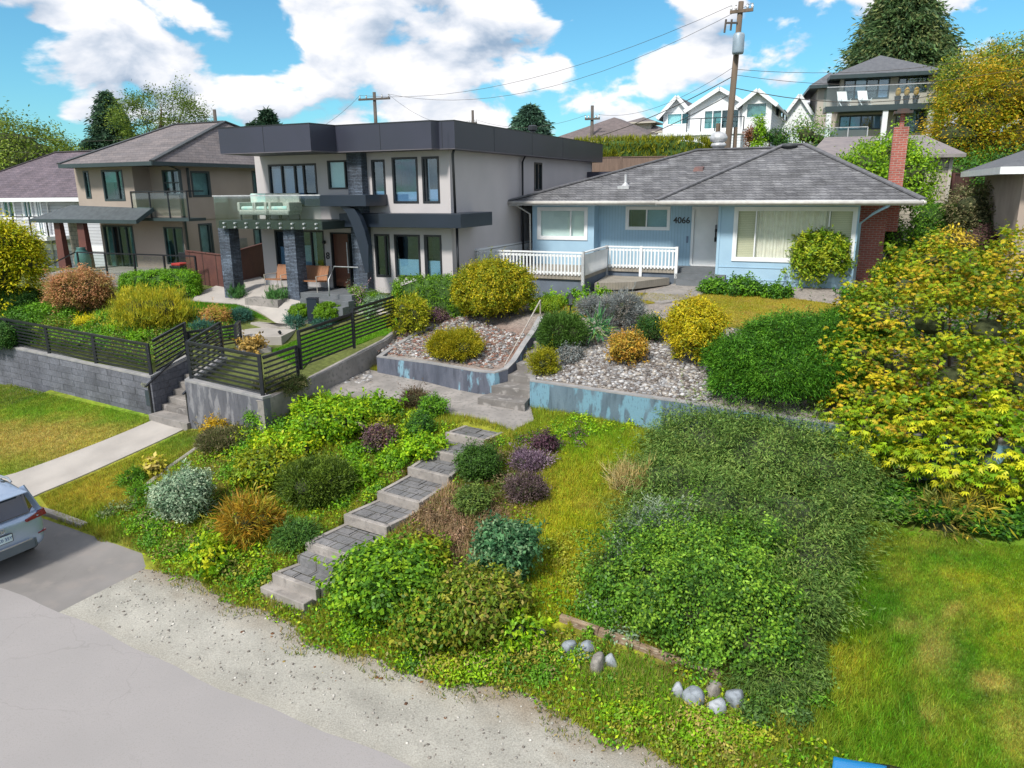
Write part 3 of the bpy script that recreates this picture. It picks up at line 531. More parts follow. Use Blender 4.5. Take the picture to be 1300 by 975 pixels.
def plant(name, label, cat, base, blobs, leaf, cols, style='leafy', cover=2.6, spacing=.16, tuft=.07, lump=.16, power=2, yaw=0, group=None, stems=5, seed=0, part='foliage', inner=.12, droop=0, corec=.8, zmin=-.75, coremat=None, tz=1.0):
    """base xyz world; blobs in base coordinates"""
    rng = np.random.default_rng(seed or abs(hash(label)) % 10000 if False else (sum(map(ord, label)) * 7 + seed))
    root = thing(name, label, cat, tuple(map(float, base)), 0, group); L, W = leaf
    ar = sum(3.0 * (b[3] * b[4] + b[3] * b[5] + b[4] * b[5]) for b in blobs); n = int(cover * ar / (L * W * .5)); n = min(n, 150000)
    P, Nn, g, ng = crown_points(blobs, spacing, n // (5 if style == 'palm' else 1), rng, tuft, lump, power, yaw, zmin, inner, tz)
    C = pick(cols, len(P), rng, g, ng)
    if power == 2 and lump > .05 and len(P) > 400:     # ragged sprigs standing proud of the outline
        k = int(18 + len(P) / 260); i = rng.integers(0, len(P), k); m = 16; f = np.tile(np.linspace(0, 1, m), k); d = Nn[i] + np.array([[0, 0, .35]]) + rng.normal(size=(k, 3)) * .35; l = rng.uniform(.5, 1.0, k) * (.14 + .16 * min(1.2, max(b[3] for b in blobs)))
        SP = P[i].repeat(m, 0) + d.repeat(m, 0) * (f * l.repeat(m))[:, None] + rng.normal(size=(k * m, 3)) * .018; P = np.r_[P, SP]; Nn = np.r_[Nn, d.repeat(m, 0) + rng.normal(size=(k * m, 3)) * .6]; C = np.r_[C, np.repeat(C[i], m, 0)]
    leaf_mesh(part, P, Nn, L, W, C, style, root, rng=rng, droop=droop)
    if corec: core(blobs, root, 'foliage_core', coremat, corec if power != 2 else corec * .74, power, yaw)  # added dark core behind the leaves, closes the see-through gaps
    if stems:
        b = B(); t = max(blobs, key=lambda q: q[3] * q[5])
        for i in range(stems):
            a = rng.uniform(0, 6.28); r = rng.uniform(.1, .5) * t[3]; rr = .02 if t[5] < 1.2 else .035
            b.tube([(rng.normal() * .04, rng.normal() * .04, -.05), (t[0] * .5 + math.cos(a) * r * .5, t[1] * .5 + math.sin(a) * r * .5, t[2] * .45), (t[0] + math.cos(a) * r, t[1] + math.sin(a) * r, t[2])], [rr, rr * .8, rr * .4], 5)
        b.build('stem', M_bark, root)
    return root
def from_px(px, py, w, h, depth=.8):
    """centre and radii of a bush whose picture is w x h pixels with its front foot at px,py"""
    p = place(px, py); k = ppm(p); Rr = w / 2.25 / k; d = p[:2] / np.hypot(*p[:2]); c = p[:2] + d * Rr * depth; zb = float(G(np.array([c[0]]), np.array([c[1]]))[0]); y = c[1] - Rr * .25 * d[1]
    zt = float(Dp(px, py - h, y)[2]); return c, zb, zt, Rr
def shrub(name, label, cat, px, py, w, h, leaf, cols, style='leafy', nb=7, rough=.25, depth=.8, **kw):
    c, zb, zt, Rr = from_px(px, py, w, h, depth); H = max((zt - zb) * .95, .12); z0 = min(zb, p_low(px, py)); rg = np.random.default_rng(int(px * 3 + py))
    bl = [(0, 0, H * .45, Rr * (.84 if nb > 3 else .95), Rr * (.8 if nb > 3 else .9), H * (.46 if nb > 3 else .52))]
    for i in range(nb):
        a = 6.283 * i / max(nb, 1) + rg.uniform(-.4, .4); e = rg.uniform(.05, 1.15); r = Rr * rg.uniform(.26, .58) ; q = Rr - r
        bl.append((math.cos(a) * q * math.cos(e) * (1 + rough * .4), math.sin(a) * q * math.cos(e), min(H * .5 + (H * .5 - min(r, H * .4) * .8) * math.sin(e) * 1.05, H - min(r, H * .4) * .85), r, r, min(r, H * .42)))
    return plant(name, label, cat, (c[0], c[1], zb), bl, leaf, cols, style, **kw)
def p_low(px, py): return float(place(px, py)[2])
# ================================================================ WALLS, STAIRS, FENCES
def paintwall(name, base, base2, paint, thr, seed=0):
    m, nt, N, L, P = newmat(name); P.inputs['Roughness'].default_value = .75
    tc = N.new('ShaderNodeTexCoord')
    def noise(sc, stretch, det=6, o=0):
        mp = N.new('ShaderNodeMapping'); mp.inputs['Scale'].default_value = stretch; mp.inputs['Location'].default_value = (o, o, o); L.new(tc.outputs['Object'], mp.inputs[0]); n = N.new('ShaderNodeTexNoise'); n.inputs['Scale'].default_value = sc; n.inputs['Detail'].default_value = det; L.new(mp.outputs[0], n.inputs[0]); return n.outputs[0]
    def ramp(x, a, b):
        r = N.new('ShaderNodeMapRange'); L.new(x, r.inputs[0]); r.inputs[1].default_value = a; r.inputs[2].default_value = b; return r.outputs[0]
    def mix(f, a, b):
        x = N.new('ShaderNodeMix'); x.data_type = 'RGBA'; L.new(f, x.inputs[0])
        for i, v in ((6, a), (7, b)):
            if isinstance(v, tuple): x.inputs[i].default_value = v + (1,)
            else: L.new(v, x.inputs[i])
        return x.outputs[2]
    g = mix(ramp(noise(2.2, (1, 1, .35), 7, seed), .35, .65), base, base2)
    g = mix(ramp(noise(9, (1, 1, .15), 4, seed + 3), .5, .75), g, tuple(x * .6 for x in base))
    ad = N.new('ShaderNodeMath'); ad.operation = 'MULTIPLY_ADD'; L.new(noise(1.1, (1, 1, .25), 3, seed + 9), ad.inputs[0]); ad.inputs[1].default_value = 1.3; L.new(noise(5, (1, 1, .35), 8, seed + 5), ad.inputs[2])
    g = mix(ramp(ad.outputs[0], thr, thr + .10), g, paint); g = mix(ramp(noise(26, (1, 1, .3), 3, seed), .58, .72), g, base); L.new(g, P.inputs['Base Color'])
    bp = N.new('ShaderNodeBump'); bp.inputs['Strength'].default_value = .5; bp.inputs['Distance'].default_value = .01; L.new(noise(25, (1, 1, 1)), bp.inputs['Height']); L.new(bp.outputs[0], P.inputs['Normal']); return m
def wall_line(b, pts, th, zb, side=1, cap=None):
    """pts (x,y,ztop); wall thickness goes to the left of travel when side=1"""
    n = len(pts); N_ = []
    for i in range(n):
        d = Vector((0, 0))
        if i: d += (Vector(pts[i][:2]) - Vector(pts[i - 1][:2])).normalized()
        if i < n - 1: d += (Vector(pts[i + 1][:2]) - Vector(pts[i][:2])).normalized()
        d.normalize(); N_.append(Vector((-d.y, d.x)) * th * side)
    for i in range(n - 1):
        p, q = pts[i], pts[i + 1]; z0, z1 = (zb(p[0], p[1]), zb(q[0], q[1])) if callable(zb) else (zb, zb)
        if cap: z0, z1 = p[2] - cap, q[2] - cap
        a, c = N_[i], N_[i + 1]
        b.hexa([(p[0], p[1], z0), (q[0], q[1], z1), (p[0] + a.x, p[1] + a.y, z0), (q[0] + c.x, q[1] + c.y, z1), (p[0], p[1], p[2]), (q[0], q[1], q[2]), (p[0] + a.x, p[1] + a.y, p[2]), (q[0] + c.x, q[1] + c.y, q[2])])
    return b
M_bw1 = paintwall('peeling_blue_a', (.065, .075, .105), (.12, .13, .17), (.18, .32, .41), 1.25, 0)
M_bw2 = paintwall('peeling_blue_b', (.08, .125, .165), (.12, .175, .22), (.14, .27, .35), 1.16, 5)
M_cap = pm('wall_cap', (.30, .29, .29), (.22, .22, .23), 3, .85, .3, 40)
def X3(px, py, z): p = Zp(px, py, z); return (float(p[0]), float(p[1]), z)
lw = [off(W0, .35, 2.4) + (3.75,), off(W0, .0, 1.0) + (3.35,), X3(478, 452.5, 3.25), X3(540, 460, 3.25), X3(605, 471, 3.25), X3(628, 473, 3.25), X3(645, 468, 3.3), X3(655, 458, 3.4), X3(668, 437, 3.75), X3(680, 420, 4.0), X3(690, 402, 4.22)]
low = lambda x, y: 2.2
t = thing('retaining_wall', 'curved grey concrete retaining wall with peeling blue paint, left of the concrete steps', 'retaining wall', lw[2])
def rel(pts, o=None): o = o or lw[2]; return [(p[0] - o[0], p[1] - o[1], p[2] - o[2]) for p in pts]
wall_line(B(), rel([(p[0], p[1], p[2] - .03) for p in lw]), .15, -1.1).build('wall_face', M_bw1, t)
wall_line(B(), rel([(p[0], p[1], p[2] + .005) for p in lw]), .17, 0, cap=.033).build('coping', M_cap, t)
rw = [X3(708, 404, 4.2), X3(694, 425, 3.9), X3(682, 450, 3.55), X3(674, 470, 3.3), X3(672.5, 483, 3.25), X3(760, 495.5, 3.2), X3(900, 515, 3.12), X3(1060, 538, 3.0), off(X3(1060, 538, 3.0)[:2], 3.5, .3) + (2.9,)]
t = thing('retaining_wall', 'long straight retaining wall with flaking pale blue paint, right of the concrete steps', 'retaining wall', rw[4])
wall_line(B(), rel([(p[0], p[1], p[2] - .03) for p in rw], rw[4]), .15, -1.3).build('wall_face', M_bw2, t)
wall_line(B(), rel([(p[0], p[1], p[2] + .005) for p in rw], rw[4]), .17, 0, cap=.033).build('coping', M_cap, t)
# concrete steps between the walls
M_step = pm('step_concrete', (.19, .175, .165), (.12, .11, .105), 2.5, .85, .4, 50, c3=(.28, .26, .25), s3=5)
t = thing('concrete_steps', 'grey concrete steps climbing between the two blue retaining walls', 'steps', X3(640, 520, 2.55)); o0 = t.location
lu_ = [toUV(*p[:2]) for p in lw[5:]]; ru_ = [toUV(*p[:2]) for p in rw[:5][::-1]]
def iu(tab, v): tb = sorted([(b, a) for a, b in tab]); return float(np.interp(v, [q[0] for q in tb], [q[1] for q in tb]))
ns = 8; va, vb = 16.35, 20.9
for i in range(ns):
    v0_ = va + (vb - va) * i / ns; v1_ = va + (vb - va) * (i + 1) / ns + (.04 if i < ns - 1 else .3); z = 2.55 + (4.12 - 2.55) * (i + 1) / ns
    l0, l1, r0_, r1_ = iu(lu_, v0_), iu(lu_, v1_), iu(ru_, v0_), iu(ru_, v1_)
    if i == 0: l0 -= .1; r0_ += .05
    q = [UV(l0, v0_), UV(r0_, v0_), UV(r1_, v1_), UV(l1, v1_)]
    B().prism([(a - o0.x, c - o0.y) for a, c in q], 2.2 - o0.z, z - o0.z).build('step', M_step, t, bevel=.012)
# garden stairs: timber-like concrete kerbs framing pavers
M_kerb = pm('stair_kerb', (.33, .30, .28), (.22, .20, .185), 2.2, .85, .3, 60, c3=(.2, .18, .17), s3=8)
M_paver = brickmat('stair_paver', [(.165, .16, .165), (.12, .12, .125)], (.06, .055, .045), .46, .27, .012, .85, .5, axis='xy', noise=.25)
L_ = [(330, 745, .98), (345, 728, 1.17), (377, 705, 1.33), (387, 688, 1.5), (436, 653, 1.7), (478, 624, 1.88), (517, 593, 2.06), (540, 570, 2.22), (565, 549, 2.38)]
dB = np.array([math.sin(yw), math.cos(yw), 0])
t = thing('garden_stairs', 'long garden stairway of concrete framed paver treads down the front slope', 'stairs', tuple(FL[0] - [0, 0, .15]), -yw)
Mi = np.array([dR, dB, [0, 0, 1]]); O = FL[0] - np.array([0, 0, .15])
for i in range(9):
    p = Mi @ (FL[i] - O); q = Mi @ (FL[i + 1] - O); w = 1.14; dep = q[1] - p[1] + .02; x0, y0, z = p; q0 = q[0]
    if i in (0, 2):
        o = B().box(x0, x0 + w, y0, y0 + dep + .15, z - .32, z).build('tread', M_kerb if i == 0 else M_paver, t, bevel=.015)
        continue
    sh = (q0 - x0)   # the next tread starts a little sideways
    k = B(); k.box(x0, x0 + w, y0, y0 + .10, z - .22, z)
    for xx in (x0, x0 + w - .09):
        k.hexa([(xx, y0 + .13, z - .22), (xx + .09, y0 + .13, z - .22), (xx + sh, y0 + dep, z - .22), (xx + .09 + sh, y0 + dep, z - .22), (xx, y0 + .13, z - .002), (xx + .09, y0 + .13, z - .002), (xx + sh, y0 + dep, z - .002), (xx + .09 + sh, y0 + dep, z - .002)])
    tr = k.build('tread_frame', M_kerb, t, bevel=.01)
    a0 = x0 + .09; a1 = x0 + w - .09; pv = B(); rr = random.Random(i)
    # slabs laid by hand, two or three rows across, in broken bond
    nrow = 3 if dep > .75 else 2; rh = (dep - .16) / nrow
    for r_ in range(nrow):
        y_a = y0 + .14 + r_ * rh; xs = [0, rr.uniform(.3, .48), rr.uniform(.6, .78), 1] if r_ % 2 == 0 else [0, rr.uniform(.45, .62), 1]
        for a, c in zip(xs[:-1], xs[1:]):
            s_ = sh * (y_a - y0) / dep; dz = rr.uniform(-.008, .004)
            pv.box(a0 + s_ + (a1 - a0) * a + .008, a0 + s_ + (a1 - a0) * c - .008, y_a + .006, y_a + rh - .006, z - .1, z - .022 + dz)
    pv.build('pavers', M_paver, t, bevel=.006)
    B().box(a0 - .02, a1 + .02, y0 + .1, y0 + dep, z - .2, z - .045).build('bedding', pm('stair_soil', (.06, .05, .035), (.09, .08, .05), 20, .95), t)
# handrail beside the upper steps
t = thing('handrail', 'thin weathered metal handrail slanting over the left blue wall', 'handrail', X3(640, 470, 3.25)); a = t.location; p1 = Vector(Dp(641, 463, 20.2)); p2 = Vector(Dp(686, 381, 23.2))
B().tube([p1 - a, p2 - a], .022, 8).build('rail', pm('rail_metal', (.42, .40, .38), (.30, .24, .2), 12, .5), t)
for p, h in ((p1, .42), (p2, .75)): B().tube([p - a, p - a - Vector((0, 0, h))], .022, 8).build('post', MATS['rail_metal'], t)
# grey block walls of the next garden
M_block = brickmat('grey_block', [(.088, .092, .115), (.125, .13, .158)], (.06, .064, .08), .42, .2, .008, .85, .6, noise=.32, dist=.015)
M_blk2 = paintwall('grey_render', (.085, .087, .105), (.13, .133, .155), (.20, .20, .22), 1.36, 2)
def bwall(label, pts, ztops, zb, mat, th=.22, cap=.07, capmat=None, cover=.03):
    t = thing('retaining_wall', label, 'retaining wall', (pts[0][0], pts[0][1], zb)); P = [(p[0] - pts[0][0], p[1] - pts[0][1], z - zb) for p, z in zip(pts, ztops)]
    wall_line(B(), [(p[0], p[1], p[2] - cap) for p in P], th, -.3).build('wall_face', mat, t)
    n = B(); wall_line(n, P, th + .05, 0, cap=cap); n.build('coping', capmat or M_cap, t, bevel=.008); return t
wA = bwall('long grey block retaining wall carrying the slatted fence above the yellowed lawn', [off(A0, -9, .3), A0, A1, AB], [3.1, 3.08, 3.0, 3.3], 1.75, M_block)
wB = bwall('short grey rendered retaining wall right of the black handrails', [off(AB, .95, .1), B0, B1], [3.3, 3.15, 3.15], 1.75, M_blk2)
wC = bwall('low concrete kerb wall under the fence beside the landing path', [off(B1, .01, .0), B2, C0, (-3.0, 25.5)], [3.05, 3.0, 3.52, 4.0], 2.3, M_conc, .16, .02, M_conc)
# street number on the block wall (the first figure is worn)
ax = Vector((A1[0] - A0[0], A1[1] - A0[1], 0)).normalized(); ya = math.atan2(ax.y, ax.x); nrm = Vector((ax.y, -ax.x, 0))
pl = Vector((A1[0], A1[1], 2.72)) - ax * .30 + nrm * .012; nt_ = thing('house_number', 'silver house number 4038 on the dark plate of the block wall', 'house number', pl, ya)
B().box(-.05, .20, -.012, .0, -.62, -.17).build('plate', pm('slate_plate', (.03, .045, .06), (.05, .06, .08), 8, .4), nt_)
text('4038', .17, 'digits', pm('silver', (.6, .6, .6), (.5, .5, .5), 5, .3, metal=.8), nt_, (-.02, -.01, -.02), (R(90), 0, 0), .008, bold=.004)
# steps between the block walls
t = thing('entry_steps', 'grey stone steps rising between the two grey block walls', 'steps', (A1[0], A1[1], 1.78), ya)
wd = (Vector(B0) - Vector(A1)).length; n_st = 7; fwd = (Vector(AB) - Vector(A1)); ln = fwd.length
for i in range(n_st):
    f0 = i / n_st * ln * 1.0; z = .17 * (i + 1); lo = Matrix.Rotation(-ya, 2) @ fwd
    q = lambda f: lo * (f / ln)
    e0 = q(f0 - (.25 if i == 0 else 0)); e1 = q(ln / n_st * (i + 1) + .04)
    B().hexa([(e0.x + .02, e0.y, -.4), (e0.x + wd + .02, e0.y, -.4), (e1.x + .02, e1.y, -.4), (e1.x + wd, e1.y, -.4), (e0.x + .02, e0.y, z), (e0.x + wd + .02, e0.y, z), (e1.x + .02, e1.y, z), (e1.x + wd, e1.y, z)]).build('step', M_step if i % 2 else M_conc, t, bevel=.012)
for nm, x0, lab, px0, ln_ in (('handrail', .03, 'black square handrail on the left side of the stone steps', (199, 492), 1.0), ('handrail', wd - .02, 'short black handrail on the right side of the stone steps', (231, 503), .22)):
    h = thing(nm, lab, 'handrail', tuple((Matrix.Translation(t.location) @ Matrix.Rotation(ya, 4, 'Z') @ Vector((x0, -.1, .17)))), ya)
    d = Vector((lo.x, lo.y, 0)).normalized(); p0 = Vector((0, 0, .86)); L1 = 2.35 * ln_
    B().beam(p0 - d * .12 - Vector((0, 0, .06)), p0 + d * L1 + Vector((0, 0, L1 * .5)), .06, .04).build('rail', M_black, h)
    B().box(-.025, .025, -.025, .025, 0, .86).build('post', M_black, h)
    if ln_ > .5:
        e_ = p0 + d * (L1 - .08) + Vector((0, 0, L1 * .5)); B().box(e_.x - .025, e_.x + .025, e_.y - .025, e_.y + .025, e_.z - .9, e_.z).build('post', M_black, h)
# black slatted fences
def slat_fence(label, pts, posts, h=1.0, n=8, slat=.045, th=.03, gap0=.08, zoff=0.0):
    """pts (x,y,z) chain; posts = list of fractions per span"""
    t = thing('slat_fence', label, 'fence', pts[0], 0, 'black slatted fences on the garden walls'); o = Vector(pts[0]); pp = B()
    for i in range(len(pts) - 1):
        a = Vector(pts[i]) - o; b_ = Vector(pts[i + 1]) - o
        for k in range(n): z = gap0 + (h - gap0 - .03) * k / (n - 1); pp.beam(a + Vector((0, 0, z)), b_ + Vector((0, 0, z)), th, slat)
        pp.beam(a + Vector((0, 0, h)), b_ + Vector((0, 0, h)), .06, .05)
        for f in posts[i]:
            c = a + (b_ - a) * f; B().box(c.x - .04, c.x + .04, c.y - .04, c.y + .04, c.z - .02, c.z + h + .02).build('post', M_black, t)
    pp.build('slats', M_black, t); return t
sA = lambda p, z, du=0, dv=.12: off(p, du, dv) + (z,)
slat_fence('black slatted fence along the long block wall, with yellow shrubs behind it', [sA(off(A0, -8.8, .3), 3.12), sA(A0, 3.08), sA(A1, 3.0, -.12, .12)], [[0, .5, .95], [.02, .33, .66, 1]], .88)
slat_fence('black slatted fence panel running back beside the stone steps', [sA(A1, 3.0, -.12, .3), (AB[0] - .12, AB[1], 3.32)], [[.95]], .95)
slat_fence('black slatted fence panel above the short wall, corner beside the steps', [sA(off(AB, .9, .1), 3.3, .1), sA(B0, 3.15, .1, .15), sA(B1, 3.15, -.1, .12)], [[0, 1], [1]], 1.0)
p_a, p_b = np.array(sA(B1, 3.1, -.05, .2)), np.array(sA(B2, 3.02, -.1, -.02))
slat_fence('black slatted fence panel at the end of the short wall facing the landing', [tuple(p_a), tuple(p_b)], [[1]], 1.0)
p_c = np.array(sA(C0, 3.52, -.12, 0)); mid_ = p_b + (p_c - p_b) * .62
slat_fence('black slatted fence panel with thick post, the middle one stepping up the kerb wall', [tuple(p_b + [.05, .15, .35]), tuple(mid_ + [0, 0, .2])], [[0, 1]], 1.02, 9)
slat_fence('topmost black slatted fence panel beside the wispy yellow shrub', [tuple(mid_ + [0, .05, .38]), tuple(p_c + [0.25, .6, .3])], [[0]], .95, 9)
slat_fence('low black slatted fence round the small planting bed behind the stone steps', [(AB[0] - .1, AB[1] + .1, 3.35), (AB[0] + 1.0, AB[1] + .9, 3.4), X3(306, 432, 3.4)], [[0, 1], [1]], .62, 6)

# ================================================================ FRONT YARD DETAILS
def rock(label, px, py, w, h, tilt, cols, seed, group=None):
    import bmesh
    p = place(px, py); k = ppm(p); rg = random.Random(seed); bm = bmesh.new(); bmesh.ops.create_icosphere(bm, subdivisions=3, radius=1)
    planes = [(Vector((rg.gauss(0, 1), rg.gauss(0, 1), rg.gauss(0, 1))).normalized(), rg.uniform(.62, .85)) for _ in range(9)]
    rm = Matrix.Rotation(R(tilt), 3, 'Y') @ Matrix.Rotation(rg.uniform(0, 6), 3, 'Z')
    for v in bm.verts:
        for n, d in planes:
            e = v.co.dot(n) - d
            if e > 0: v.co -= n * e * .85
        v.co = rm @ Vector((v.co.x * w / 2 / k * 1.15, v.co.y * (w + h) / 4 / k * 1.0, v.co.z * h / 2 / k * 1.25))
    me = bpy.data.meshes.new('rock'); bm.to_mesh(me); bm.free(); me.materials.append(pm('rock_' + str(cols[0]), cols[0], cols[1], 6, .8, .5, 30, c3=tuple(x * .6 for x in cols[0]), s3=14, bdist=.02))
    for q in me.polygons: q.use_smooth = True
    o = bpy.data.objects.new('rock', me); COL.objects.link(o); o.location = (p[0], p[1] + .03, p[2] + h / 2 / k * .5); tag(o, label, 'rock', group); return o
g1, g2, g3 = [(.26, .29, .33), (.17, .19, .22)], [(.26, .24, .22), (.17, .155, .14)], [(.37, .39, .43), (.24, .27, .3)]
GR = 'rocks edging the front lawn'
for i, a in enumerate([('bluish boulder, leftmost of the four rocks below the timber', 722, 829, 19, 21, 20, g1), ('rounded grey boulder just right of the bluish one under the timber', 746, 828, 21, 17, 0, g1), ('tall upright tan boulder in the middle row under the timber', 759, 852, 18, 32, 8, g2), ('small pale boulder leaning on the right of the tall tan one', 776, 846, 16, 20, -20, g3),
    ('small white boulder at the left end of the lower rock cluster', 860, 883, 15, 20, 15, g3), ('large smooth grey boulder, second from left in the lower cluster', 880, 895, 26, 29, 0, g1), ('dark topped boulder at the upper middle of the lower cluster', 906, 882, 24, 19, -10, g2), ('pale angular boulder at the front of the lower cluster', 910, 906, 26, 24, 0, g3), ('slanted grey slab boulder at the right end of the lower cluster', 933, 895, 28, 26, -35, g1),
    ('half buried mossy boulder at the foot of the leafy bush', 668, 803, 14, 16, 0, g2), ('half buried flat boulder in the long grass left of the timber', 687, 811, 17, 14, 0, g2), ]):
    rock(a[0], *a[1:7], a[7] if len(a) > 7 else a[6], i + 3, GR) if False else rock(a[0], a[1], a[2], a[3], a[4], a[5], a[6], i + 3, GR)
# old timber edging
t = thing('timber_edging', 'weathered split timber edging below the dense green bush', 'timber edging', tuple(place(711, 790)), 0); o = t.location; M_timb = pm('old_timber', (.30, .22, .15), (.16, .10, .065), 3, .9, .7, 60, stretch=(1, 1, 5), c3=(.42, .36, .28), s3=7)
pts = [place(*q) for q in ((711, 789), (760, 806), (812, 826), (862, 846), (915, 862))]
for a, c in zip(pts[:-1], pts[1:]):
    B().beam(Vector(a) - o + Vector((0, 0, .06)), Vector(c) - o + Vector((0, 0, .06)), .10, .16).build('log', M_timb, t, bevel=.02)
# stones scattered in the planting bed, and fallen leaves on the gravel
def scatter_stones(name, label, poly, hf, n, smin, smax, cols, seed, flat=.6, kind='stuff'):
    rg = np.random.default_rng(seed); P = np.array(poly); lo_, hi_ = P.min(0), P.max(0); q = rg.uniform(lo_, hi_, (n * 4, 2)); q = q[inpoly(q[:, 0], q[:, 1], poly)][:n]; n = len(q); z = hf(q[:, 0], q[:, 1])
    ph = (1 + 5 ** .5) / 2; ic = np.array([(-1, ph, 0), (1, ph, 0), (-1, -ph, 0), (1, -ph, 0), (0, -1, ph), (0, 1, ph), (0, -1, -ph), (0, 1, -ph), (ph, 0, -1), (ph, 0, 1), (-ph, 0, -1), (-ph, 0, 1)]) / 1.9
    fc = np.array([(0, 11, 5), (0, 5, 1), (0, 1, 7), (0, 7, 10), (0, 10, 11), (1, 5, 9), (5, 11, 4), (11, 10, 2), (10, 7, 6), (7, 1, 8), (3, 9, 4), (3, 4, 2), (3, 2, 6), (3, 6, 8), (3, 8, 9), (4, 9, 5), (2, 4, 11), (6, 2, 10), (8, 6, 7), (9, 8, 1)])
    s = smin + (smax - smin) * rg.random(n) ** 2.2; V = ic[None] * (1 + rg.normal(size=(n, 12, 3)) * .13) * s[:, None, None] * np.stack([rg.uniform(.7, 1.4, n), rg.uniform(.7, 1.2, n), np.full(n, flat)], 1)[:, None]
    a = rg.uniform(0, 6.28, n); c_, s_ = np.cos(a), np.sin(a); x = V[..., 0] * c_[:, None] - V[..., 1] * s_[:, None]; y = V[..., 0] * s_[:, None] + V[..., 1] * c_[:, None]
    V = np.stack([x + q[:, 0:1], y + q[:, 1:2], V[..., 2] + (z + s * flat * .35)[:, None]], 2).reshape(-1, 3); F = (fc[None] + 12 * np.arange(n)[:, None, None]).reshape(-1, 3)
    C = pick(cols, n, rg); o = mesh_obj(name, V, F, attrmat('stone_attr', rough=.85, noise=.2, nscale=30, bump=.3), cols=np.repeat(C, 12, 0)); tag(o, label, 'stones', None, kind); return o
stc = [(.26, .26, .27), (.40, .39, .39), (.15, .14, .14), (.20, .18, .17), (.28, .25, .22), (.11, .09, .08)]
bedR = pxy([(676, 481), (760, 492), (900, 511), (920, 480), (925, 450), (880, 440), (830, 432), (790, 440), (735, 440), (700, 455)], t66h)
scatter_stones('bed_stones', 'grey and white river stones covering the bed right of the steps', bedR, t66h, 9000, .02, .07, stc, 1)
bedL = pxy([(474, 448), (545, 456), (625, 468), (640, 460), (668, 425), (600, 405), (560, 395), (505, 420)], t66h)
scatter_stones('bed_stones', 'grey stones covering the raised bed under the golden dome shrub', bedL, t66h, 6000, .02, .07, stc + [(.22, .12, .09), (.2, .11, .09)], 2)
scatter_stones('path_stones', 'loose pale stones in the corner between fence wall and blue wall', pxy([(432, 480), (470, 462), (473, 488), (440, 488)], G), G, 260, .04, .09, stc, 3)
gp_ = [UV(u, edge(u) + .2) for u in gu] + [UV(u, v_of(u) + .15) for u in gu[::-1]]
scatter_stones('loose_gravel', 'loose gravel and grit spread over the roadside shoulder', gp_, G_low, 20000, .006, .026, [(.34, .33, .30), (.42, .40, .37), (.24, .22, .2), (.19, .17, .15)], 4)
scatter_stones('fallen_leaves', 'brown fallen leaves and twigs on the gravel edge', [UV(u, v_of(u) - .8) for u in gu] + [UV(u, v_of(u) + .1) for u in gu[::-1]], G_low, 1500, .012, .045, [(.16, .07, .03), (.10, .05, .03), (.20, .10, .04), (.24, .17, .05)], 6, .15)
# ================================================================ HOUSES
class Fr:
    """a house's own frame: s to the right along the facade, t into the depth, z up from its base"""
    def __init__(s, name, label, cat, o, yaw, group=None):
        s.o = np.array(o, float); s.y = R(yaw); s.c, s.n = math.cos(s.y), math.sin(s.y); s.root = thing(name, label, cat, tuple(map(float, o)), -s.y, group)
    def loc(s, p): d = np.array(p) - s.o; return (d[0] * s.c - d[1] * s.n, d[0] * s.n + d[1] * s.c, d[2])
    def px(s, px, py, t=0):
        d = ray(px, py); n = np.array([s.n, s.c, 0]); k = (t + n.dot(s.o - [0, 0, CZ])) / n.dot(d); q = s.loc(np.array([0, 0, CZ]) + d * k); return q[0], q[2]
    def side(s, px, py, S):
        d = ray(px, py); n = np.array([s.c, -s.n, 0]); k = (S + n.dot(s.o - [0, 0, CZ])) / n.dot(d); q = s.loc(np.array([0, 0, CZ]) + d * k); return q[1], q[2]
    def top(s, px, py, z):
        p = Zp(px, py, z + s.o[2]); q = s.loc(p); return q[0], q[1]
    def rect(s, x0, y0, x1, y1, t=0, S=None):
        a = s.side(x0, y0, S) if S is not None else s.px(x0, y0, t); b = s.side(x1, y1, S) if S is not None else s.px(x1, y1, t); return a[0], b[0], b[1], a[1]   # a0,a1,z0,z1
def mapper(plane, p0):
    if plane == 'front': return lambda a, d, z: (a, p0 + d, z)
    if plane == 'right': return lambda a, d, z: (p0 - d, a, z)
    if plane == 'left': return lambda a, d, z: (p0 + d, a, z)
def boxm(b, f, a0, a1, d0, d1, z0, z1): return b.hexa([f(a, d, z) for z in (z0, z1) for d in (d0, d1) for a in (a0, a1)])
class Wall:
    def __init__(s, root, plane, p0, a0, a1, z0, z1, mat, th=.2, name='wall', ztop=None):
        s.root, s.f, s.a0, s.a1, s.z0, s.z1, s.mat, s.th, s.h, s.name = root, mapper(plane, p0), a0, a1, z0, z1, mat, th, [], name
    def hole(s, r): s.h.append(r); return s
    def build(s, label=None):
        A = sorted({s.a0, s.a1, *[min(max(v, s.a0), s.a1) for h in s.h for v in h[:2]]}); Zs = sorted({s.z0, s.z1, *[min(max(v, s.z0), s.z1) for h in s.h for v in h[2:]]}); b = B()
        for i in range(len(A) - 1):
            run = None
            for j in range(len(Zs) - 1):
                ca, cz = (A[i] + A[i + 1]) / 2, (Zs[j] + Zs[j + 1]) / 2
                if any(h[0] < ca < h[1] and h[2] < cz < h[3] for h in s.h):
                    if run is not None: boxm(b, s.f, A[i], A[i + 1], 0, s.th, run, Zs[j]); run = None
                elif run is None: run = Zs[j]
            if run is not None: boxm(b, s.f, A[i], A[i + 1], 0, s.th, run, s.z1)
        return b.build(s.name, s.mat, s.root, label=label)
M_glass = glassmat('window_glass', (.80, .92, .93), .07)
M_glassd = glassmat('window_glass_dark', (.68, .78, .85), .10)
M_rail = glassmat('rail_glass', (.955, .985, .98), .05)
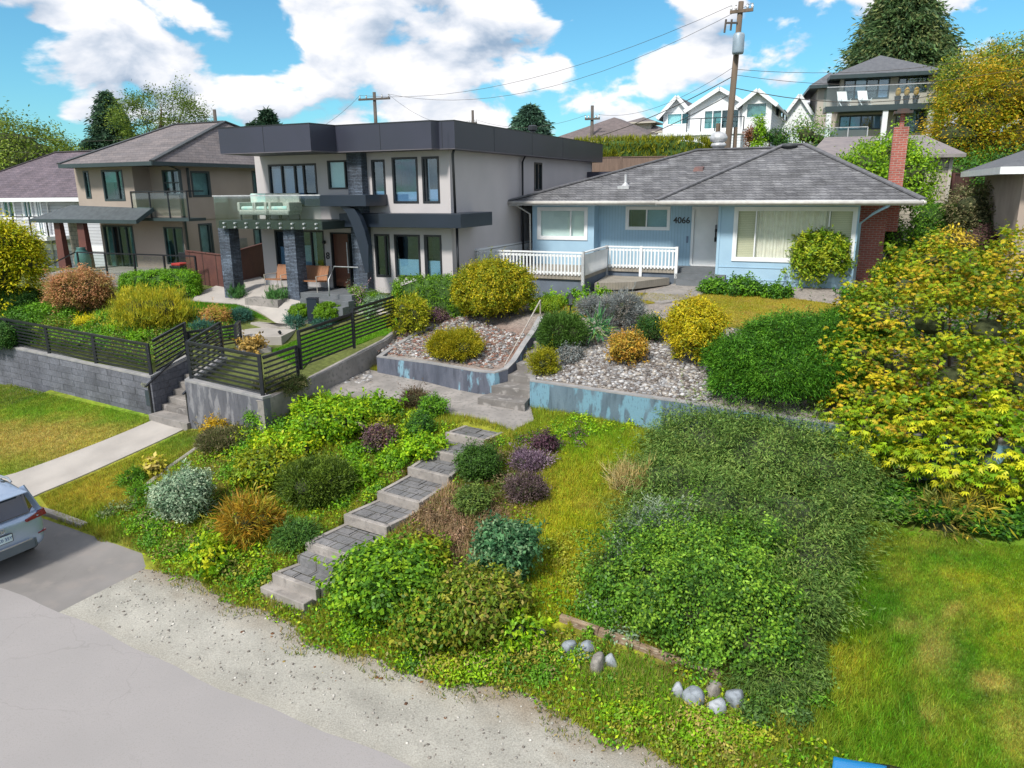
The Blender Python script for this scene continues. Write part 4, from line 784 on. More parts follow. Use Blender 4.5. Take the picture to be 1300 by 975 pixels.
M_shade = pm('roller_shade', (.66, .80, .80), (.60, .74, .75), 3, .8)
M_shadeb = pm('blue_shade', (.50, .60, .74), (.42, .52, .66), 2, .8)
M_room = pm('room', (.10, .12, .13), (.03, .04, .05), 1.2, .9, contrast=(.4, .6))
def window(root, wall, r, fmat, mull=(), trans=(), fw=.06, glass=None, back=None, frac=None, name='window', casing=0, cmat=None, proud=.02, drapes=False, label=None):
    """cuts the wall, sets a frame in the opening with a pane and what shows behind it"""
    a0, a1, z0, z1 = r; wall.hole(r); f = wall.f; b = B()
    for x in ((a0, a0 + fw), (a1 - fw, a1)): boxm(b, f, x[0], x[1], -proud, .10, z0, z1)
    for z in ((z0, z0 + fw), (z1 - fw, z1)): boxm(b, f, a0 + fw, a1 - fw, -proud, .10, z[0], z[1])
    for m in mull: c = a0 + (a1 - a0) * m; boxm(b, f, c - fw * .45, c + fw * .45, -proud + .008, .09, z0 + fw, z1 - fw)
    for m in trans: c = z0 + (z1 - z0) * m; boxm(b, f, a0 + fw, a1 - fw, -proud + .012, .085, c - fw * .4, c + fw * .4)
    w = b.build(name, fmat, root, bevel=.004)
    if label: w['label'] = label
    if casing:
        c = B(); q = casing
        for x0, x1, y0, y1 in ((a0 - q, a0, z0 - q, z1 + q), (a1, a1 + q, z0 - q, z1 + q), (a0, a1, z1, z1 + q), (a0, a1, z0 - q, z0)): boxm(c, f, x0, x1, -.035, .05, y0, y1)
        c.build('casing', cmat or M_white, w)
    g = B(); boxm(g, f, a0 + fw, a1 - fw, .04, .05, z0 + fw, z1 - fw); g.build('pane', glass or M_glass, w)
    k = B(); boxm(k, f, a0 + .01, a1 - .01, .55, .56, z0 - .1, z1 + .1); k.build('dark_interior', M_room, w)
    for bk in (back or []):      # (from fraction, to fraction, z fraction low, high, material)
        x0, x1, y0, y1, mt = bk; k = B(); A = lambda u: a0 + (a1 - a0) * u; Zz = lambda u: z0 + (z1 - z0) * u
        if mt is M_curt:
            n = max(8, int((A(x1) - A(x0)) / .035)); vs = []; 
            for i in range(n + 1): x = A(x0) + (A(x1) - A(x0)) * i / n; d = .16 + .025 * math.sin(i * 1.9) + .012 * math.sin(i * .7); vs += [f(x, d, Zz(y0)), f(x, d, Zz(y1))]
            k.add(vs, [(2 * i, 2 * i + 2, 2 * i + 3, 2 * i + 1) for i in range(n)]); k.build('curtain', mt, w); continue
        boxm(k, f, A(x0), A(x1), .13, .14, Zz(y0), Zz(y1)); k.build('blind', mt, w)
    return w
M_curt = pm('drape_cloth', (.84, .82, .74), (.74, .71, .64), 6, .9)
def roof_poly(root, name, verts, faces, mat, th=.12, fascia=None, eave=None, fmat=None, gutter=False):
    b = B(); n = len(verts); b.add(verts, faces); b.add([(x, y, z - th) for x, y, z in verts], [f[::-1] for f in faces])
    o = b.build(name, mat, root)
    if eave:
        e = B()
        for i in range(len(eave)):
            p, q = eave[i], eave[(i + 1) % len(eave)]; e.beam((p[0], p[1], p[2] - (fascia or .18) / 2), (q[0], q[1], q[2] - (fascia or .18) / 2), .05, fascia or .18)
        e.build('fascia', fmat or M_white, o)
        s_ = B(); s_.add([(p[0], p[1], p[2] - (fascia or .18) + .02) for p in eave], [tuple(range(len(eave)))]); s_.build('soffit', fmat or M_white, o)
    return o
def hip(root, s0, s1, t0, t1, z, rise, mat, name='roof', fascia=.18, fmat=None, ridge=None, th=.12, caps=None):
    """hip roof on a rectangle; ridge along the longer side unless given as (sa, sb)"""
    w, d = s1 - s0, t1 - t0; h = min(w, d) / 2
    if ridge: ra, rb = (ridge[0], (t0 + t1) / 2), (ridge[1], (t0 + t1) / 2)
    elif w >= d: ra, rb = (s0 + h, (t0 + t1) / 2), (s1 - h, (t0 + t1) / 2)
    else: ra, rb = ((s0 + s1) / 2, t0 + h), ((s0 + s1) / 2, t1 - h)
    V = [(s0, t0, z), (s1, t0, z), (s1, t1, z), (s0, t1, z), (ra[0], ra[1], z + rise), (rb[0], rb[1], z + rise)]
    if w >= d or ridge: Fc = [(0, 1, 5, 4), (1, 2, 5), (2, 3, 4, 5), (3, 0, 4)]
    else: Fc = [(0, 1, 4), (1, 2, 5, 4), (2, 3, 5), (3, 0, 4, 5)]
    o = roof_poly(root, name, V, Fc, mat, th, fascia, [V[0], V[1], V[2], V[3]], fmat)
    if caps:
        b = B()
        ends = [(0, 4), (1, 5), (2, 5), (3, 4), (4, 5)] if (w >= d or ridge) else [(0, 4), (1, 4), (2, 5), (3, 5), (4, 5)]
        for i, j in ends: 
            if Vector(V[i]) != Vector(V[j]): b.beam(Vector(V[i]) + Vector((0, 0, .03)), Vector(V[j]) + Vector((0, 0, .03)), .22, .05)
        b.build('ridge_cap', caps, o)
    return o, V
def pipe(root, pts, mat, r=.04, name='downpipe'): return B().tube(pts, r, 8).build(name, mat, root, smooth=True)

# ---------------------------------------------------------------- the light blue bungalow
M_blue = lapmat('blue_boards', (.31, .47, .60), .115, 0, .55, .5, .008, (.28, .43, .56), .07, .6)
M_bluep = pm('blue_plain', (.33, .49, .625), (.295, .445, .58), 1.5, .5, .1, 30)
M_shing = brickmat('grey_shingles', [(.165, .165, .175), (.095, .095, .105)], (.04, .04, .045), .33, .085, .008, .9, .9, noise=.36, dist=.03)
M_cap66 = pm('shingle_cap', (.15, .15, .165), (.09, .09, .10), 6, .9, .6, 30)
M_deck = pm('deck_grey', (.13, .14, .155), (.10, .11, .12), 3, .7, .2, 20)
M_wood = lapmat('grey_wood', (.30, .27, .23), .14, 0, .9, .5, .01, (.22, .2, .17), .06, .3)
M_brick = brickmat('red_brick', [(.36, .095, .07), (.27, .075, .055)], (.33, .24, .21), .22, .075, .010, .85, .6, noise=.2)
p = Zp(1080, 372, 4.55); H = Fr('bungalow', 'single storey light blue bungalow with grey shingle roof and white door', 'house', p, 25); rt = H.root
sR = 0.0; s908 = H.px(910, 330, 0)[0]; s752 = H.px(752, 300, 1.0)[0]; s752f = H.px(754, 300, .45)[0]; s676 = H.px(676, 300, .45)[0]
zE = 2.98; M_glassn = glassmat('window_glass_clear', (.95, .96, .95), .06); M_tan = lapmat('tan_blind', (.62, .60, .46), .06, 2, .8, .4, .01, (.55, .53, .4), .15, .6)
w = Wall(rt, 'front', 0, s908, sR, -.3, zE, M_bluep); 
window(rt, w, H.rect(936, 266, 1079, 332, 0), M_white, (.175, .80), (), .05, M_glassn, [(0, .17, 0, 1, M_tan), (.18, .79, 0, 1, M_curt), (.81, 1, 0, 1, M_tan)], casing=.09); w.build('light blue board wall of the right wing')
b = B()
for z in (.30, .72): b.box(s908 + .02, sR, -.02, 0, z, z + .02)
b.box(s908 - .03, s908 + .06, -.03, .0, -.3, zE); b.box(sR - .09, sR + .03, -.03, .0, -.3, zE); b.build('corner_trim', M_bluep, rt)
w = Wall(rt, 'right', 0, 0.2, 9.5, -.3, zE, M_bluep); window(rt, w, (3.2, 4.6, 1.1, 2.3), M_white, (.5,), (), .05); w.build()
w = Wall(rt, 'front', 1.0, s752, s908, -.3, zE, M_blue)
window(rt, w, H.rect(797, 264.5, 848, 290, 1.0), M_white, (.47,), (), .05, M_glassd, [(.48, 1, 0.05, 1, M_shade)], casing=.07)
dr = H.rect(880.5, 264, 913.5, 337, 1.0); w.hole((dr[0], dr[1] - .0, dr[2], dr[3])); w.build('light blue vertical board wall beside the door')
B().box(dr[0] + .05, dr[1], 1.05, 1.10, dr[2] + .02, dr[3] - .05).build('door', M_white, rt, bevel=.006)
d_ = rt.children[-1]; 
B().box(dr[0] - .04, dr[0] + .05, .96, 1.1, dr[2], dr[3]).box(dr[0] - .04, dr[1], .96, 1.1, dr[3] - .05, dr[3] + .05).box(dr[0], dr[1], .94, 1.1, dr[2] - .04, dr[2] + .02).build('door_frame', M_white, rt)
hs = H.px(908, 305, 1.0)[0]; B().tube([(hs, .98, dr[2] + .85), (hs, .98, dr[2] + 1.45)], .022).box(hs - .04, hs + .04, 1.0, 1.05, dr[2] + .85, dr[2] + 1.0).box(hs - .035, hs + .035, 1.0, 1.05, dr[2] + 1.2, dr[2] + 1.3).build('door_handle', M_black, rt)
w = Wall(rt, 'front', .45, s676, s752f, -.3, zE, M_bluep); window(rt, w, H.rect(685, 266, 743, 302, .45), M_white, (.68,), (), .05, M_glassn, [(0, 1, 0, 1, M_shade)], casing=.09); w.build('light blue board wall of the left corner')
Wall(rt, 'right', s752f, .65, 1.0, -.3, zE, M_bluep, .15).build(); Wall(rt, 'left', s676, .65, 9.5, -.3, zE, M_bluep).build(); B().box(s676, sR, 9.3, 9.5, -.3, zE).build('wall', M_bluep, rt)
B().box(s752, s908, 1.2, 1.21, 0, .1)
n4 = H.px(865.5, 280, 1.0); text('4066', .31, 'house_number', M_black, rt, (n4[0], .985, n4[1]), (R(90), 0, 0), .012, bold=.005)
mb = H.px(872.5, 304, 1.0); B().box(mb[0] - .03, mb[0] + .03, .96, 1.0, mb[1] - .12, mb[1] + .12).build('door_bell', pm('bell', (.15, .2, .3)), rt)
# roof: the main hip, and the front wing's hip sliding a step forward
eL = H.px(645, 258, -.25)[0]; eR = H.px(1172, 253, -.85)[0]; e831 = H.px(833, 259, -.85)[0]; zr = zE + .02
rise = 1.9; ra = H.px(884, 180, 4.5)[0]; rb = H.px(958, 180, 4.5)[0]
ro, V = hip(rt, eL, eR - .3, -.25, 10.0, zr, rise, M_shing, 'roof', .16, M_white, (ra, rb + 1.2), caps=M_cap66)
wr, V = hip(rt, e831, eR, -.85, 9.2, zr + .01, rise + .05, M_shing, 'wing_roof', .16, M_white, ((e831 + eR) / 2 - .5, (e831 + eR) / 2 + .2), caps=M_cap66)
gm = pm('gutter_paint', (.50, .49, .46), (.42, .40, .38), 6, .5)
B().tube([(eL, -.31, zr - .07), (e831, -.31, zr - .07)], .065, 8).tube([(e831, -.92, zr - .07), (eR, -.92, zr - .07), ], .065, 8).tube([(eR + .05, -.85, zr - .07), (eR + .05, 9, zr - .07)], .065, 8).build('gutter', gm, rt, smooth=True)
pipe(rt, [(eR - .9, -.85, zr - .15), (eR - 1.3, -.5, zr - .4), (.06, -.08, zr - .75), (.06, -.08, -.1)], M_bluep, .045)
pipe(rt, [(s676 - .5, -.2, zr - .12), (s676 - .06, .35, zr - .5), (s676 - .06, .38, 0)], gm, .035)
def on_roof(fr, px, py, t0):
    t = 2.0
    for _ in range(30):
        s_, z_ = fr.px(px, py, t); t = .5 * t + .5 * (t0 + (z_ - zr) / (rise / ((9.2 + .85) / 2 if t0 < -.5 else (10.25) / 2)))
        t = min(max(t, t0), 5.2)
    s_, z_ = fr.px(px, py, t); return (s_, t, z_)
# roof fittings
q = on_roof(H, 794, 236, -.25); B().lathe([(.16, 0), (.06, .10), (.05, .12), (.05, .42), (0.055, .44)], q, 12).box(q[0] - .22, q[0] + .22, q[1] - .3, q[1] + .2, q[2] - .12, q[2] + .0).build('vent_pipe', pm('galvanised', (.55, .56, .58), (.4, .4, .42), 6, .4, metal=.3), rt)
G_ = MATS['galvanised']
q = on_roof(H, 912, 188, -.25); B().lathe([(.24, -.1), (.24, .05), (.32, .08), (.28, .18), (.1, .22)], q, 14).build('roof_vent', G_, rt, smooth=True)
q = on_roof(H, 912, 181, -.25); B().lathe([(.2, -.3), (.2, .0), (.33, .06), (.36, .2), (.26, .36), (.08, .42)], q, 16).build('turbine_vent', G_, rt, smooth=True)
q = on_roof(H, 887, 216, -.25); B().hexa([(q[0] - .2, q[1] - .15, q[2] - .1), (q[0] + .2, q[1] - .15, q[2] - .1), (q[0] - .2, q[1] + .2, q[2] - .1), (q[0] + .2, q[1] + .2, q[2] - .1), (q[0] - .16, q[1] - .1, q[2] + .08), (q[0] + .16, q[1] - .1, q[2] + .08), (q[0] - .16, q[1] + .2, q[2] + .14), (q[0] + .16, q[1] + .2, q[2] + .14)]).build('roof_vent', pm('rust_vent', (.17, .08, .07), (.1, .06, .06), 5, .7), rt)
q = on_roof(H, 1002, 189, -.85); B().lathe([(.22, -.1), (.22, .06), (.3, .08), (.26, .16), (.1, .2)], q, 14).build('roof_vent', pm('black_vent', (.04, .045, .05)), rt, smooth=True)
# chimney: tall brick stack on the right wall
cs0, _ = H.px(1127, 235, 2.2); cs1, _ = H.px(1146, 235, 2.2); ztop = H.px(1140, 161, 2.2)[1]
B().box(cs0, cs1, 2.2, 3.3, 1.9, ztop).build('chimney', M_brick, rt); ch = rt.children[-1]
B().box(cs0 + .16, cs1 - .16, 2.4, 3.1, ztop, ztop + .42).build('flue', M_brick, ch)
B().box(cs0 - .06, cs1 + .06, 2.15, 3.35, ztop + .42, ztop + .5).box(cs0 + .05, cs1 - .05, 2.3, 3.2, ztop + .5, ztop + .58).build('chimney_cap', pm('rusty_black', (.03, .03, .03), (.08, .04, .03), 6, .6), ch)
# brick chimney breast on the side wall
B().box(.0, .85, 1.5, 3.4, -.3, zE - .1).build('chimney_breast', M_brick, rt)
# porch steps and the grey stoop
st_s0, st_s1 = s752f + .2, s908 + .0
q0 = H.px(858, 341, .9)[0]
B().box(q0, s908, .2, 1.0, -.3, dr[2] - .05).build('stoop', M_deck, rt); so_ = rt.children[-1]
B().box(q0 + .2, s908 + .35, -.2, .2, -.3, dr[2] - .22).box(q0 + .35, s908 + .35, -.55, -.2, -.3, dr[2] - .40).build('step', M_deck, so_)
# deck with white railing
t = thing('deck', 'raised wooden deck with white picket railing in front of the blue bungalow', 'deck', tuple(p), -H.y); zd = .62
fl = [H.px(604, 362, -3.2)[0], H.px(740, 352, -3.2)[0]]; f2 = H.px(770, 348, -.15)[0]; f3 = H.px(858, 350, -.15)[0]
zd = H.px(740, 351, -3.2)[1]; zt = H.px(740, 320, -3.2)[1]; z3 = H.px(858, 348, -.15)[1]
B().prism([(fl[0], 3.5), (fl[0], -3.2), (fl[1], -3.2), (f2, -.15), (f3, -.15), (f3, .9), (s676 + 3, .9), (s676, .4), (s676, 3.5)], zd - .12, zd).build('deck_boards', M_wood, t)
B().prism([(fl[0] + .05, 3.4), (fl[0] + .05, -3.12), (fl[1] - .05, -3.12), (f2 - .02, -.09), (f3 - .05, -.09), (f3 - .05, .9), (fl[0] + .05, .9)], -.5, zd - .125).build('skirting', pm('skirt_paint', (.12, .15, .2), (.09, .11, .14), 2, .8), t)
def picket(root, a, c, z0, z1, posts=2, sp=.125):
    a = Vector(a); c = Vector(c); d = (c - a); L = d.length; d.normalize(); b = B(); 
    b.beam((a.x, a.y, z1 - .03), (c.x, c.y, z1 - .03), .11, .05).beam((a.x, a.y, z1 - .14), (c.x, c.y, z1 - .14), .04, .07).beam((a.x, a.y, z0 + .10), (c.x, c.y, z0 + .10), .04, .07); b.build('rail', M_white, root)
    k = B(); n = int(L / sp)
    for i in range(n + 1):
        q = a + d * (L * i / n); e = Vector((-d.y, d.x)) * -.035; k.beam((q.x + e.x, q.y + e.y, z0 + .02), (q.x + e.x, q.y + e.y, z1 - .09), .052, .022) if abs(d.x) > .5 else k.beam((q.x + e.x, q.y + e.y, z0 + .02), (q.x + e.x, q.y + e.y, z1 - .09), .03, .05)
    k.build('pickets', M_white, root)
    for i in range(posts): q = a + d * (L * i / max(1, posts - 1)); B().box(q.x - .05, q.x + .05, q.y - .05, q.y + .05, z0 - .3, z1 + .01).build('post', M_white, root)
picket(t, (fl[0], -3.2), (fl[1], -3.2), zd, zt, 2); picket(t, (fl[1], -3.2), (f2, -.15), zd, zt, 2); picket(t, (f2, -.15), (f3, -.15), zd, zt, 3); picket(t, (fl[0], -3.2), (fl[0], 3.3), zd, zt, 2)
t2 = thing('platform', 'low weathered wooden platform in the corner of the white railing', 'platform', tuple(p), -H.y)
pq = [H.px(757, 361, -1.6)[0], H.px(852, 358, -.2)[0]]
B().prism([(fl[1] + .25, -2.7), (pq[1] - .9, -1.9), (pq[1] - .05, -.25), (f2 + .05, -.25)], .05, .30).build('planks', M_wood, t2)

# ---------------------------------------------------------------- the modern two storey house
M_stuc = pm('pale_stucco', (.47, .44, .45), (.43, .405, .415), .7, .85, .25, 90)
M_fasc = pm('charcoal_panel', (.040, .042, .066), (.034, .037, .056), .6, .35, 0)
M_navy = pm('navy_band', (.014, .022, .038), (.011, .018, .03), 1, .4)
M_stone = brickmat('stacked_slate', [(.11, .14, .19), (.055, .07, .10)], (.02, .025, .035), .34, .05, .006, .75, 1.0, noise=.45, dist=.03)
p = Zp(576, 381, 4.35); M2 = Fr('modern_house', 'modern two storey white stucco house with flat charcoal roof and glass balcony', 'house', p, 24); rt = M2.root; F = M2
zpb = F.px(577, 189, 0)[1]; zpt = F.px(573, 154, -.5)[1]; zb0, zb1 = F.px(577, 289, -.35)[1], F.px(577, 271, -.35)[1]
sPier0, sPier1 = F.px(452, 280, 0)[0], F.px(470, 280, 0)[0]; sL = F.px(332, 300, 0)[0]; D_ = 15.0
w = Wall(rt, 'front', 0, sPier1, 0, -.4, zpb + .1, M_stuc)
for (a, b_, c, d, mu, ag) in ((471, 203, 491, 258, (), 0), (497, 200, 532, 258, (), .25), (535, 199, 559, 258, (.22,), .3)): window(rt, w, F.rect(a, b_, c, d, 0), M_black, mu, (), .07, M_glassd, [(0, 1, 0, ag or .28, M_shadeb)] + ([(0, .3, 0, 1, M_shade)] if mu else []))
for (a, b_, c, d, mu, ag) in ((475, 297, 497, 352, (.7,), 0), (500, 297.5, 535, 353, (), .42), (538, 298, 562, 354, (.12,), .4)): window(rt, w, F.rect(a, b_, c, d, 0), M_black, mu, (), .07, M_glassd, [(0, 1, 0, ag, M_shade)] if ag else [(.7, 1, 0, 1, M_shade)])
w.build()
w = Wall(rt, 'right', 0, .2, D_, -.4, zpb + .1, M_stuc); window(rt, w, F.rect(678, 206, 688, 242, 0, 0), M_black, (.5,), (), .07, M_glassd); w.build()
B().box(sL, 0, D_ - .2, D_, -.4, zpb).build('wall', M_stuc, rt); Wall(rt, 'left', sL, .2, D_, -.4, zpb, M_stuc).build()
B().box(sPier0, sPier1, -.35, .3, -.4, zpb + .05).build('stone_pier', M_stone, rt, bevel=.01)
# left part: entrance recess and the balcony rooms
zBal = F.px(330, 286, -1.6)[1]
w = Wall(rt, 'front', .0, sL, sPier0, -.4, zpb + .1, M_stuc)
window(rt, w, F.rect(415, 204, 453, 240, 0), M_black, (.62,), (), .06, M_glass, [(0, .6, .0, 1, M_shade), (.8, 1, 0, 1, M_shade)])
window(rt, w, F.rect(340, 209, 405, 262, 0), M_black, (.28, .55, .73), (), .07, M_glassd, [(0, .27, 0, .9, M_shadeb), (.3, .54, 0, .9, M_shadeb), (.56, .72, 0, .9, M_shadeb)], name='sliding_door')
window(rt, w, F.rect(348, 292, 414, 341, 0), M_black, (.45, .74), (), .06, M_glassd, [(.05, .2, 0, .55, M_shadeb), (.45, .68, 0, .6, M_shade), (.74, .8, 0, 1, M_shade)])
dr = F.rect(419, 295, 452, 365, 0); w.hole((dr[0], dr[1], dr[2] - .2, dr[3])); w.build()
M_door = pm('walnut_door', (.13, .052, .032), (.095, .037, .024), 3, .45, .15, 20, stretch=(1, 1, .2))
wd_ = dr[1] - dr[0]; B().box(dr[0] + .05, dr[0] + wd_ * .78, .1, .15, dr[2], dr[3] - .05).build('door', M_door, rt, bevel=.005); d_ = rt.children[-1]
B().tube([(dr[0] + wd_ * .68, .04, dr[2] + .5), (dr[0] + wd_ * .68, .04, dr[2] + 1.6)], .025).build('door_handle', G_, d_)
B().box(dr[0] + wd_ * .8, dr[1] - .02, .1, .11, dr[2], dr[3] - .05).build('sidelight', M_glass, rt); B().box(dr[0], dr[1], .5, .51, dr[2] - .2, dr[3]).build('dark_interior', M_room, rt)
B().box(dr[0], dr[0] + .05, -.02, .15, dr[2] - .2, dr[3]).box(dr[0] + wd_ * .78, dr[0] + wd_ * .8 + .02, -.02, .15, dr[2] - .2, dr[3]).box(dr[0], dr[1], -.02, .15, dr[3] - .05, dr[3]).build('door_frame', M_black, rt)
n8 = F.px(416.5, 325, 0); text('8', .34, 'house_number', M_black, rt, (n8[0], -.012, n8[1]), (R(90), 0, 0), .012, bold=.006); B().lathe([(.06, -.06), (.07, 0), (.05, .06)], (n8[0] - .1, -.06, n8[1] + .5), 8).build('wall_light', M_black, rt)
# flat roof with its charcoal parapet
a1 = F.px(280, 195, -1.9)[0]; a2 = F.px(395, 190, -1.9)[0]; a3 = F.px(543, 190, -1.0)[0]
pol = [(a1, 3.2), (a1, -1.9), (a2, -1.9), (a2 + .15, -.75), (a3, -.75), (a3 + .12, -.45), (.45, -.45), (.45, D_ + .3), (sL - .4, D_ + .3), (sL - .4, 3.2)]
zs = [zpt] * len(pol); B().prism(pol, zpb, zpt).build('parapet', M_fasc, rt); pr = rt.children[-1]
B().prism([(a * 1.0, c) for a, c in pol], zpt + .002, zpt + .05).build('parapet_cap', M_black, pr)
sm = B()
for sx in [a1 + (a2 - a1) * .5]: sm.box(sx - .008, sx + .008, -1.905, -1.89, zpb, zpt)
for sx in [a2 + 1.9, a2 + 4.2]: sm.box(sx - .008, sx + .008, -.755, -.745, zpb, zpt)
for ty in (2.5, 6, 9.5): sm.box(.445, .455, ty - .008, ty + .008, zpb, zpt)
sm.build('panel_joints', M_black, pr)
s_ = B(); s_.prism(pol, zpb - .03, zpb - .003); s_.build('soffit', pm('soffit_grey', (.12, .11, .13), None, 1, .6), pr)
# band between the storeys and the sweeping entrance fin
B().prism([(sPier1 - .75, -.75), (.75, -.75), (.75, 1.6), (0.0, 1.6), (0.0, -.0), (sPier1 - .1, .0)], zb0, zb1).build('band', M_navy, rt, bevel=.01)
c0, c1 = F.px(386, 250, -1.3)[0], F.px(464, 250, -1.3)[0]; cz0, cz1 = F.px(440, 262, -1.3)[1], F.px(440, 247.5, -1.3)[1]
B().prism([(c0, -1.3), (c1, -1.3), (c1, .0), (c0, .0)], cz0, cz1).build('canopy', M_navy, rt, bevel=.01)
fin = B(); P_ = [(432, 262, 438, 262), (440, 270, 450, 265), (446, 283, 457, 276), (452, 300, 463, 292), (457, 318, 468, 312), (461, 335, 468, 332), (464, 347, 468.5, 346)]
for (a, b_, c, d), (a_, b2, c_, d2) in zip(P_[:-1], P_[1:]):
    q = [F.px(a, b_, -1.2), F.px(c, d, -1.2), F.px(a_, b2, -1.2), F.px(c_, d2, -1.2)]
    fin.hexa([(q[2][0], -1.22, q[2][1]), (q[3][0], -1.22, q[3][1]), (q[2][0], -1.0, q[2][1]), (q[3][0], -1.0, q[3][1]), (q[0][0], -1.22, q[0][1]), (q[1][0], -1.22, q[1][1]), (q[0][0], -1.0, q[0][1]), (q[1][0], -1.0, q[1][1])])
fin.build('curved_fin', M_navy, rt)
# balcony: slab on two slate pillars, frameless glass
b0, b1 = F.px(277, 287, -1.8)[0], F.px(408, 287, -1.8)[0]; bz = F.px(340, 289, -1.8)[1]; bt = F.px(340, 249, -1.8)[1]; b00 = F.px(268, 287, -.9)[0]
B().prism([(b0, 3.0), (b0, -1.75), (b1, -1.75), (b1 + .3, 0), (sL, 0), (sL, 3.0)], bz - .05, bz + .22).build('balcony_slab', pm('slab_dark', (.02, .03, .03), None, 1, .5), rt); bs = rt.children[-1]
gl = B(); n = 5
for i in range(n): x0 = b0 - .05 + (b1 - b0 + .1) * i / n; x1 = b0 - .05 + (b1 - b0 + .1) * (i + 1) / n - .02; gl.box(x0, x1, -1.83, -1.81, bz - .05, bt)
for i in range(2): gl.box(b0 - .09, b0 - .07, -1.8 + 2.4 * i, -1.8 + 2.4 * (i + 1) - .02, bz - .05, bt)
gl.build('balcony_glass', M_rail, rt); gq = rt.children[-1]
B().box(b0 - .1, b1 + .05, -1.84, -1.80, bt, bt + .04).box(b0 - .1, b0 - .06, -1.8, 3, bt, bt + .04).build('glass_rail', G_, gq)
sp_ = B()
for i in range(9):
    for z in (.0, .14): sp_.tube([(b0 + .3 + (b1 - b0 - .5) * i / 8, -1.86, bz + z), (b0 + .3 + (b1 - b0 - .5) * i / 8, -1.76, bz + z)], .03, 8)
sp_.build('standoffs', G_, gq)
for pxa, pxb in ((279.5, 293), (361, 376)):
    x0 = F.px(pxa, 320, -1.55)[0]; x1 = x0 + .50; B().box(x0, x1, -1.55, -1.05, -.35, bz - .05).build('stone_pillar', M_stone, rt, bevel=.01)
pipe(rt, [(F.px(577, 195, -.1)[0], -.1, zpb), (F.px(575, 200, -.1)[0], -.1, zpb - .15), (F.px(575, 205, -.1)[0], -.1, zpb - .3), (F.px(578, 270, -.1)[0], -.1, zb1)], M_black, .045)
pipe(rt, [(F.px(580, 290, -.1)[0], -.1, zb0), (F.px(582, 345, -.1)[0], -.1, .3)], M_black, .045)
ty, tz = F.side(660, 240, 0); pipe(rt, [(.12, ty + .3, zpb), (.12, ty, zpb - .25), (.12, ty, .6)], M_black, .045)
# porch: slab, steps, chairs
zpz = dr[2] - .05
B().box(F.px(345, 370, -1.5)[0], sPier1 + .1, -1.5, 0, -.35, zpz).build('porch_slab', M_deck, rt, bevel=.01); ps = rt.children[-1]
x_ = F.px(372, 385, -2.2)[0]
for i in range(2): B().box(x_ - .1 * i, sPier1 + .2, -1.84 - .34 * i, -1.5 - .34 * i, -.4, zpz - .16 * (i + 1)).build('step', M_deck, ps, bevel=.01)
B().box(F.px(308, 380, -2.2)[0], F.px(350, 385, -2.2)[0], -2.1, -1.6, -.4, .0).build('planter_kerb', M_conc, ps)
q = [F.px(418, 372, -1.9), F.px(432, 352, -1.2), F.px(462, 352, -1.2)]
pipe(rt, [(q[0][0], -1.9, zpz), (q[0][0], -1.9, zpz + .55), (q[1][0], -1.5, zpz + .95), (q[2][0], -1.5, zpz + .95)], G_, .022, 'porch_rail')
# rear low wing seen past the corner
ry0 = F.side(741, 230, 0)[0]; B().box(.05, 2.3, D_ - .5, D_ + 4, -.3, zpb - .75).build('rear_wing', M_stuc, rt); B().box(.0, 2.6, D_ - .8, D_ + 4, zpb - .75, zpb - .5).build('rear_fascia', M_fasc, rt)
B().lathe([(.12, 0), (.12, .3), (.2, .34), (.2, .5), (.1, .54)], (-.6, 8.6, zpt), 10).build('roof_vent', M_black, rt)
def lounge_chair(label, s, t_, z, yaw=0, wide=.75, wood=True):
    c, n_ = M2.c, M2.n; x = M2.o[0] + s * c + t_ * n_; y = M2.o[1] - s * n_ + t_ * c; k = thing('patio_chair', label, 'chair', (x, y, M2.o[2] + z), -M2.y + yaw, 'seats on the modern porch')
    Wd = lapmat('chair_slats', (.30, .135, .06), .07, 0, .6, .4, .006, (.24, .10, .05), .12, .3); w_ = wide / 2
    B().hexa([(-w_, -.3, .36), (w_, -.3, .36), (-w_, .28, .30), (w_, .28, .30), (-w_, -.3, .41), (w_, -.3, .41), (-w_, .28, .35), (w_, .28, .35)]).build('seat', Wd, k)
    B().hexa([(-w_, .26, .36), (w_, .26, .36), (-w_, .31, .36), (w_, .31, .36), (-w_, .44, .85), (w_, .44, .85), (-w_, .49, .85), (w_, .49, .85)]).build('backrest', Wd, k)
    fm = pm('chair_steel', (.45, .42, .38), None, 3, .4)
    for sx in (-w_, w_): B().tube([(sx, -.3, 0), (sx, -.33, .55), (sx, .3, .55), (sx, .36, 0)], .018, 6).build('frame', fm, k)
    return k
s_ = F.px(352, 362, -1.0)[0]; lounge_chair('slatted wooden patio chair left of the front slate pillar', s_ + .1, -1.0, zpz)
s_ = F.px(392, 362, -1.0)[0]; lounge_chair('slatted wooden patio bench right of the front slate pillar', s_ + .1, -1.0, zpz, wide=1.0)
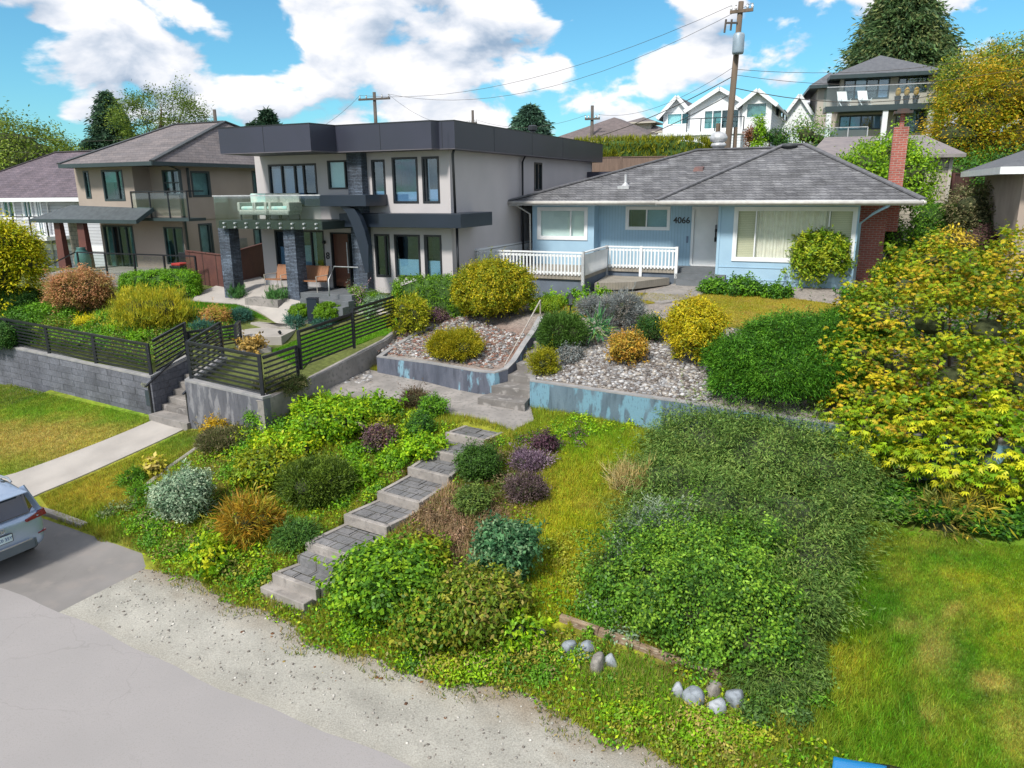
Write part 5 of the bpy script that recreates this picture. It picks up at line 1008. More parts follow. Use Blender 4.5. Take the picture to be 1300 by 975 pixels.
# rattan seats on the balcony
def place_in(fr, s, t_, z): return (fr.o[0] + s * fr.c + t_ * fr.n, fr.o[1] - s * fr.n + t_ * fr.c, fr.o[2] + z)
M_cush = pm('teal_cushion', (.30, .55, .52), (.6, .62, .55), 3, .9); M_ratt = pm('sage_rattan', (.40, .42, .38), (.26, .29, .26), 20, .8, .5, 60)
for i, (a, lb) in enumerate(((322, 'pale wicker armchair with turquoise cushion at the left of the balcony'), (341, 'dark backed wicker armchair in the middle of the balcony set'), (360, 'sage green wicker sofa seat at the right of the balcony'))):
    s_ = F.px(a, 270, -.9)[0]; k = thing('balcony_chair', lb, 'armchair', place_in(M2, s_, -.9, bz + .22), -M2.y, 'wicker seats on the glass balcony'); w_ = .36 if i < 2 else .5
    B().box(-w_, w_, -.35, .35, .18, .36).build('seat', M_ratt, k, bevel=.03); B().box(-w_, w_, .28, .4, .3, .92).build('backrest', M_ratt if i else M_cush, k, bevel=.04)
    for sx in (-1, 1): B().box(sx * w_ - .06, sx * w_ + .06, -.35, .35, .3, .62).build('armrest', M_ratt, k, bevel=.03)
    B().box(-w_ + .08, w_ - .08, -.32, .28, .36, .48).build('cushion', M_cush, k, bevel=.04)
    for sx in (-1, 1):
        for sy in (-1, 1): B().box(sx * (w_ - .05) - .02, sx * (w_ - .05) + .02, sy * .3 - .02, sy * .3 + .02, 0, .2).build('leg', M_black, k)
# ---------------------------------------------------------------- the beige two storey house
M_beige = pm('beige_stucco', (.36, .30, .26), (.32, .265, .23), .8, .85, .25, 90)
M_broof = brickmat('brown_grey_tiles', [(.17, .145, .145), (.13, .115, .12)], (.08, .07, .075), .4, .12, .008, .85, .6, noise=.2)
M_teal = pm('dark_teal_trim', (.035, .055, .06), (.03, .045, .05), 2, .4)
M_dsh = pm('teal_shade', (.22, .34, .33), (.10, .18, .18), 2, .8)
p = Zp(239, 348, 4.45); F = Fr('beige_house', 'beige two storey stucco house with brown hip roof and brown porch pillars', 'house', p, 24); rt = F.root
ze = F.px(239, 206, 0)[1]; zf2 = F.px(205, 278, 0)[1]; s172 = F.px(172, 250, 0)[0]; sLb = F.px(99, 250, -.9)[0]; s172b = F.px(172, 250, -.9)[0]; DD = 11
w = Wall(rt, 'front', 0, sLb, 0, -.4, ze, M_beige)
window(rt, w, F.rect(175, 216, 194, 270, 0), M_teal, (.4,), (), .07, M_glass, [(.4, .7, 0, 1, M_dsh)], name='balcony_door'); window(rt, w, F.rect(205, 216, 231, 248, 0), M_teal, (.55,), (.5,), .07, M_glass, [(.0, .4, .3, 1, M_dsh)])
window(rt, w, F.rect(207, 288, 237, 336, 0), M_teal, (.5,), (), .07, M_glass, [(0, .1, 0, 1, M_dsh)], name='patio_door'); window(rt, w, F.rect(130, 286, 176, 345, 0), M_teal, (.3, .5, .75), (), .07, M_glass, [(.05, .28, 0, 1, M_dsh), (.8, .95, 0, 1, M_dsh)], name='patio_door'); w.build()
w = Wall(rt, 'front', -.9, sLb, s172b, zf2 + .1, ze, M_beige); window(rt, w, F.rect(128, 216, 160, 255, -.9), M_teal, (.72,), (), .08, M_glass, [(0, .7, .6, 1, M_dsh)]); window(rt, w, F.rect(105, 217, 117, 252, -.9), M_teal, (), (), .07, M_glass, [(0, 1, 0, .5, M_dsh)]); w.build()
Wall(rt, 'right', s172b, -.7, .0, zf2 + .1, ze, M_beige, .15).build(); B().box(sLb, s172b, -.9, 0, zf2 + .02, zf2 + .1).build('bay_floor', M_beige, rt)
w = Wall(rt, 'right', 0, .2, DD, -.4, ze, M_beige)
for q, mu in (((241, 217, 269, 250), (.93,)), ((319, 217, 330, 246), ()), ((251, 284, 273, 325), (.8,)), ((321, 290, 335, 322), ())): window(rt, w, F.rect(*q, 0, 0), M_teal, mu, (), .09, M_glass, [(0, 1, 0, 1, M_dsh)])
w.build(); bx = F.rect(300, 303, 312, 314, 0, 0); B().box(0, .14, bx[0], bx[1], bx[2], bx[3]).box(.14, .16, bx[0] + .05, bx[1] - .05, bx[2] + .1, bx[3] - .05).build('letter_box', pm('pewter', (.2, .2, .19), None, 4, .5), rt)
Wall(rt, 'left', sLb, .2, DD, -.4, ze, M_beige).build(); B().box(sLb, 0, DD - .2, DD, -.4, ze).build('wall', M_beige, rt)
zz = F.px(172, 280, 0)[1]; b = B(); b.box(s172b + .5, .03, -.04, 0, zf2 - .05, zf2 + .18).box(0, .04, 0, DD, zf2 - .05, zf2 + .18).build('belt_course', M_beige, rt)
eaL = F.px(66, 210, -2.0)[0]; o_, V = hip(rt, eaL, .55, -1.7, DD + .6, ze, 2.1, M_broof, 'roof', .16, M_teal, (F.px(205, 178, 4)[0], F.px(268, 172, 4)[0]), caps=pm('dark_ridge', (.05, .055, .06), None, 3, .6))
pipe(rt, [(.08, -.5, ze - .1), (.08, .1, ze - .3), (.08, .1, 0)], M_teal, .05)
# little balcony and the porch with its brown pillars
bs0, bs1 = F.px(171, 280, -.9)[0], F.px(241, 280, -.9)[0]; bz_ = F.px(205, 277, -.9)[1]; bt_ = F.px(205, 243, -.9)[1]
B().box(bs0, bs1, -.95, 0, bz_ - .12, bz_).build('balcony_slab', M_teal, rt); k = rt.children[-1]; b = B(); b.beam((bs0, -.92, bt_), (bs1, -.92, bt_), .05, .05).beam((bs1, -.92, bt_), (bs1, 0, bt_), .05, .05)
for i in range(4): x = bs0 + (bs1 - bs0) * i / 3; b.box(x - .025, x + .025, -.94, -.89, bz_, bt_)
b.build('railing', M_black, k); B().box(bs0 + .04, bs1 - .04, -.92, -.91, bz_ + .1, bt_ - .06).build('rail_glass', M_rail, k)
n3 = F.px(229, 262, -.93); 
pe = F.px(38, 278, -1.7); pr_ = F.px(173, 277, -1.7); V = [(pe[0], -1.7, pe[1]), (pr_[0], -1.7, pe[1]), (pr_[0] + .1, -.86, pe[1] + .5), (pe[0] + 1.9, -.86, pe[1] + .62), (pe[0] + .6, 2.0, pe[1])]
roof_poly(rt, 'porch_roof', V, [(0, 1, 2, 3), (0, 3, 4)], pm('porch_tiles', (.07, .085, .095), (.05, .06, .07), 5, .7, .4, 30), .12, .16, [V[0], V[1], V[2], V[3], V[4]], M_teal)
pf = F.px(150, 350, -3.0)[1]; M_pil = pm('brown_timber', (.13, .045, .035), (.10, .035, .03), 3, .6)
for a, c, h in ((72, 79, 342), (101, 109, 340)):
    x0, x1 = F.px(a, 300, -1.4)[0], F.px(c, 300, -1.4)[0]; B().hexa([(x0 - .05, -1.5, pf), (x1 + .08, -1.5, pf), (x0 - .05, -1.2, pf), (x1 + .08, -1.2, pf), (x0, -1.45, pe[1]), (x1, -1.45, pe[1]), (x0, -1.25, pe[1]), (x1, -1.25, pe[1])]).build('pillar', M_pil, rt)
B().box(F.px(60, 350, -3.0)[0], .6, -3.3, 0, -.8, pf).build('porch_slab', M_conc, rt); k = rt.children[-1]
gx0, gx1 = F.px(98, 322, -3.2)[0], F.px(247, 322, -3.2)[0]; gz = F.px(150, 322, -3.2)[1]; b = B(); b.beam((gx0, -3.2, gz), (gx1, -3.2, gz), .05, .05)
for i in range(5): x = gx0 + (gx1 - gx0) * i / 4; b.box(x - .03, x + .03, -3.23, -3.17, pf, gz)
b.beam((gx0 - .1, -3.2, gz), (gx0 - 2.0, -4.2, gz - 1.0), .05, .05).build('railing', M_black, k); B().box(gx0, gx1, -3.21, -3.20, pf + .1, gz - .06).build('rail_glass', M_rail, k)
x0 = F.px(110, 330, .0)[0]; B().box(x0 - .9, x0 + .4, -.04, 0, pf, pe[1] + .5).build('stone_veneer', brickmat('buff_stone', [(.30, .27, .22), (.22, .2, .17)], (.1, .09, .08), .4, .2, .01, .85, .6, noise=.3), rt)
x0 = F.px(235, 338, -2.2)[0]; k = thing('patio_chair', 'dark wicker patio chair with red cushion on the beige porch', 'chair', place_in(F, x0 - .6, -1.9, pf), -F.y)
B().box(-.3, .3, -.3, .3, .2, .4).build('seat', M_black, k, bevel=.02); B().box(-.3, .3, .24, .32, .35, .9).build('backrest', M_black, k, bevel=.02); B().box(-.25, .25, -.25, .25, .4, .5).build('cushion', pm('red_cloth', (.4, .03, .03), None, 3, .9), k, bevel=.03)
x0 = F.px(113, 330, -2.0)[0]; k = thing('round_jar', 'tall turquoise ceramic jar behind the porch glass', 'jar', place_in(F, x0, -2.3, pf), 0); B().lathe([(.15, 0), (.3, .2), (.34, .5), (.26, .85), (.16, 1.0), (.2, 1.05)], (0, 0, 0), 18).build('body', pm('teal_glaze', (.06, .16, .15), (.04, .12, .12), 3, .3), k, smooth=True)
# ---------------------------------------------------------------- the house at the left edge
M_side = lapmat('grey_lap_siding', (.42, .43, .46), .16, 2, .6, 1.0, .03, (.37, .38, .41), .1, .55)
p = Zp(104, 345, 4.35); p = p + np.array([-.3, 3.2, 0]); F = Fr('siding_house', 'grey lap sided house with purple brown roof at the left edge', 'house', p, 24); rt = F.root; ze = F.px(50, 251, 0)[1]; sl = -14
w = Wall(rt, 'front', 0, sl, 1.5, -.6, ze, M_side)
for q in ((2, 255, 20, 277), (44, 255, 58, 300), (28, 255, 42, 277)): window(rt, w, F.rect(*q, 0), M_white, (.5,), (), .06, M_glass, [(0, .5, 0, 1, M_dsh)], casing=.07)
w.build(); Wall(rt, 'right', 1.5, .2, 9, -.6, ze, M_side).build(); B().box(sl, 1.5, 8.8, 9, -.6, ze).build('wall', M_side, rt)
B().box(sl, .3, -.03, 0, .7, 1.0).build('trim', M_white, rt) 
M_pur = brickmat('purple_shingles', [(.135, .105, .125), (.10, .08, .10)], (.05, .04, .05), .35, .10, .008, .9, .6, noise=.25)
hip(rt, sl, 2.2, -.6, 9.5, ze, 2.6, M_pur, 'roof', .2, M_white, caps=pm('purple_cap', (.08, .07, .08)))
zb_ = F.px(50, 300, -1.2)[1]; b = B(); b.beam((sl, -1.4, zb_ + 1), (F.px(58, 275, -1.4)[0], -1.4, zb_ + 1), .05, .05)
for i in range(7): x = F.px(58, 275, -1.4)[0] - i * 1.3; b.box(x - .03, x + .03, -1.43, -1.37, zb_, zb_ + 1)
b.build('railing', M_black, rt); B().box(sl, F.px(60, 300, -1.4)[0], -1.45, 0, zb_ - .2, zb_).build('balcony', M_white, rt)
pipe(rt, [(F.px(64, 255, -.3)[0], -.5, ze - .1), (F.px(60, 262, -.1)[0], -.08, ze - .4), (F.px(62, 300, -.1)[0], -.08, -.2)], M_white, .045)
# ---------------------------------------------------------------- brown board fences
M_fence = lapmat('brown_boards', (.12, .045, .035), .14, 0, .75, .6, .01, (.085, .032, .028), .08, .35)
def board_fence(label, pts, h, mat, n=4, cat='fence'):
    t = thing('board_fence', label, cat, pts[0]); b = B(); c = B(); o = Vector(pts[0])
    for a_, c_ in zip(pts[:-1], pts[1:]):
        a = Vector(a_) - o; e = Vector(c_) - o; b.beam(a + Vector((0, 0, h / 2)), e + Vector((0, 0, h / 2)), .03, h); c.beam(a + Vector((0, 0, h + .02)), e + Vector((0, 0, h + .02)), .1, .04)
        m = max(1, int((e - a).length / 2.2))
        for i in range(m + 1): q = a + (e - a) * i / m; B().box(q.x - .06, q.x + .06, q.y - .07, q.y + .05, q.z - .1, q.z + h + .04).build('post', mat, t)
    b.build('boards', mat, t); c.build('cap_rail', mat, t); return t
Q = lambda px, py, z: tuple(float(v) for v in Zp(px, py, z))
board_fence('dark red brown board fence between the beige and the modern house', [Q(243, 366, 4.2), Q(288, 374, 4.15), Q(345, 352, 4.4)], 1.5, M_fence)
# ---------------------------------------------------------------- houses up the hill
def far_origin(px, py, y): return Dp(px, py, y)
M_wsid = lapmat('white_siding', (.62, .65, .68), .2, 2, .6, .8, .03, (.58, .61, .64), .1, .7)
M_droof = pm('dark_grey_roof', (.12, .125, .14), (.09, .095, .11), 4, .9, .4, 20)
p = far_origin(976, 192, 58); F = Fr('white_gable_house', 'white house with three gables behind the utility pole up the hill', 'house', p, 24); rt = F.root
def gable(root, F, s0, s1, t0, t1, ze, rise, mat, trim, over=.4, wallmat=None):
    m = (s0 + s1) / 2; sl = rise / (m - s0); z0 = ze - over * sl; V = [(s0 - over, t0 - over, z0), (m, t0 - over, ze + rise), (s1 + over, t0 - over, z0), (s0 - over, t1, z0), (m, t1, ze + rise), (s1 + over, t1, z0)]
    b = B(); b.add(V + [(x, y, z - .14) for x, y, z in V], [(0, 1, 4, 3), (1, 2, 5, 4), (6, 9, 10, 7), (7, 10, 11, 8), (0, 3, 9, 6), (2, 8, 11, 5)]); o = b.build('roof', mat, root)
    b = B(); b.beam((V[0][0], V[0][1] - .02, V[0][2] - .05), (V[1][0], V[1][1] - .02, V[1][2] - .05), .06, .28).beam((V[1][0], V[1][1] - .02, V[1][2] - .05), (V[2][0], V[2][1] - .02, V[2][2] - .05), .06, .28).beam((V[2][0], V[2][1], V[2][2] - .05), (V[5][0], V[5][1], V[5][2] - .05), .1, .16).build('bargeboard', trim, o)
    g = B(); g.prism([(0, 0)], 0, 0) if False else g.add([(s0, t0, ze), (s1, t0, ze), (m, t0, ze + rise), (s0, t0 + .15, ze), (s1, t0 + .15, ze), (m, t0 + .15, ze + rise)], [(0, 1, 2), (5, 4, 3), (0, 3, 4, 1), (1, 4, 5, 2), (2, 5, 3, 0)]); g.build('gable_wall', wallmat or trim, root)
z0 = -3
sr0 = F.px(942, 150, 0)[0]; ze = F.px(976, 128, 0)[1]
w = Wall(rt, 'front', 0, sr0, 0, z0, ze, M_white); window(rt, w, F.rect(948, 131, 973, 149, 0), M_white, (), (), .07, M_glass, [(0, 1, 0, 1, M_dsh)]); w.build()
w = Wall(rt, 'right', 0, .2, 9, z0, ze - .1, M_wsid)
for q in ((985.5, 134, 988, 149), (992, 137, 994.5, 151), (996, 139, 998.5, 155)): window(rt, w, F.rect(*q, 0, 0), M_black, (), (), .05, M_glassd)
w.build(); gable(rt, F, sr0, 0, 0, 9, ze, F.px(960, 114, 0)[1] - ze, M_droof, M_white)
sm0, sm1 = F.px(876, 150, 1.0)[0], F.px(950, 150, 1.0)[0]; zm = F.px(876, 137, 1.0)[1]
w = Wall(rt, 'front', 1.0, sm0, sm1, z0, zm, M_white); window(rt, w, F.rect(894, 140, 938, 163, 1.0), M_white, (.25, .5, .75), (), .08, M_glass, [(0, .5, 0, 1, M_dsh)]); w.build(); gable(rt, F, sm0, sm1, 1.0, 9, zm, F.px(914, 112, 1.0)[1] - zm, M_droof, M_white)
s8, s9 = F.px(842, 150, 1.6)[0], F.px(877, 150, 1.6)[0]; zl = F.px(842, 143, 1.6)[1]
w = Wall(rt, 'front', 1.6, s8, s9, z0, zl, M_wsid); window(rt, w, F.rect(847, 144, 875, 158, 1.6), M_white, (.66,), (), .08, M_glass, [(0, .6, 0, 1, M_shade)]); w.build(); gable(rt, F, s8, s9, 1.6, 9, zl, F.px(864, 122, 1.6)[1] - zl, M_droof, M_white)
g0, g1_ = F.px(840, 168, -.6)[0], F.px(941, 168, -.6)[0]; gz_ = F.px(900, 167, -.6)[1]; B().box(g0, g1_, -.8, 1.5, z0, gz_ - .25).build('lower_storey', M_wsid, rt); B().box(g0 - .2, g1_ + .1, -.9, 1.4, gz_ - .25, gz_).build('balcony_slab', M_white, rt); k = rt.children[-1]
gt = F.px(900, 150, -.8)[1]; b = B(); x0, x1 = F.px(872, 160, -.8)[0], F.px(944, 160, -.8)[0]; b.beam((x0, -.8, gt), (x1, -.8, gt), .06, .06)
for i in range(5): x = x0 + (x1 - x0) * i / 4; b.box(x - .035, x + .035, -.84, -.77, gz_, gt)
b.build('railing', M_black, k)
b = B(); x0 = F.px(818, 168, -.4)[0]; b.box(x0, g0, -.9, 3, gz_ - .5, gz_ - .1).box(x0, x0 + .4, -.9, -.5, z0, gz_ - .5).box(g0 - .5, g0, -.9, -.5, z0, gz_ - .5).build('carport', M_white, rt)
# grey gabled house between
p = far_origin(1040, 190, 72); F = Fr('grey_gable_house', 'grey roofed house with a steep white gable right of the white house', 'house', p, 24); rt = F.root
sa, sb = F.px(985, 165, 0)[0], F.px(1040, 165, 0)[0]; za = F.px(1040, 158, 0)[1]; w = Wall(rt, 'front', 0, sa, sb, -4, za, M_wsid); window(rt, w, F.rect(1012, 160, 1036, 170, 0), M_white, (.5,), (), .1, M_glassd); w.build(); gable(rt, F, sa, sb, 0, 9, za, F.px(1000, 121, 0)[1] - za, M_droof, M_white)
sa, sb = F.px(1004, 140, 6)[0], F.px(1036, 140, 6)[0]; zb__ = F.px(1020, 140, 6)[1]; B().box(sa, sb + 4, 6, 12, -4, zb__).build('upper_storey', M_wsid, rt); hip(rt, sa - .5, sb + 5, 5.5, 13, zb__, 1.6, M_droof, 'upper_roof', .2, M_white)
# beige house with the glass balconies
M_bei2 = pm('cream_stucco', (.44, .40, .35), (.40, .36, .32), 1, .85)
p = far_origin(1200, 185, 66); F = Fr('balcony_house', 'large beige house with glass balconies and dark hip roof under the tall conifer', 'house', p, 16); rt = F.root
s_l, s_r = F.px(1063, 150, 0)[0], F.px(1198, 150, 0)[0]; zr1 = F.px(1130, 94, 0)[1]; zbal = F.px(1130, 133, -1.5)[1]
w = Wall(rt, 'front', 0, s_l, s_r, -4, zr1, M_bei2)
for q, mu in (((1072, 100, 1128, 125), (.25, .5, .75)), ((1142, 90, 1176, 117), (.3, .68)), ((1066, 147, 1120, 164), (.25, .5, .75)), ((1138, 140, 1186, 168), (.25, .75))): window(rt, w, F.rect(*q, 0), M_teal, mu, (), .12, M_glassd, [(.25, .5, 0, 1, M_shade), (.75, 1, 0, 1, M_shadeb)] if q[0] != 1142 else [(0, 1, 0, .2, M_shadeb)])
w.build(); Wall(rt, 'right', s_r, .2, 10, -4, zr1, M_bei2).build(); Wall(rt, 'left', s_l, .2, 10, -4, zr1, M_bei2).build()
x0 = F.px(1036, 150, 1.5)[0]; B().box(x0, s_l, 1.5, 9, -4, F.px(1045, 108, 1.5)[1]).build('side_wing', M_bei2, rt); hip(rt, x0 - .8, s_l + 1, .7, 10, F.px(1045, 109, 1.5)[1], 1.2, M_droof, 'wing_roof', .25, M_teal)
hip(rt, F.px(1054, 98, -.9)[0], F.px(1202, 85, -.9)[0], -1.0, 11, zr1, 2.0, M_droof, 'roof', .3, M_teal)
q0, q1 = F.px(1048, 136, -2)[0], F.px(1206, 133, -2)[0]; B().box(q0, q1, -2, 0, zbal - .45, zbal).build('balcony_slab', M_teal, rt); k = rt.children[-1]; zgt = F.px(1130, 108, -2)[1]
B().box(q0, q1, -2.0, -1.98, zbal, zgt).box(q0, q0 + .02, -2, 0, zbal, zgt).box(q1 - .02, q1, -2, 0, zbal, zgt).build('balcony_glass', M_rail, k); B().box(q0, q1, -2.03, -1.95, zgt, zgt + .06).build('handrail', G_, k)
for a in (1051, 1122, 1180): x = F.px(a, 160, -1.7)[0]; B().box(x - .2, x + .2, -1.9, -1.5, -4, zbal - .45).build('column', M_white, rt)
for i, a in enumerate((1141, 1152, 1164)): x = F.px(a, 115, -1.6)[0]; k = thing('planter', ('leftmost', 'middle', 'rightmost')[i] + ' dark pot with an orange topiary on the upper balcony', 'potted plant', place_in(F, x, -1.5, zbal), 0, 'pots on the far balcony'); B().lathe([(.18, 0), (.27, .65)], (0, 0, 0), 10).build('pot', M_black, k); core([(0, 0, .95, .22, .22, .38)], k, 'foliage', pm('orange_leaf', (.45, .22, .02), (.3, .2, .03), 6, .8), 1)
for i, a in enumerate((1072, 1098)):
    x = F.px(a, 125, -1.0)[0]; k = thing('balcony_chair', ('pale', 'white reclining')[i] + ' deck chair behind the glass of the upper balcony', 'chair', place_in(F, x, -1.1, zbal), 0); B().hexa([(-.4, -.5, .4), (.4, -.5, .4), (-.4, .3, .5), (.4, .3, .5), (-.4, -.5, .46), (.4, -.5, .46), (-.4, .3, .56), (.4, .3, .56)]).build('seat', M_white, k); B().hexa([(-.4, .3, .5), (.4, .3, .5), (-.4, .36, .5), (.4, .36, .5), (-.4, .7, 1.3), (.4, .7, 1.3), (-.4, .76, 1.3), (.4, .76, 1.3)]).build('backrest', M_white, k)
    for sx in (-.38, .38): B().tube([(sx, -.45, 0), (sx, .5, .7)], .03, 5).tube([(sx, .5, 0), (sx, -.4, .6)], .03, 5).build('leg', M_white, k)
# glass fenced terrace below it, and the garage
p = far_origin(1060, 190, 56); F = Fr('glass_terrace', 'teal glass fenced roof terrace between the white and beige houses', 'terrace', p, 16); rt = F.root; a0, a1_ = F.px(1003, 180, 0)[0], F.px(1100, 180, 0)[0]; z1 = F.px(1050, 163, 0)[1]; z0_ = F.px(1050, 182, 0)[1]
B().box(a0, a1_, 0, 5, -5, z0_).build('base', M_teal, rt); B().box(a0, a1_, -.02, 0, z0_, z1).box(a0, a0 + .02, 0, 5, z0_, z1).build('glass_panel', M_rail, rt); b = B(); b.box(a0, a1_, -.04, .02, z1, z1 + .06)
for i in range(5): x = a0 + (a1_ - a0) * i / 4; b.box(x - .03, x + .03, -.03, .03, z0_, z1)
b.build('railing', G_, rt)
M_garsid = lapmat('tan_siding', (.34, .30, .24), .22, 2, .7, 1.0, .04, (.27, .24, .2), .14, .4)
p = far_origin(1202, 255, 37); F = Fr('garage', 'tan board sided garage with grey roof behind the brick chimney', 'garage', p, 12); rt = F.root; zg = F.px(1195, 196, 0)[1]; gl_ = F.px(1040, 200, 0)[0]
Wall(rt, 'front', 0, gl_, 0, -2.6, zg, M_garsid).build(); Wall(rt, 'right', 0, .2, 6, -2.6, zg, M_garsid).build(); B().box(-.12, .03, -.05, .0, -2.6, zg).build('corner_board', M_bei2, rt)
V = [(gl_ - .6, -.5, zg), (.4, -.5, zg), (-.1, 4.5, zg + 1.15), (gl_ + 1.0, 4.5, zg + 1.15)]; roof_poly(rt, 'roof', V, [(0, 1, 2, 3)], pm('garage_roof', (.23, .20, .20), (.17, .15, .16), 3, .9, .4, 20), .12, .15, V, M_conc)
q = F.px(1122, 184, 2); B().lathe([(.3, 0), (.3, .2), (.35, .25), (.1, .35)], (q[0], 2.4, q[1]), 12).build('roof_vent', G_, rt)
board_fence('dark brown fence beside the tan garage', [tuple(Dp(1205, 262, 39)), tuple(Dp(1245, 262, 41))], 1.6, M_fence)
# corner of the house at the right edge
p = Dp(1288, 300, 24.5); F = Fr('corner_house', 'corner of a beige house with white eave at the right edge', 'house', p, 24); rt = F.root; zc = F.px(1288, 212, 0)[1]
M_taup = pm('taupe_stucco', (.36, .29, .25), (.32, .26, .22), 1, .85, .2, 80); Wall(rt, 'front', 0, 0, 6, -1.5, zc, M_taup).build(); Wall(rt, 'left', 0, .2, 8, -1.5, zc, pm('taupe_side', (.42, .34, .29), None, 1, .85)).build()
hip(rt, -.75, 7, -.75, 9, zc, 1.6, M_droof, 'roof', .22, M_white)
# far houses behind the cedar hedge
p = far_origin(760, 200, 62); F = Fr('brown_roof_house', 'low house with brown hip roof beyond the cedar hedge', 'house', p, 24); rt = F.root; a0, a1_ = F.px(712, 180, 0)[0], F.px(822, 180, 0)[0]; zf = F.px(760, 177, 0)[1]
w = Wall(rt, 'front', 0, a0, a1_, -4, zf, M_white); window(rt, w, F.rect(752, 180, 776, 192, 0), M_white, (.5,), (), .1, M_glass, [(0, 1, 0, 1, M_shade)]); window(rt, w, F.rect(725, 180, 745, 192, 0), M_white, (.5,), (), .1, M_glass); w.build(); hip(rt, a0 - .9, a1_ + .6, -.9, 10, zf, 1.9, pm('brown_tiles', (.15, .12, .12), (.11, .09, .09), 3, .9, .3, 15), 'roof', .2, M_bei2)
p = far_origin(810, 190, 85); F = Fr('tan_house', 'distant tan house with a low tiled tower left of the white house', 'house', p, 24); rt = F.root; a0, a1_ = F.px(790, 175, 0)[0], F.px(836, 175, 0)[0]; zf = F.px(810, 168, 0)[1]
B().box(a0, a1_, 0, 8, -6, zf).build('wall', M_bei2, rt); hip(rt, a0 - 1, a1_ + 1, -1, 9, zf, 1.2, M_broof, 'roof', .2, M_bei2); B().box(a0 + 1, a0 + 3.2, -.3, 2, zf - .3, zf + 1).build('tower', M_bei2, rt); hip(rt, a0 + .4, a0 + 3.8, -.9, 2.6, zf + 1, .6, M_broof, 'tower_roof', .15, M_bei2)
board_fence('grey brown board fence behind the modern house', [tuple(Dp(735, 238, 44)), tuple(Dp(900, 238, 41))], 1.6, pm('fence_far', (.19, .13, .10), (.13, .09, .07), 5, .9, stretch=(6, 6, .3)))
# brown retaining boards and post right of the bungalow
board_fence('grey timber retaining boards beside the maple', [Q(1130, 350, 4.4), Q(1175, 345, 4.5), Q(1292, 352, 4.5)], .75, pm('grey_board', (.26, .20, .18), (.18, .14, .13), 3, .9))
t = thing('marker_post', 'thin white upright post behind the maple', 'post', Q(1230, 316, 5.0)); B().box(-.04, .04, -.04, .04, -.5, .2).build('base', M_white, t); B().box(-.035, .035, -.035, .035, .2, .95).build('shaft', M_white, t)
# ---------------------------------------------------------------- utility poles and wires
M_pole = pm('pole_wood', (.17, .125, .09), (.10, .075, .055), 5, .9, .4, 30, stretch=(1, 1, .1)); M_dpole = pm('pole_dark', (.10, .085, .075), (.07, .06, .055), 4, .9)
tips = {}
def pole(key, label, px, pyb, pyt, y, lean=0, arms=((.6, 1.2),), mat=None, r=.16, armyaw=0.5, zlow=3):
    top = Dp(px, pyt, y); o = thing('utility_pole', label, 'utility pole', (float(top[0]) , y, float(top[2]) - 12), 0, 'wooden utility poles'); h = 12
    B().tube([(-lean, 0, -zlow), (0, 0, h)], [r * 1.25, r * .75], 10).build('shaft', mat or M_dpole, o, smooth=True)
    for dz, hw in arms:
        c = Vector((math.cos(armyaw), math.sin(armyaw) * -1, 0)); e = B(); e.beam(c * -hw + Vector((0, -.15, h - dz)), c * hw + Vector((0, -.15, h - dz)), .12, .14); e.build('crossarm', mat or M_dpole, o)
        ins = B()
        for f in (-.92, -.5, .5, .92): q = c * hw * f; ins.lathe([(.05, 0), (.07, .08), (.04, .16), (.05, .22)], (q.x, q.y - .15, h - dz + .07), 8)
        ins.build('insulator', G_, o)
    tips[key] = [Vector((top[0], y, top[2])) + Vector((math.cos(armyaw) * a, -math.sin(armyaw) * a - .15, -arms[0][0] + .3)) for a in (-arms[0][1] * .9, arms[0][1] * .9)] + [Vector((top[0], y, top[2] - 2.4))]
    return o
P1 = pole('main', 'tall weathered utility pole with grey transformer behind the bungalow roof', 941, 180, 2, 40, .55, ((.45, .55),), M_pole, .17)
B().lathe([(.0, 0), (.26, .02), (.28, .1), (.28, .85), (.24, .95), (.08, 1.0)], (-.12, -.38, 9.55), 14).build('transformer', pm('transformer_grey', (.30, .38, .45), None, 3, .4, metal=.2), P1, smooth=True); B().box(-.7, .0, -.1, .0, 11.0, 11.08).tube([(-.75, -.05, 10.6), (-.7, -.05, 11.2)], .05).tube([(-.45, -.05, 10.7), (-.42, -.05, 11.2)], .05).build('cutout', M_dpole, P1)
B().tube([(-.75, .3, -3), (-.7, .3, 6.4)], [.14, .12], 8).tube([(.25, .3, -3), (.2, .3, 6.2)], [.14, .1], 8).build('stub_brace', M_pole, P1)
pole('b', 'dark utility pole with a crossarm above the modern house', 475, 165, 117, 60, 0, ((.5, 1.3),), armyaw=.3); pole('c', 'utility pole rising behind the beige house roof', 272, 180, 139, 60, 0, ((1.2, .8),), armyaw=1.0)
pole('d', 'slim utility pole above the middle of the modern roof', 600, 165, 140, 75, 0, ((1.2, .7),), armyaw=1.0); pole('e', 'dark utility pole beyond the brown roofed house', 752, 165, 134, 62, 0, ((1.0, .6),), armyaw=.4)
wn = 0
def wire(label, p, q, sag, r=.011):
    global wn; n = 16; p = Vector(p); q = Vector(q); o = thing('power_line', label, 'power line', tuple(p), 0, 'overhead lines'); B().tube([(p.lerp(q, i / n) - Vector((0, 0, sag * 4 * (i / n) * (1 - i / n)))) - p for i in range(n + 1)], r, 4).build('cable', M_dpole, o)
m = tips['main']; R1, R2, R3 = Vector(Dp(1420, 30, 45)), Vector(Dp(1420, 52, 45)), Vector(Dp(1420, 90, 45))
mid = lambda a, z: Vector(Dp(*a, z))
wire('upper wire from the main pole to the dark pole at left', m[0], tips['b'][0], 1.4); wire('lower wire from the main pole to the dark pole at left', m[1], tips['b'][1], 1.9)
wire('wire crossing the sky from the main pole to the right edge', mid((934, 88), 40), R1, 1.0); wire('second wire just below it to the right edge', mid((933, 95), 40), R2, 1.2)
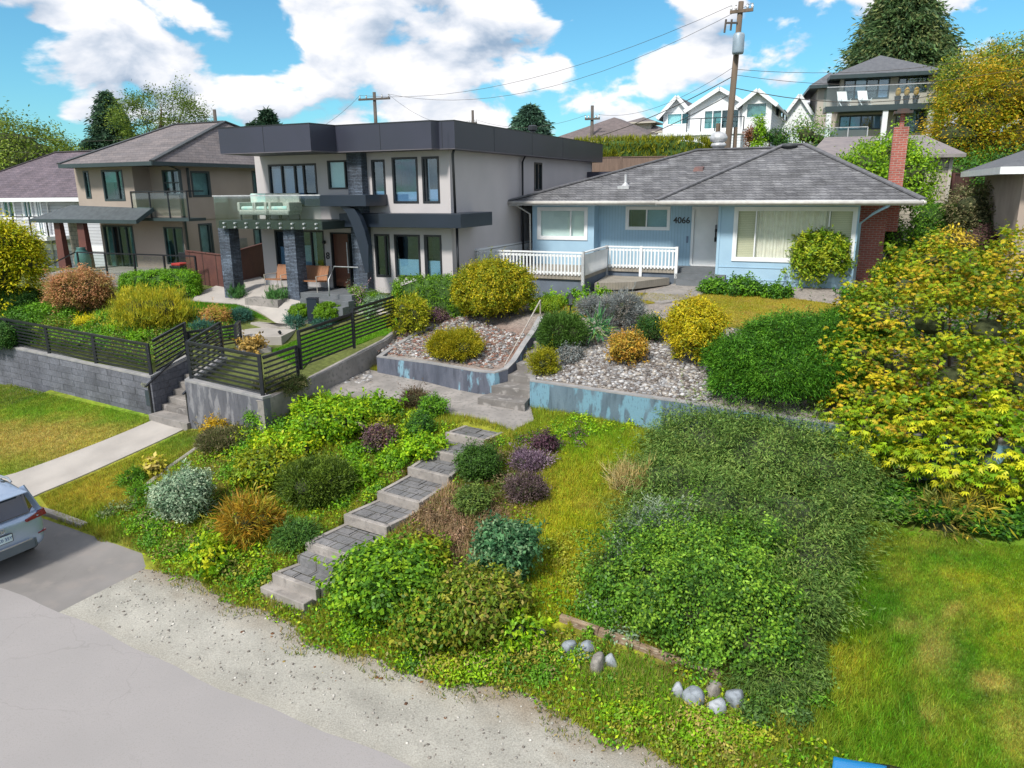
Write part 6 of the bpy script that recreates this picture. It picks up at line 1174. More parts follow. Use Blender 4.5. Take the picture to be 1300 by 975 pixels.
wire('black cable from the main pole down past the white gables', mid((932, 96), 40), mid((640, 190), 58), 1.0, .022); wire('thick black cable crossing the white gables to the lower left', mid((930, 118), 40), mid((690, 200), 58), .8, .022)
wire('wire from the main pole to the distant pole behind the hedge', mid((933, 84), 40), tips['e'][1], .8); wire('wire from the distant pole over the modern roof', tips['e'][0], tips['d'][1], .8); wire('wire between the slim pole and the dark pole', tips['d'][0], tips['b'][1], 1.0)
wire('wire from the dark pole towards the left trees', tips['b'][0], tips['c'][0], 2.2); wire('wire from the pole by the beige roof to the left edge', tips['c'][0], mid((-80, 150), 60), 1.5); wire('low service wire over the beige roof', tips['c'][2], mid((-80, 178), 60), 1.0)
wire('black service cable over the beige balcony house', mid((934, 112), 40), mid((1330, 72), 55), 1.6, .02)
# ================================================================ VEGETATION
GOLD = [(.50, .40, .012), (.38, .34, .010), (.26, .28, .010), (.55, .42, .02)]
GOLDG = [(.24, .22, .008), (.16, .185, .008), (.34, .28, .01), (.11, .15, .008)]
BRIGHT = [(.13, .27, .008), (.20, .34, .010), (.08, .19, .008), (.28, .38, .012)]
MID = [(.06, .15, .012), (.09, .20, .012), (.04, .11, .010)]
DARK = [(.025, .075, .014), (.04, .11, .015), (.018, .055, .012)]
SAGE = [(.17, .25, .16), (.25, .33, .22), (.08, .15, .08), (.34, .40, .27)]
GREY = [(.17, .19, .19), (.25, .27, .27), (.10, .12, .12), (.20, .18, .16)]
JUNI = [(.085, .14, .055), (.13, .19, .085), (.055, .10, .04), (.18, .23, .11)]
PURP = [(.10, .05, .07), (.16, .09, .13), (.07, .05, .04), (.12, .10, .05)]
ORNG = [(.42, .22, .03), (.34, .24, .03), (.22, .20, .03), (.48, .30, .04)]
FERN = [(.32, .17, .015), (.38, .23, .02), (.20, .13, .012), (.24, .22, .02)]
PINK = [(.50, .25, .13), (.42, .21, .10), (.36, .25, .10), (.24, .19, .05)]
LIME = [(.32, .40, .012), (.22, .32, .010), (.42, .44, .015)]
BLUEG = [(.05, .15, .06), (.09, .21, .085), (.035, .10, .04), (.16, .27, .13)]
_k = lambda L_, k: [tuple(min(.75, v * k) for v in c) for c in L_]
GOLDG, BRIGHT, MID, DARK, SAGE, GREY, JUNI, PURP, LIME, BLUEG = (_k(a, b) for a, b in ((GOLDG, 1.25), (BRIGHT, 1.15), (MID, 1.4), (DARK, 1.4), (SAGE, 1.15), (GREY, 1.15), ([(.085, .16, .03), (.13, .21, .045), (.05, .105, .022), (.16, .22, .05)], 1.2), (PURP, 1.25), (LIME, 1.1), (BLUEG, 1.0)))
# --- on the lower front slope
S = shrub
S('variegated_shrub', 'rounded pale sage variegated shrub near the driveway apron', 'shrub', 238, 676, 84, 72, (.075, .03), SAGE, cover=3.2, spacing=.12)
S('fern', 'rust brown fern clump right of the pale sage shrub', 'fern', 322, 700, 76, 54, (.20, .022), FERN, style='spray', cover=2.2, droop=.35, tuft=.12, nb=5)
S('shrub', 'dark green spreading shrub between the rust fern and the garden stairs', 'shrub', 405, 652, 108, 56, (.07, .025), [(.08, .13, .015), (.12, .18, .02), (.05, .09, .012)], style='spray', nb=9, spacing=.13, cover=3.4)
S('shrub', 'yellow green leafy shrub above the rust brown fern', 'shrub', 340, 632, 104, 52, (.09, .05), [(.22, .27, .01), (.14, .22, .01), (.30, .30, .012), (.10, .15, .01)], nb=8)
S('juniper', 'low dark green juniper beside the lower garden stairs', 'juniper', 378, 703, 72, 26, (.10, .02), [(.06, .15, .03), (.10, .20, .03), (.05, .11, .02)], style='flat', nb=8)
S('ground_shrub', 'bright green leafy mound of weeds under the slatted fence corner', 'shrub', 425, 570, 115, 56, (.10, .055), BRIGHT, nb=9)
S('ground_shrub', 'bright lime green leafy mound left of the larger weed mound', 'shrub', 365, 592, 90, 34, (.10, .055), BRIGHT[:2] + LIME, nb=8)
S('ground_shrub', 'flat green leafy patch beside the landing path', 'shrub', 478, 542, 78, 28, (.10, .055), BRIGHT[:3], nb=7)
S('ground_shrub', 'olive brown heather patch under the left end of the kerb wall', 'heather', 288, 580, 74, 26, (.07, .02), [(.13, .13, .05), (.18, .15, .08), (.08, .10, .03)], style='spray', nb=8)
S('ground_shrub', 'grey green heather mound at the corner of the short wall', 'heather', 360, 528, 70, 28, (.07, .02), [(.14, .16, .05), (.20, .18, .08), (.08, .12, .03)], style='spray', nb=7)
S('ground_shrub', 'small yellow green weed clump above the dark spreading shrub', 'shrub', 480, 562, 60, 26, (.09, .05), [(.20, .24, .01), (.28, .28, .02), (.10, .16, .01)])
S('purple_shrub', 'dusky purple brown shrub left of the garden stairs', 'shrub', 484, 580, 46, 36, (.06, .025), PURP + [(.16, .09, .06)], nb=5)
S('purple_shrub', 'small brown heather by the landing path', 'heather', 527, 522, 34, 24, (.05, .018), [(.14, .09, .06), (.10, .07, .04), (.12, .12, .05)], style='spray', nb=4)
S('round_shrub', 'bright green dome shrub just below the landing path', 'shrub', 551, 536, 38, 32, (.06, .025), MID + BRIGHT[:1], nb=4)
S('round_shrub', 'dark green dome shrub left of the top garden stair', 'shrub', 536, 562, 38, 36, (.06, .022), DARK + MID, nb=4)
S('ground_shrub', 'light green leafy clump below the dark dome shrub', 'shrub', 540, 588, 64, 28, (.09, .05), BRIGHT, nb=5)
S('ground_shrub', 'low green weeds beside the fourth garden stair', 'shrub', 500, 602, 40, 24, (.09, .05), BRIGHT[:3], nb=4)
S('ground_shrub', 'green clump of weeds along the middle garden stairs', 'shrub', 462, 622, 34, 20, (.09, .05), BRIGHT[:3], nb=4)
S('dandelion_clump', 'bright yellow green leafy clump near the bottom of the slope', 'shrub', 272, 738, 56, 42, (.11, .06), BRIGHT + LIME, nb=6)
S('golden_shrub', 'small golden orange shrub at the foot of the grey wall', 'shrub', 276, 556, 30, 20, (.06, .03), [(.5, .32, .02), (.42, .3, .02)], nb=3)
S('hosta', 'yellow hosta with pale leaves on the left lawn edge', 'hosta', 196, 606, 34, 20, (.13, .08), [(.48, .42, .05), (.40, .38, .03), (.5, .4, .12)], nb=4, stems=0)
S('round_shrub', 'small dark green tuft left of the edging on the lawn', 'shrub', 170, 618, 26, 18, (.06, .02), MID, style='spray', nb=3)
S('round_shrub', 'small green shrub between edging and pale sage shrub', 'shrub', 178, 634, 24, 16, (.06, .02), MID, style='spray', nb=3)
S('round_shrub', 'round dark green clipped shrub right of the garden stairs', 'shrub', 607, 620, 60, 50, (.055, .022), [(.045, .11, .015), (.07, .15, .02), (.03, .075, .012)], nb=6, rough=.1, cover=3.2, spacing=.12)
S('round_shrub', 'ragged green shrub below the round clipped one', 'shrub', 600, 662, 46, 40, (.07, .025), [(.10, .16, .03), (.14, .2, .04), (.06, .11, .02)], nb=5)
S('purple_shrub', 'dark purple shrub nearest the blue wall', 'shrub', 690, 582, 34, 28, (.06, .025), [(.09, .035, .06), (.14, .07, .10), (.05, .03, .035)], nb=4)
S('purple_shrub', 'lavender tinted shrub below the dark purple one', 'shrub', 672, 606, 50, 26, (.06, .02), [(.20, .13, .19), (.12, .08, .11), (.26, .19, .24)], style='spray', nb=5)
S('purple_shrub', 'brown purple shrub beside the round clipped shrub', 'shrub', 668, 646, 56, 34, (.06, .02), [(.12, .08, .09), (.17, .12, .12), (.08, .07, .04)], style='spray', nb=6)
S('round_shrub', 'blue green upright shrub at the centre of the front slope', 'shrub', 643, 758, 86, 92, (.085, .045), BLUEG, nb=8, cover=3.2, lump=.22)
S('leafy_bush', 'large leafy green bush beside the bottom garden stairs', 'bush', 494, 804, 150, 84, (.10, .06), [(.09, .21, .012), (.14, .29, .012), (.05, .13, .01), (.20, .33, .012)], nb=13, cover=3.0, spacing=.25, tuft=.12, lump=.2)
S('leafy_bush', 'lower leafy weeds spilling toward the gravel right of the large bush', 'bush', 552, 842, 120, 74, (.09, .05), [(.10, .20, .012), (.16, .27, .012), (.06, .14, .01), (.22, .22, .02)], nb=10, cover=2.8, tuft=.12, lump=.2)
S('leafy_bush', 'mixed green and straw coloured bush below the blue green shrub', 'bush', 612, 832, 110, 88, (.09, .045), [(.13, .20, .015), (.22, .25, .02), (.08, .14, .012), (.26, .22, .05)], nb=11, cover=2.6, tuft=.13, lump=.22)
S('leafy_bush', 'yellow green leafy bush above the large leafy bush', 'bush', 532, 736, 86, 34, (.08, .045), [(.20, .26, .012), (.12, .2, .01), (.28, .27, .02)], nb=8, lump=.2)
S('leafy_bush', 'light green leafy sprig bush at the gravel edge', 'bush', 660, 838, 56, 52, (.09, .05), BRIGHT, nb=5, cover=2.0)
S('dry_grass_tuft', 'straw coloured dry grass tuft left of the juniper mound', 'grass tuft', 800, 642, 52, 36, (.30, .012), [(.42, .32, .12), (.5, .4, .2), (.32, .24, .08)], style='blade', nb=4, cover=1.1, stems=0, corec=0, zmin=-.2)
# --- the juniper mound and the broadleaf bush in front of it
def mass(name, label, cat, dots, leaf, cols, style='leafy', zlow=.25, **kw):
    """dots: px, py (ground below the top), radius m, height m, all one plant"""
    P = [place(px, py) for px, py, *_ in dots]; o = np.mean(P, 0)
    bl = [(p[0] - o[0], p[1] - o[1], p[2] - o[2] + h * .5 - zlow * .5, r, r, h * .5 + zlow * .5) for p, (_, _, r, h) in zip(P, dots)]
    return plant(name, label, cat, o, bl, leaf, cols, style, **kw)
mass('juniper_mound', 'huge spreading grey green juniper mound filling the slope under the blue wall', 'juniper', [(905, 580, 1.25, 1.0), (960, 600, 1.4, 1.15), (1020, 615, 1.25, 1.1), (850, 625, .95, .75), (900, 660, 1.3, 1.0), (980, 680, 1.35, 1.1), (1045, 660, 1.0, .95), (1065, 610, .9, .9), (935, 560, .9, .8), (1000, 575, 1.0, .9), (825, 680, .7, .6), (1020, 725, .95, .9), (800, 740, .6, .5), (1000, 780, .8, .75), (870, 585, .9, .6)],
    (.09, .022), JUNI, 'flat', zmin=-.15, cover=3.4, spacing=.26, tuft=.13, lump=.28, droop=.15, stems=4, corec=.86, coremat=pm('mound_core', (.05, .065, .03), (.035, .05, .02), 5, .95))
mass('broadleaf_bush', 'dense bright green broadleaf bush in front of the juniper mound', 'bush', [(830, 770, .95, .95), (890, 790, 1.0, 1.05), (940, 800, .85, .9), (870, 730, .9, .95), (930, 745, .85, 1.0), (822, 742, .6, .8), (835, 797, .45, .55), (955, 832, .55, .6), (900, 828, .5, .6)],
    (.062, .038), [(.08, .19, .018), (.13, .27, .02), (.045, .12, .015), (.20, .34, .03)], 'leafy', zmin=-.2, cover=3.2, spacing=.24, tuft=.11, lump=.42, stems=4, corec=.82)
mass('trailing_juniper', 'trailing dark grey green juniper spilling beside the rock cluster', 'juniper', [(985, 870, .5, .35), (1000, 835, .5, .4), (960, 870, .4, .3), (1015, 800, .45, .5)], (.10, .016), [(.09, .16, .03), (.13, .2, .04), (.06, .12, .025)], 'flat', cover=2.6, droop=.3)
mass('sage_growth', 'silvery green shrub growing out of the left side of the broadleaf bush', 'shrub', [(815, 705, .5, .75), (840, 695, .5, .85), (800, 745, .4, .6)], (.06, .022), [(.20, .28, .18), (.28, .34, .24), (.12, .19, .11)], 'spray', cover=2.4)
# --- raised beds
S('dome_shrub', 'large golden green dome shrub on stems above the curved blue wall', 'shrub', 627, 418, 116, 84, (.075, .035), GOLDG, nb=12, rough=.12, cover=3.4, spacing=.15, lump=.14, stems=9)
S('low_shrub', 'low golden mounded shrub at the front of the raised bed', 'shrub', 580, 464, 84, 38, (.06, .02), [(.28, .26, .01), (.18, .2, .01), (.36, .3, .015)], style='spray', nb=8, rough=.1, lump=.1)
S('wispy_shrub', 'wispy yellow green shrub at the left end of the raised bed', 'shrub', 518, 432, 62, 56, (.09, .035), [(.34, .36, .015), (.24, .28, .012), (.42, .38, .03), (.14, .19, .015)], style='spray', nb=6, cover=1.8, lump=.22)
S('low_shrub', 'small dark purple shrub beside the golden dome', 'shrub', 556, 412, 26, 18, (.05, .02), PURP, nb=3)
S('hedge_shrub', 'bright green low hedge right of the golden dome', 'hedge', 694, 414, 52, 32, (.05, .02), [(.16, .27, .012), (.11, .2, .01), (.22, .3, .012)], nb=5, rough=.1)
S('round_shrub', 'feathery dark green shrub beside the top of the steps', 'shrub', 712, 458, 76, 56, (.075, .018), [(.06, .13, .02), (.09, .18, .03), (.04, .09, .015)], style='spray', nb=7)
S('low_shrub', 'small yellow green shrub at the corner of the right blue wall', 'shrub', 690, 482, 38, 38, (.06, .018), [(.25, .25, .012), (.18, .2, .01), (.32, .28, .015)], style='spray', nb=4)
S('grey_shrub', 'small woody grey plant among the stones', 'shrub', 723, 464, 34, 22, (.05, .02), GREY, nb=4)
S('yucca', 'dark green spiky yucca beside the feathery shrub', 'yucca', 757, 444, 34, 42, (.42, .045), [(.04, .13, .05), (.07, .2, .07), (.22, .34, .1)], style='spray', nb=0, cover=1.6, stems=1, corec=.3, tuft=.05, inner=.5, zmin=0)
S('lavender', 'large silver grey lavender bush beside the path', 'lavender', 788, 424, 66, 48, (.09, .014), GREY, style='spray', nb=7)
S('lavender', 'smaller silver grey lavender bush left of the large one', 'lavender', 752, 404, 40, 22, (.09, .014), GREY, style='spray', nb=4)
S('orange_shrub', 'orange tinted shrub in the middle of the stone bed', 'shrub', 796, 470, 60, 46, (.07, .03), ORNG, nb=7, cover=2.0)
S('round_shrub', 'dark green shrub between lavender and the golden ball', 'shrub', 826, 440, 38, 40, (.05, .02), DARK + [(.08, .12, .02)], nb=4)
S('golden_ball', 'tall golden yellow ball shrub in the stone bed', 'shrub', 880, 474, 88, 92, (.075, .03), GOLD, nb=10, rough=.2, cover=3.0, spacing=.17, lump=.2)
mass('layered_juniper', 'large dark green layered juniper overhanging the right blue wall', 'juniper', [(950, 480, 1.0, 1.0), (1000, 470, 1.25, 1.35), (1050, 480, 1.1, 1.4), (990, 505, 1.0, 1.0), (1040, 505, .9, 1.1), (940, 500, .7, .6), (1075, 460, .9, 1.4)],
    (.10, .02), [(.05, .16, .014), (.075, .21, .016), (.028, .09, .010), (.12, .28, .02)], 'flat', zmin=-.3, cover=4.2, spacing=.16, tuft=.08, lump=.14, stems=5, corec=.82, droop=.1, zlow=.05)
# --- along the bungalow
S('round_shrub', 'big rounded glossy shrub on short stems before the picture window', 'shrub', 1037, 370, 96, 76, (.13, .05), [(.15, .25, .012), (.22, .31, .014), (.08, .16, .01), (.30, .34, .02)], nb=9, rough=.08, cover=3.0, spacing=.2)
for i, (a, w_, h_, l) in enumerate(((905, 44, 18, 'dark green ground cover nearest the bungalow steps'), (945, 50, 24, 'leafy green plant under the left of the picture window'), (985, 44, 18, 'low dark plant left of the big rounded shrub'), (1085, 40, 16, 'sparse low plant at the right corner of the bungalow'))):
    S('bed_plant', l, 'plant', a, 376 + i * 3, w_, h_, (.09, .05), MID + DARK[:1], nb=5, group='plants along the bungalow wall')
S('round_shrub', 'yellow topped green shrub at the right corner of the bungalow', 'shrub', 1128, 378, 52, 46, (.09, .05), [(.10, .2, .012), (.36, .36, .012), (.05, .12, .01)], nb=6)
for a, b_, w_, h_, l in ((700, 392, 34, 14, 'light green hosta under the white railing'), (735, 391, 38, 18, 'leafy green plant under the white railing post'), (765, 386, 30, 14, 'low leafy plant beside the wooden platform')): S('bed_plant', l, 'plant', a, b_, w_, h_, (.09, .05), MID + BRIGHT[:2], nb=4, group='plants under the white railing')
def hedge(name, label, a, b_, w, h, leaf, cols, z=None, n=None, cat='hedge', group=None, **kw):
    a = np.array(a, float); b_ = np.array(b_, float); d = b_ - a; L = np.hypot(*d[:2]); yaw = math.atan2(d[1], d[0]); c = (a + b_) / 2
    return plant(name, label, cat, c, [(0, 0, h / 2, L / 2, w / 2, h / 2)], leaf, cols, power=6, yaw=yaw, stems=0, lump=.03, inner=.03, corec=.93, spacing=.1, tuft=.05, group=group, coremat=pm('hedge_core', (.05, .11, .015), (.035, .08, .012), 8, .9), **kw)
pl3 = lambda px, py: place(px, py)
hedge('clipped_hedge', 'sharply clipped box hedge in front of the beige house', Q(160, 388, 3.9), Q(254, 380, 4.05), 1.0, 1.15, (.05, .03), [(.12, .28, .010), (.18, .36, .012), (.07, .18, .01)], cover=5)
hedge('clipped_hedge', 'dark clipped hedge block at the left edge behind the fence', Q(-20, 400, 3.6), Q(52, 398, 3.6), 1.2, .9, (.05, .03), DARK + [(.06, .13, .02)], cover=5)
hedge('clipped_hedge', 'dark clipped hedge corner nearest the fence at the left edge', Q(-30, 432, 3.1), Q(26, 440, 3.05), 1.2, .75, (.05, .03), DARK + [(.06, .13, .02)], cover=5)
hedge('clipped_hedge', 'long green hedge along the modern house wall', Q(504, 412, 3.65), Q(622, 402, 3.9), .7, 1.45, (.06, .03), [(.10, .22, .012), (.15, .28, .012), (.06, .14, .01)], cover=2.6)
hedge('cedar_hedge', 'tall yellow green cedar hedge below the brown roofed house', tuple(Dp(728, 212, 45)), tuple(Dp(900, 200, 45)), 1.4, 1.25, (.28, .06), [(.18, .20, .012), (.26, .26, .015), (.10, .13, .01)], style='blade', cover=3.0)
# --- garden of the modern and beige houses
S('ball_shrub', 'clipped green ball left of the grey garden bollard', 'shrub', 383, 411, 32, 25, (.04, .025), [(.14, .28, .01), (.10, .2, .01)], nb=0, lump=.02, cover=7, spacing=.1, corec=1.05, inner=.02, tuft=.03, coremat=pm('ball_core', (.06, .12, .012), None, 8, .9), group='clipped balls by the bollard')
S('ball_shrub', 'larger clipped green ball right of the grey garden bollard', 'shrub', 418, 415, 40, 31, (.04, .025), [(.14, .28, .01), (.10, .2, .01)], nb=0, lump=.02, cover=7, spacing=.1, corec=1.05, inner=.02, tuft=.03, coremat=pm('ball_core', (.06, .12, .012), None, 8, .9), group='clipped balls by the bollard')
for a, b_, w_, h_, l in ((378, 418, 30, 14, 'blue green creeping juniper left of the clipped balls'), (413, 420, 30, 12, 'blue green creeping juniper under the larger clipped ball'), (307, 412, 28, 16, 'blue green creeping juniper beside the concrete pads'), (258, 424, 24, 12, 'blue green creeping juniper behind the step fence')): S('creeping_juniper', l, 'juniper', a, b_, w_, h_, (.07, .02), [(.04, .12, .09), (.07, .18, .13)], style='spray', nb=4, group='blue creeping junipers')
S('spirea', 'salmon orange low shrub on the green lawn', 'shrub', 274, 416, 38, 24, (.05, .025), [(.5, .28, .08), (.45, .22, .08), (.3, .3, .03)], nb=4)
S('hosta', 'bronze leaved plant in the bed inside the low fence', 'plant', 322, 450, 34, 20, (.10, .05), [(.34, .22, .05), (.5, .34, .1), (.2, .14, .04)], nb=4, cover=1.5)
S('flower_clump', 'clump of bright yellow flowers in the left garden', 'flowers', 112, 418, 28, 14, (.05, .03), [(.6, .5, .01), (.4, .4, .01)], nb=3)
S('feathery_shrub', 'feathery yellow plume shrub behind the long slatted fence', 'shrub', 195, 428, 104, 54, (.15, .018), [(.42, .38, .02), (.30, .32, .02), (.5, .42, .03), (.18, .22, .02)], style='blade', nb=10, cover=1.6, lump=.4)
S('pink_maple', 'salmon pink lace leaf maple in front of the beige porch', 'tree', 108, 404, 88, 58, (.09, .03), PINK, style='flat', nb=9, cover=2.2, droop=.25, lump=.2, stems=6)
S('yellow_maple', 'bright yellow green maple at the left edge', 'tree', 8, 404, 128, 128, (.13, .05), [(.45, .42, .012), (.32, .36, .01), (.20, .27, .01), (.55, .47, .02)], style='flat', nb=14, cover=2.4, spacing=.3, tuft=.14, lump=.25, stems=7, droop=.2)
for a, b_, w_, h_, l in ((301, 381, 20, 14, 'grassy tuft at the foot of the left slate pillar'), (355, 387, 30, 14, 'grassy tuft at the foot of the front slate pillar')): S('grass_tuft', l, 'plant', a, b_, w_, h_, (.14, .02), [(.05, .14, .04), (.08, .2, .05)], style='blade', nb=3, group='tufts by the slate pillars')
S('flowering_plant', 'pink flowering plant left of the modern house steps', 'plant', 457, 392, 24, 30, (.06, .03), [(.12, .24, .02), (.45, .3, .35), (.16, .28, .02)], nb=4, cover=1.6)
S('round_shrub', 'small clipped round shrub beside the pink flowers', 'shrub', 476, 388, 20, 16, (.04, .02), [(.14, .28, .01), (.10, .2, .01)], nb=0, lump=.02, cover=3.2, corec=.9)
S('grey_shrub', 'grey green heather beside the clipped round shrub', 'shrub', 482, 394, 34, 16, (.05, .02), SAGE[:3], nb=4)
t = shrub('planter_flowers', 'grey leaved plant with white flowers at the modern house steps', 'plant', 451, 368, 22, 18, (.06, .03), [(.2, .25, .17), (.5, .5, .48), (.12, .18, .1)], nb=3)
k = pl3(399, 408); t = thing('bollard', 'dark grey square garden bollard between two clipped balls', 'bollard', tuple(k)); B().box(-.17, .17, -.17, .17, -.1, .78).build('shaft', M_navy, t, bevel=.01); B().box(-.18, .18, -.18, .18, .78, .80).build('lid', M_navy, t)
k = pl3(359, 434); t = thing('path_light', 'short tilted black path light on the side lawn', 'lamp', tuple(k)); B().tube([(0, 0, -.05), (-.05, 0, .28)], .03, 8).tube([(-.05, 0, .28), (-.09, -.02, .36)], .05, 8).build('lamp_head', M_black, t)
k = pl3(724, 398); t = thing('lantern', 'small black garden lantern beside the path of the bungalow', 'lantern', tuple(k)); B().tube([(0, 0, -.1), (0, 0, .25)], .025, 8).build('post', M_black, t); B().lathe([(.06, .25), (.10, .28), (.08, .3)], (0, 0, 0), 6).build('lamp_base', M_black, t); B().lathe([(.15, .48), (.05, .58), (.02, .64)], (0, 0, 0), 6).build('lamp_cap', M_black, t); B().lathe([(.08, .3), (.12, .48)], (0, 0, 0), 6).build('lamp_glass', glassmat('lamp_glass', (.5, .55, .55), .2), t)
# concrete pads stepping across the modern garden
for i, (q, dz, l) in enumerate((([(320, 404), (352, 398), (374, 400), (372, 414), (340, 418), (318, 412)], .10, 'pale concrete pad nearest the patio walk'), ([(305, 420), (330, 414), (376, 419), (358, 438), (320, 438), (300, 430)], .12, 'large pale concrete pad in the middle of the garden'), ([(300, 441), (336, 437), (345, 447), (310, 452)], .1, 'pale concrete pad closest to the step fence'))):
    P = pxy(q, t12h); zc_ = float(np.mean([t12h(np.array([a]), np.array([c]))[0] for a, c in P])); tag(B().prism(P, zc_ - .2, zc_ + dz).build('stepping_pad', M_concl, bevel=.015), l, 'paving slab', 'concrete pads')
# --- right side: the big maple, ivy bank, ferns
def tree(name, label, base, blobs, leaf, cols, style='leafy', cover=1.8, spacing=.6, tuft=.28, lump=.25, group=None, trunk_r=.16, droop=0, corec=.55, limbs=7, lean=(0, 0), inner=.3, tz=1.0):
    rng = np.random.default_rng(sum(map(ord, label))); root = thing(name, label, 'tree', tuple(map(float, base)), 0, group); L, W = leaf
    ar = sum(3 * (b[3] * b[4] + b[3] * b[5] + b[4] * b[5]) for b in blobs); n = min(int(cover * ar / (L * W * .5)), 320000)
    P, Nn, g, ng = crown_points(blobs, spacing, n // (5 if style == 'palm' else 1), rng, tuft, lump, inner=inner, tz=tz); leaf_mesh('crown', P, Nn, L, W, pick(cols, len(P), rng, g, ng), style, root, rng=rng, droop=droop)
    b = B(); zc = min(q[2] for q in blobs); top = max(blobs, key=lambda q: q[2]); b.tube([(0, 0, -.6), (lean[0] * .3, lean[1] * .3, zc * .5), (lean[0], lean[1], zc), (top[0], top[1], top[2])], [trunk_r * 1.2, trunk_r, trunk_r * .7, trunk_r * .2], 8)
    for q in blobs[:limbs]: b.tube([(lean[0] * .6, lean[1] * .6, zc * .6), ((q[0] + lean[0]) * .5, (q[1] + lean[1]) * .5, (zc * .7 + q[2]) * .5), (q[0], q[1], q[2] + q[5] * .3)], [trunk_r * .5, trunk_r * .3, trunk_r * .1], 6)
    b.build('trunk', M_bark, root, smooth=True)
    if corec: core(blobs, root, 'crown_core', None, corec)  # added dark filler blobs, keep the crown from being see-through
    return root
def pblobs(base, lst):
    """lst: px, py centre, depth Y, radius; -> blobs relative to base"""
    out = []
    for px, py, y, r, *k in lst: p = Dp(px, py, y); kz = k[0] if k else .8; out.append((p[0] - base[0], p[1] - base[1], p[2] - base[2], r, r, r * kz))
    return out
mb_ = place(1195, 560); mb_ = np.array([Dp(1210, 500, 16.8)[0], 16.8, 1.6])
MAPLE = [(.34, .34, .010), (.22, .29, .010), (.13, .22, .008), (.44, .36, .015), (.08, .15, .008), (.40, .28, .02), (.16, .24, .01)]
tree('yellow_maple', 'large yellow green maple filling the right side above the ivy', mb_, pblobs(mb_, [(1150, 365, 18.2, .9, .7), (1205, 345, 18.6, 1.0, .7), (1270, 365, 18.0, 1.0, .8), (1310, 330, 18.5, .9, .8), (1120, 405, 17.4, .9, .7), (1180, 410, 17.0, 1.1, .8), (1250, 420, 16.8, 1.2, .8), (1310, 420, 16.5, 1.1, .9), (1090, 450, 16.6, .75, .7), (1140, 465, 16.2, .95, .75), (1210, 480, 15.8, 1.1, .8), (1280, 490, 15.8, 1.1, .8), (1095, 505, 15.8, .7, .6), (1150, 520, 15.4, .75, .6), (1215, 535, 15.2, .8, .6), (1065, 515, 16.0, .45, .5), (1180, 330, 19.2, .7, .7)]),
    (.085, .028), MAPLE, 'palm', cover=3.7, spacing=.40, tuft=.16, lump=.42, droop=.4, trunk_r=.10, corec=.3, limbs=17, tz=.45)
mass('vine_maple', 'lime yellow vine maple sprays hanging over the right end of the blue wall', 'tree', [(1080, 602, .45, 1.3), (1125, 612, .55, 1.3), (1172, 622, .6, 1.25), (1222, 634, .6, 1.3), (1272, 646, .6, 1.5), (1318, 656, .6, 1.6), (1150, 605, .5, 1.9), (1245, 628, .55, 1.9), (1200, 616, .5, 1.8), (1300, 640, .55, 2.0), (1100, 600, .4, 1.8), (1062, 590, .35, 1.0), (1110, 604, .5, 1.0), (1190, 622, .55, 1.0), (1255, 640, .55, 1.1), (1300, 650, .55, 1.2)], (.13, .036), [(.34, .42, .015), (.22, .34, .012), (.46, .46, .02), (.12, .24, .01)], 'palm', cover=3.0, spacing=.28, tuft=.13, lump=.34, droop=.3, stems=6, corec=.4, tz=.5, zlow=-.35)
tree('yellow_maple', 'small orange leaved maple sprig beside the white marker post', Zp(1208, 340, 4.5), pblobs(Zp(1208, 340, 4.5), [(1205, 305, 22.5, .42, .7), (1225, 312, 22.3, .3, .7), (1190, 316, 22.2, .3, .6)]), (.12, .05), [(.5, .36, .04), (.42, .34, .02)], 'flat', cover=2.0, spacing=.3, tuft=.14, trunk_r=.04, droop=.4)
# ivy over the bank
_keep = [_stair, pxy([(384, 497), (420, 477), (450, 466), (474, 472), (560, 484), (625, 494), (672, 512), (678, 536), (652, 548), (560, 526), (500, 513), (430, 505), (388, 502)], G_low), pxy([(200, 532), (236, 545), (150, 585), (55, 626), (-60, 670), (-60, 620), (20, 602)], G_low)]
_rocks = [place(a, b_ + 4)[:2] for a, b_ in ((722, 829), (746, 828), (759, 852), (776, 846), (860, 883), (880, 895), (906, 882), (910, 906), (933, 895), (711, 792), (735, 799), (760, 808), (786, 818), (812, 828), (838, 838))]
def clear(q):
    k = np.zeros(len(q), bool)
    for P in _keep: k |= inpoly(q[:, 0], q[:, 1], P)
    for c_ in _rocks: k |= ((q - c_) ** 2).sum(1) < .014
    return k
def undergrowth(name, label, spots, leaf, seed, style='leafy', cover=2.2):
    """weedy mounds too many and too tangled to count: one mesh"""
    rg = np.random.default_rng(seed); Pp, Nn_, Cc = [], [], []
    for (px, py, rx, ry, n, rmin, rmax, cols) in spots:
        for _ in range(n):
            a, b_ = px + rg.normal() * rx * .55, py + rg.normal() * ry * .55; p = place(a, b_); r = rg.uniform(rmin, rmax)
            uu_, vv_ = toUV(p[0], p[1])
            if clear(np.array([p[:2]]))[0] or (vv_ < v_of(uu_) + .1 and p[2] < 2.8) or (uu_ < -12.6 and vv_ < 9.3): continue
            m = int(cover * 3 * r * r * 2 / (leaf[0] * leaf[1] * .5)); P, N_, g, ng = crown_points([(0, 0, r * .2, r, r, r * rg.uniform(.45, .8))], .11, m, rg, .06, .3, zmin=-.1, inner=.2)
            P = P + p; keep = ~clear(P[:, :2]); Pp.append(P[keep]); Nn_.append(N_[keep]); Cc.append(pick([cols[rg.integers(0, len(cols))], cols[rg.integers(0, len(cols))]], len(P), rg, g, ng)[keep])
    o = leaf_mesh(name, np.concatenate(Pp), np.concatenate(Nn_), leaf[0], leaf[1], np.concatenate(Cc), style, rng=rg); return tag(o, label, 'undergrowth', None, 'stuff')
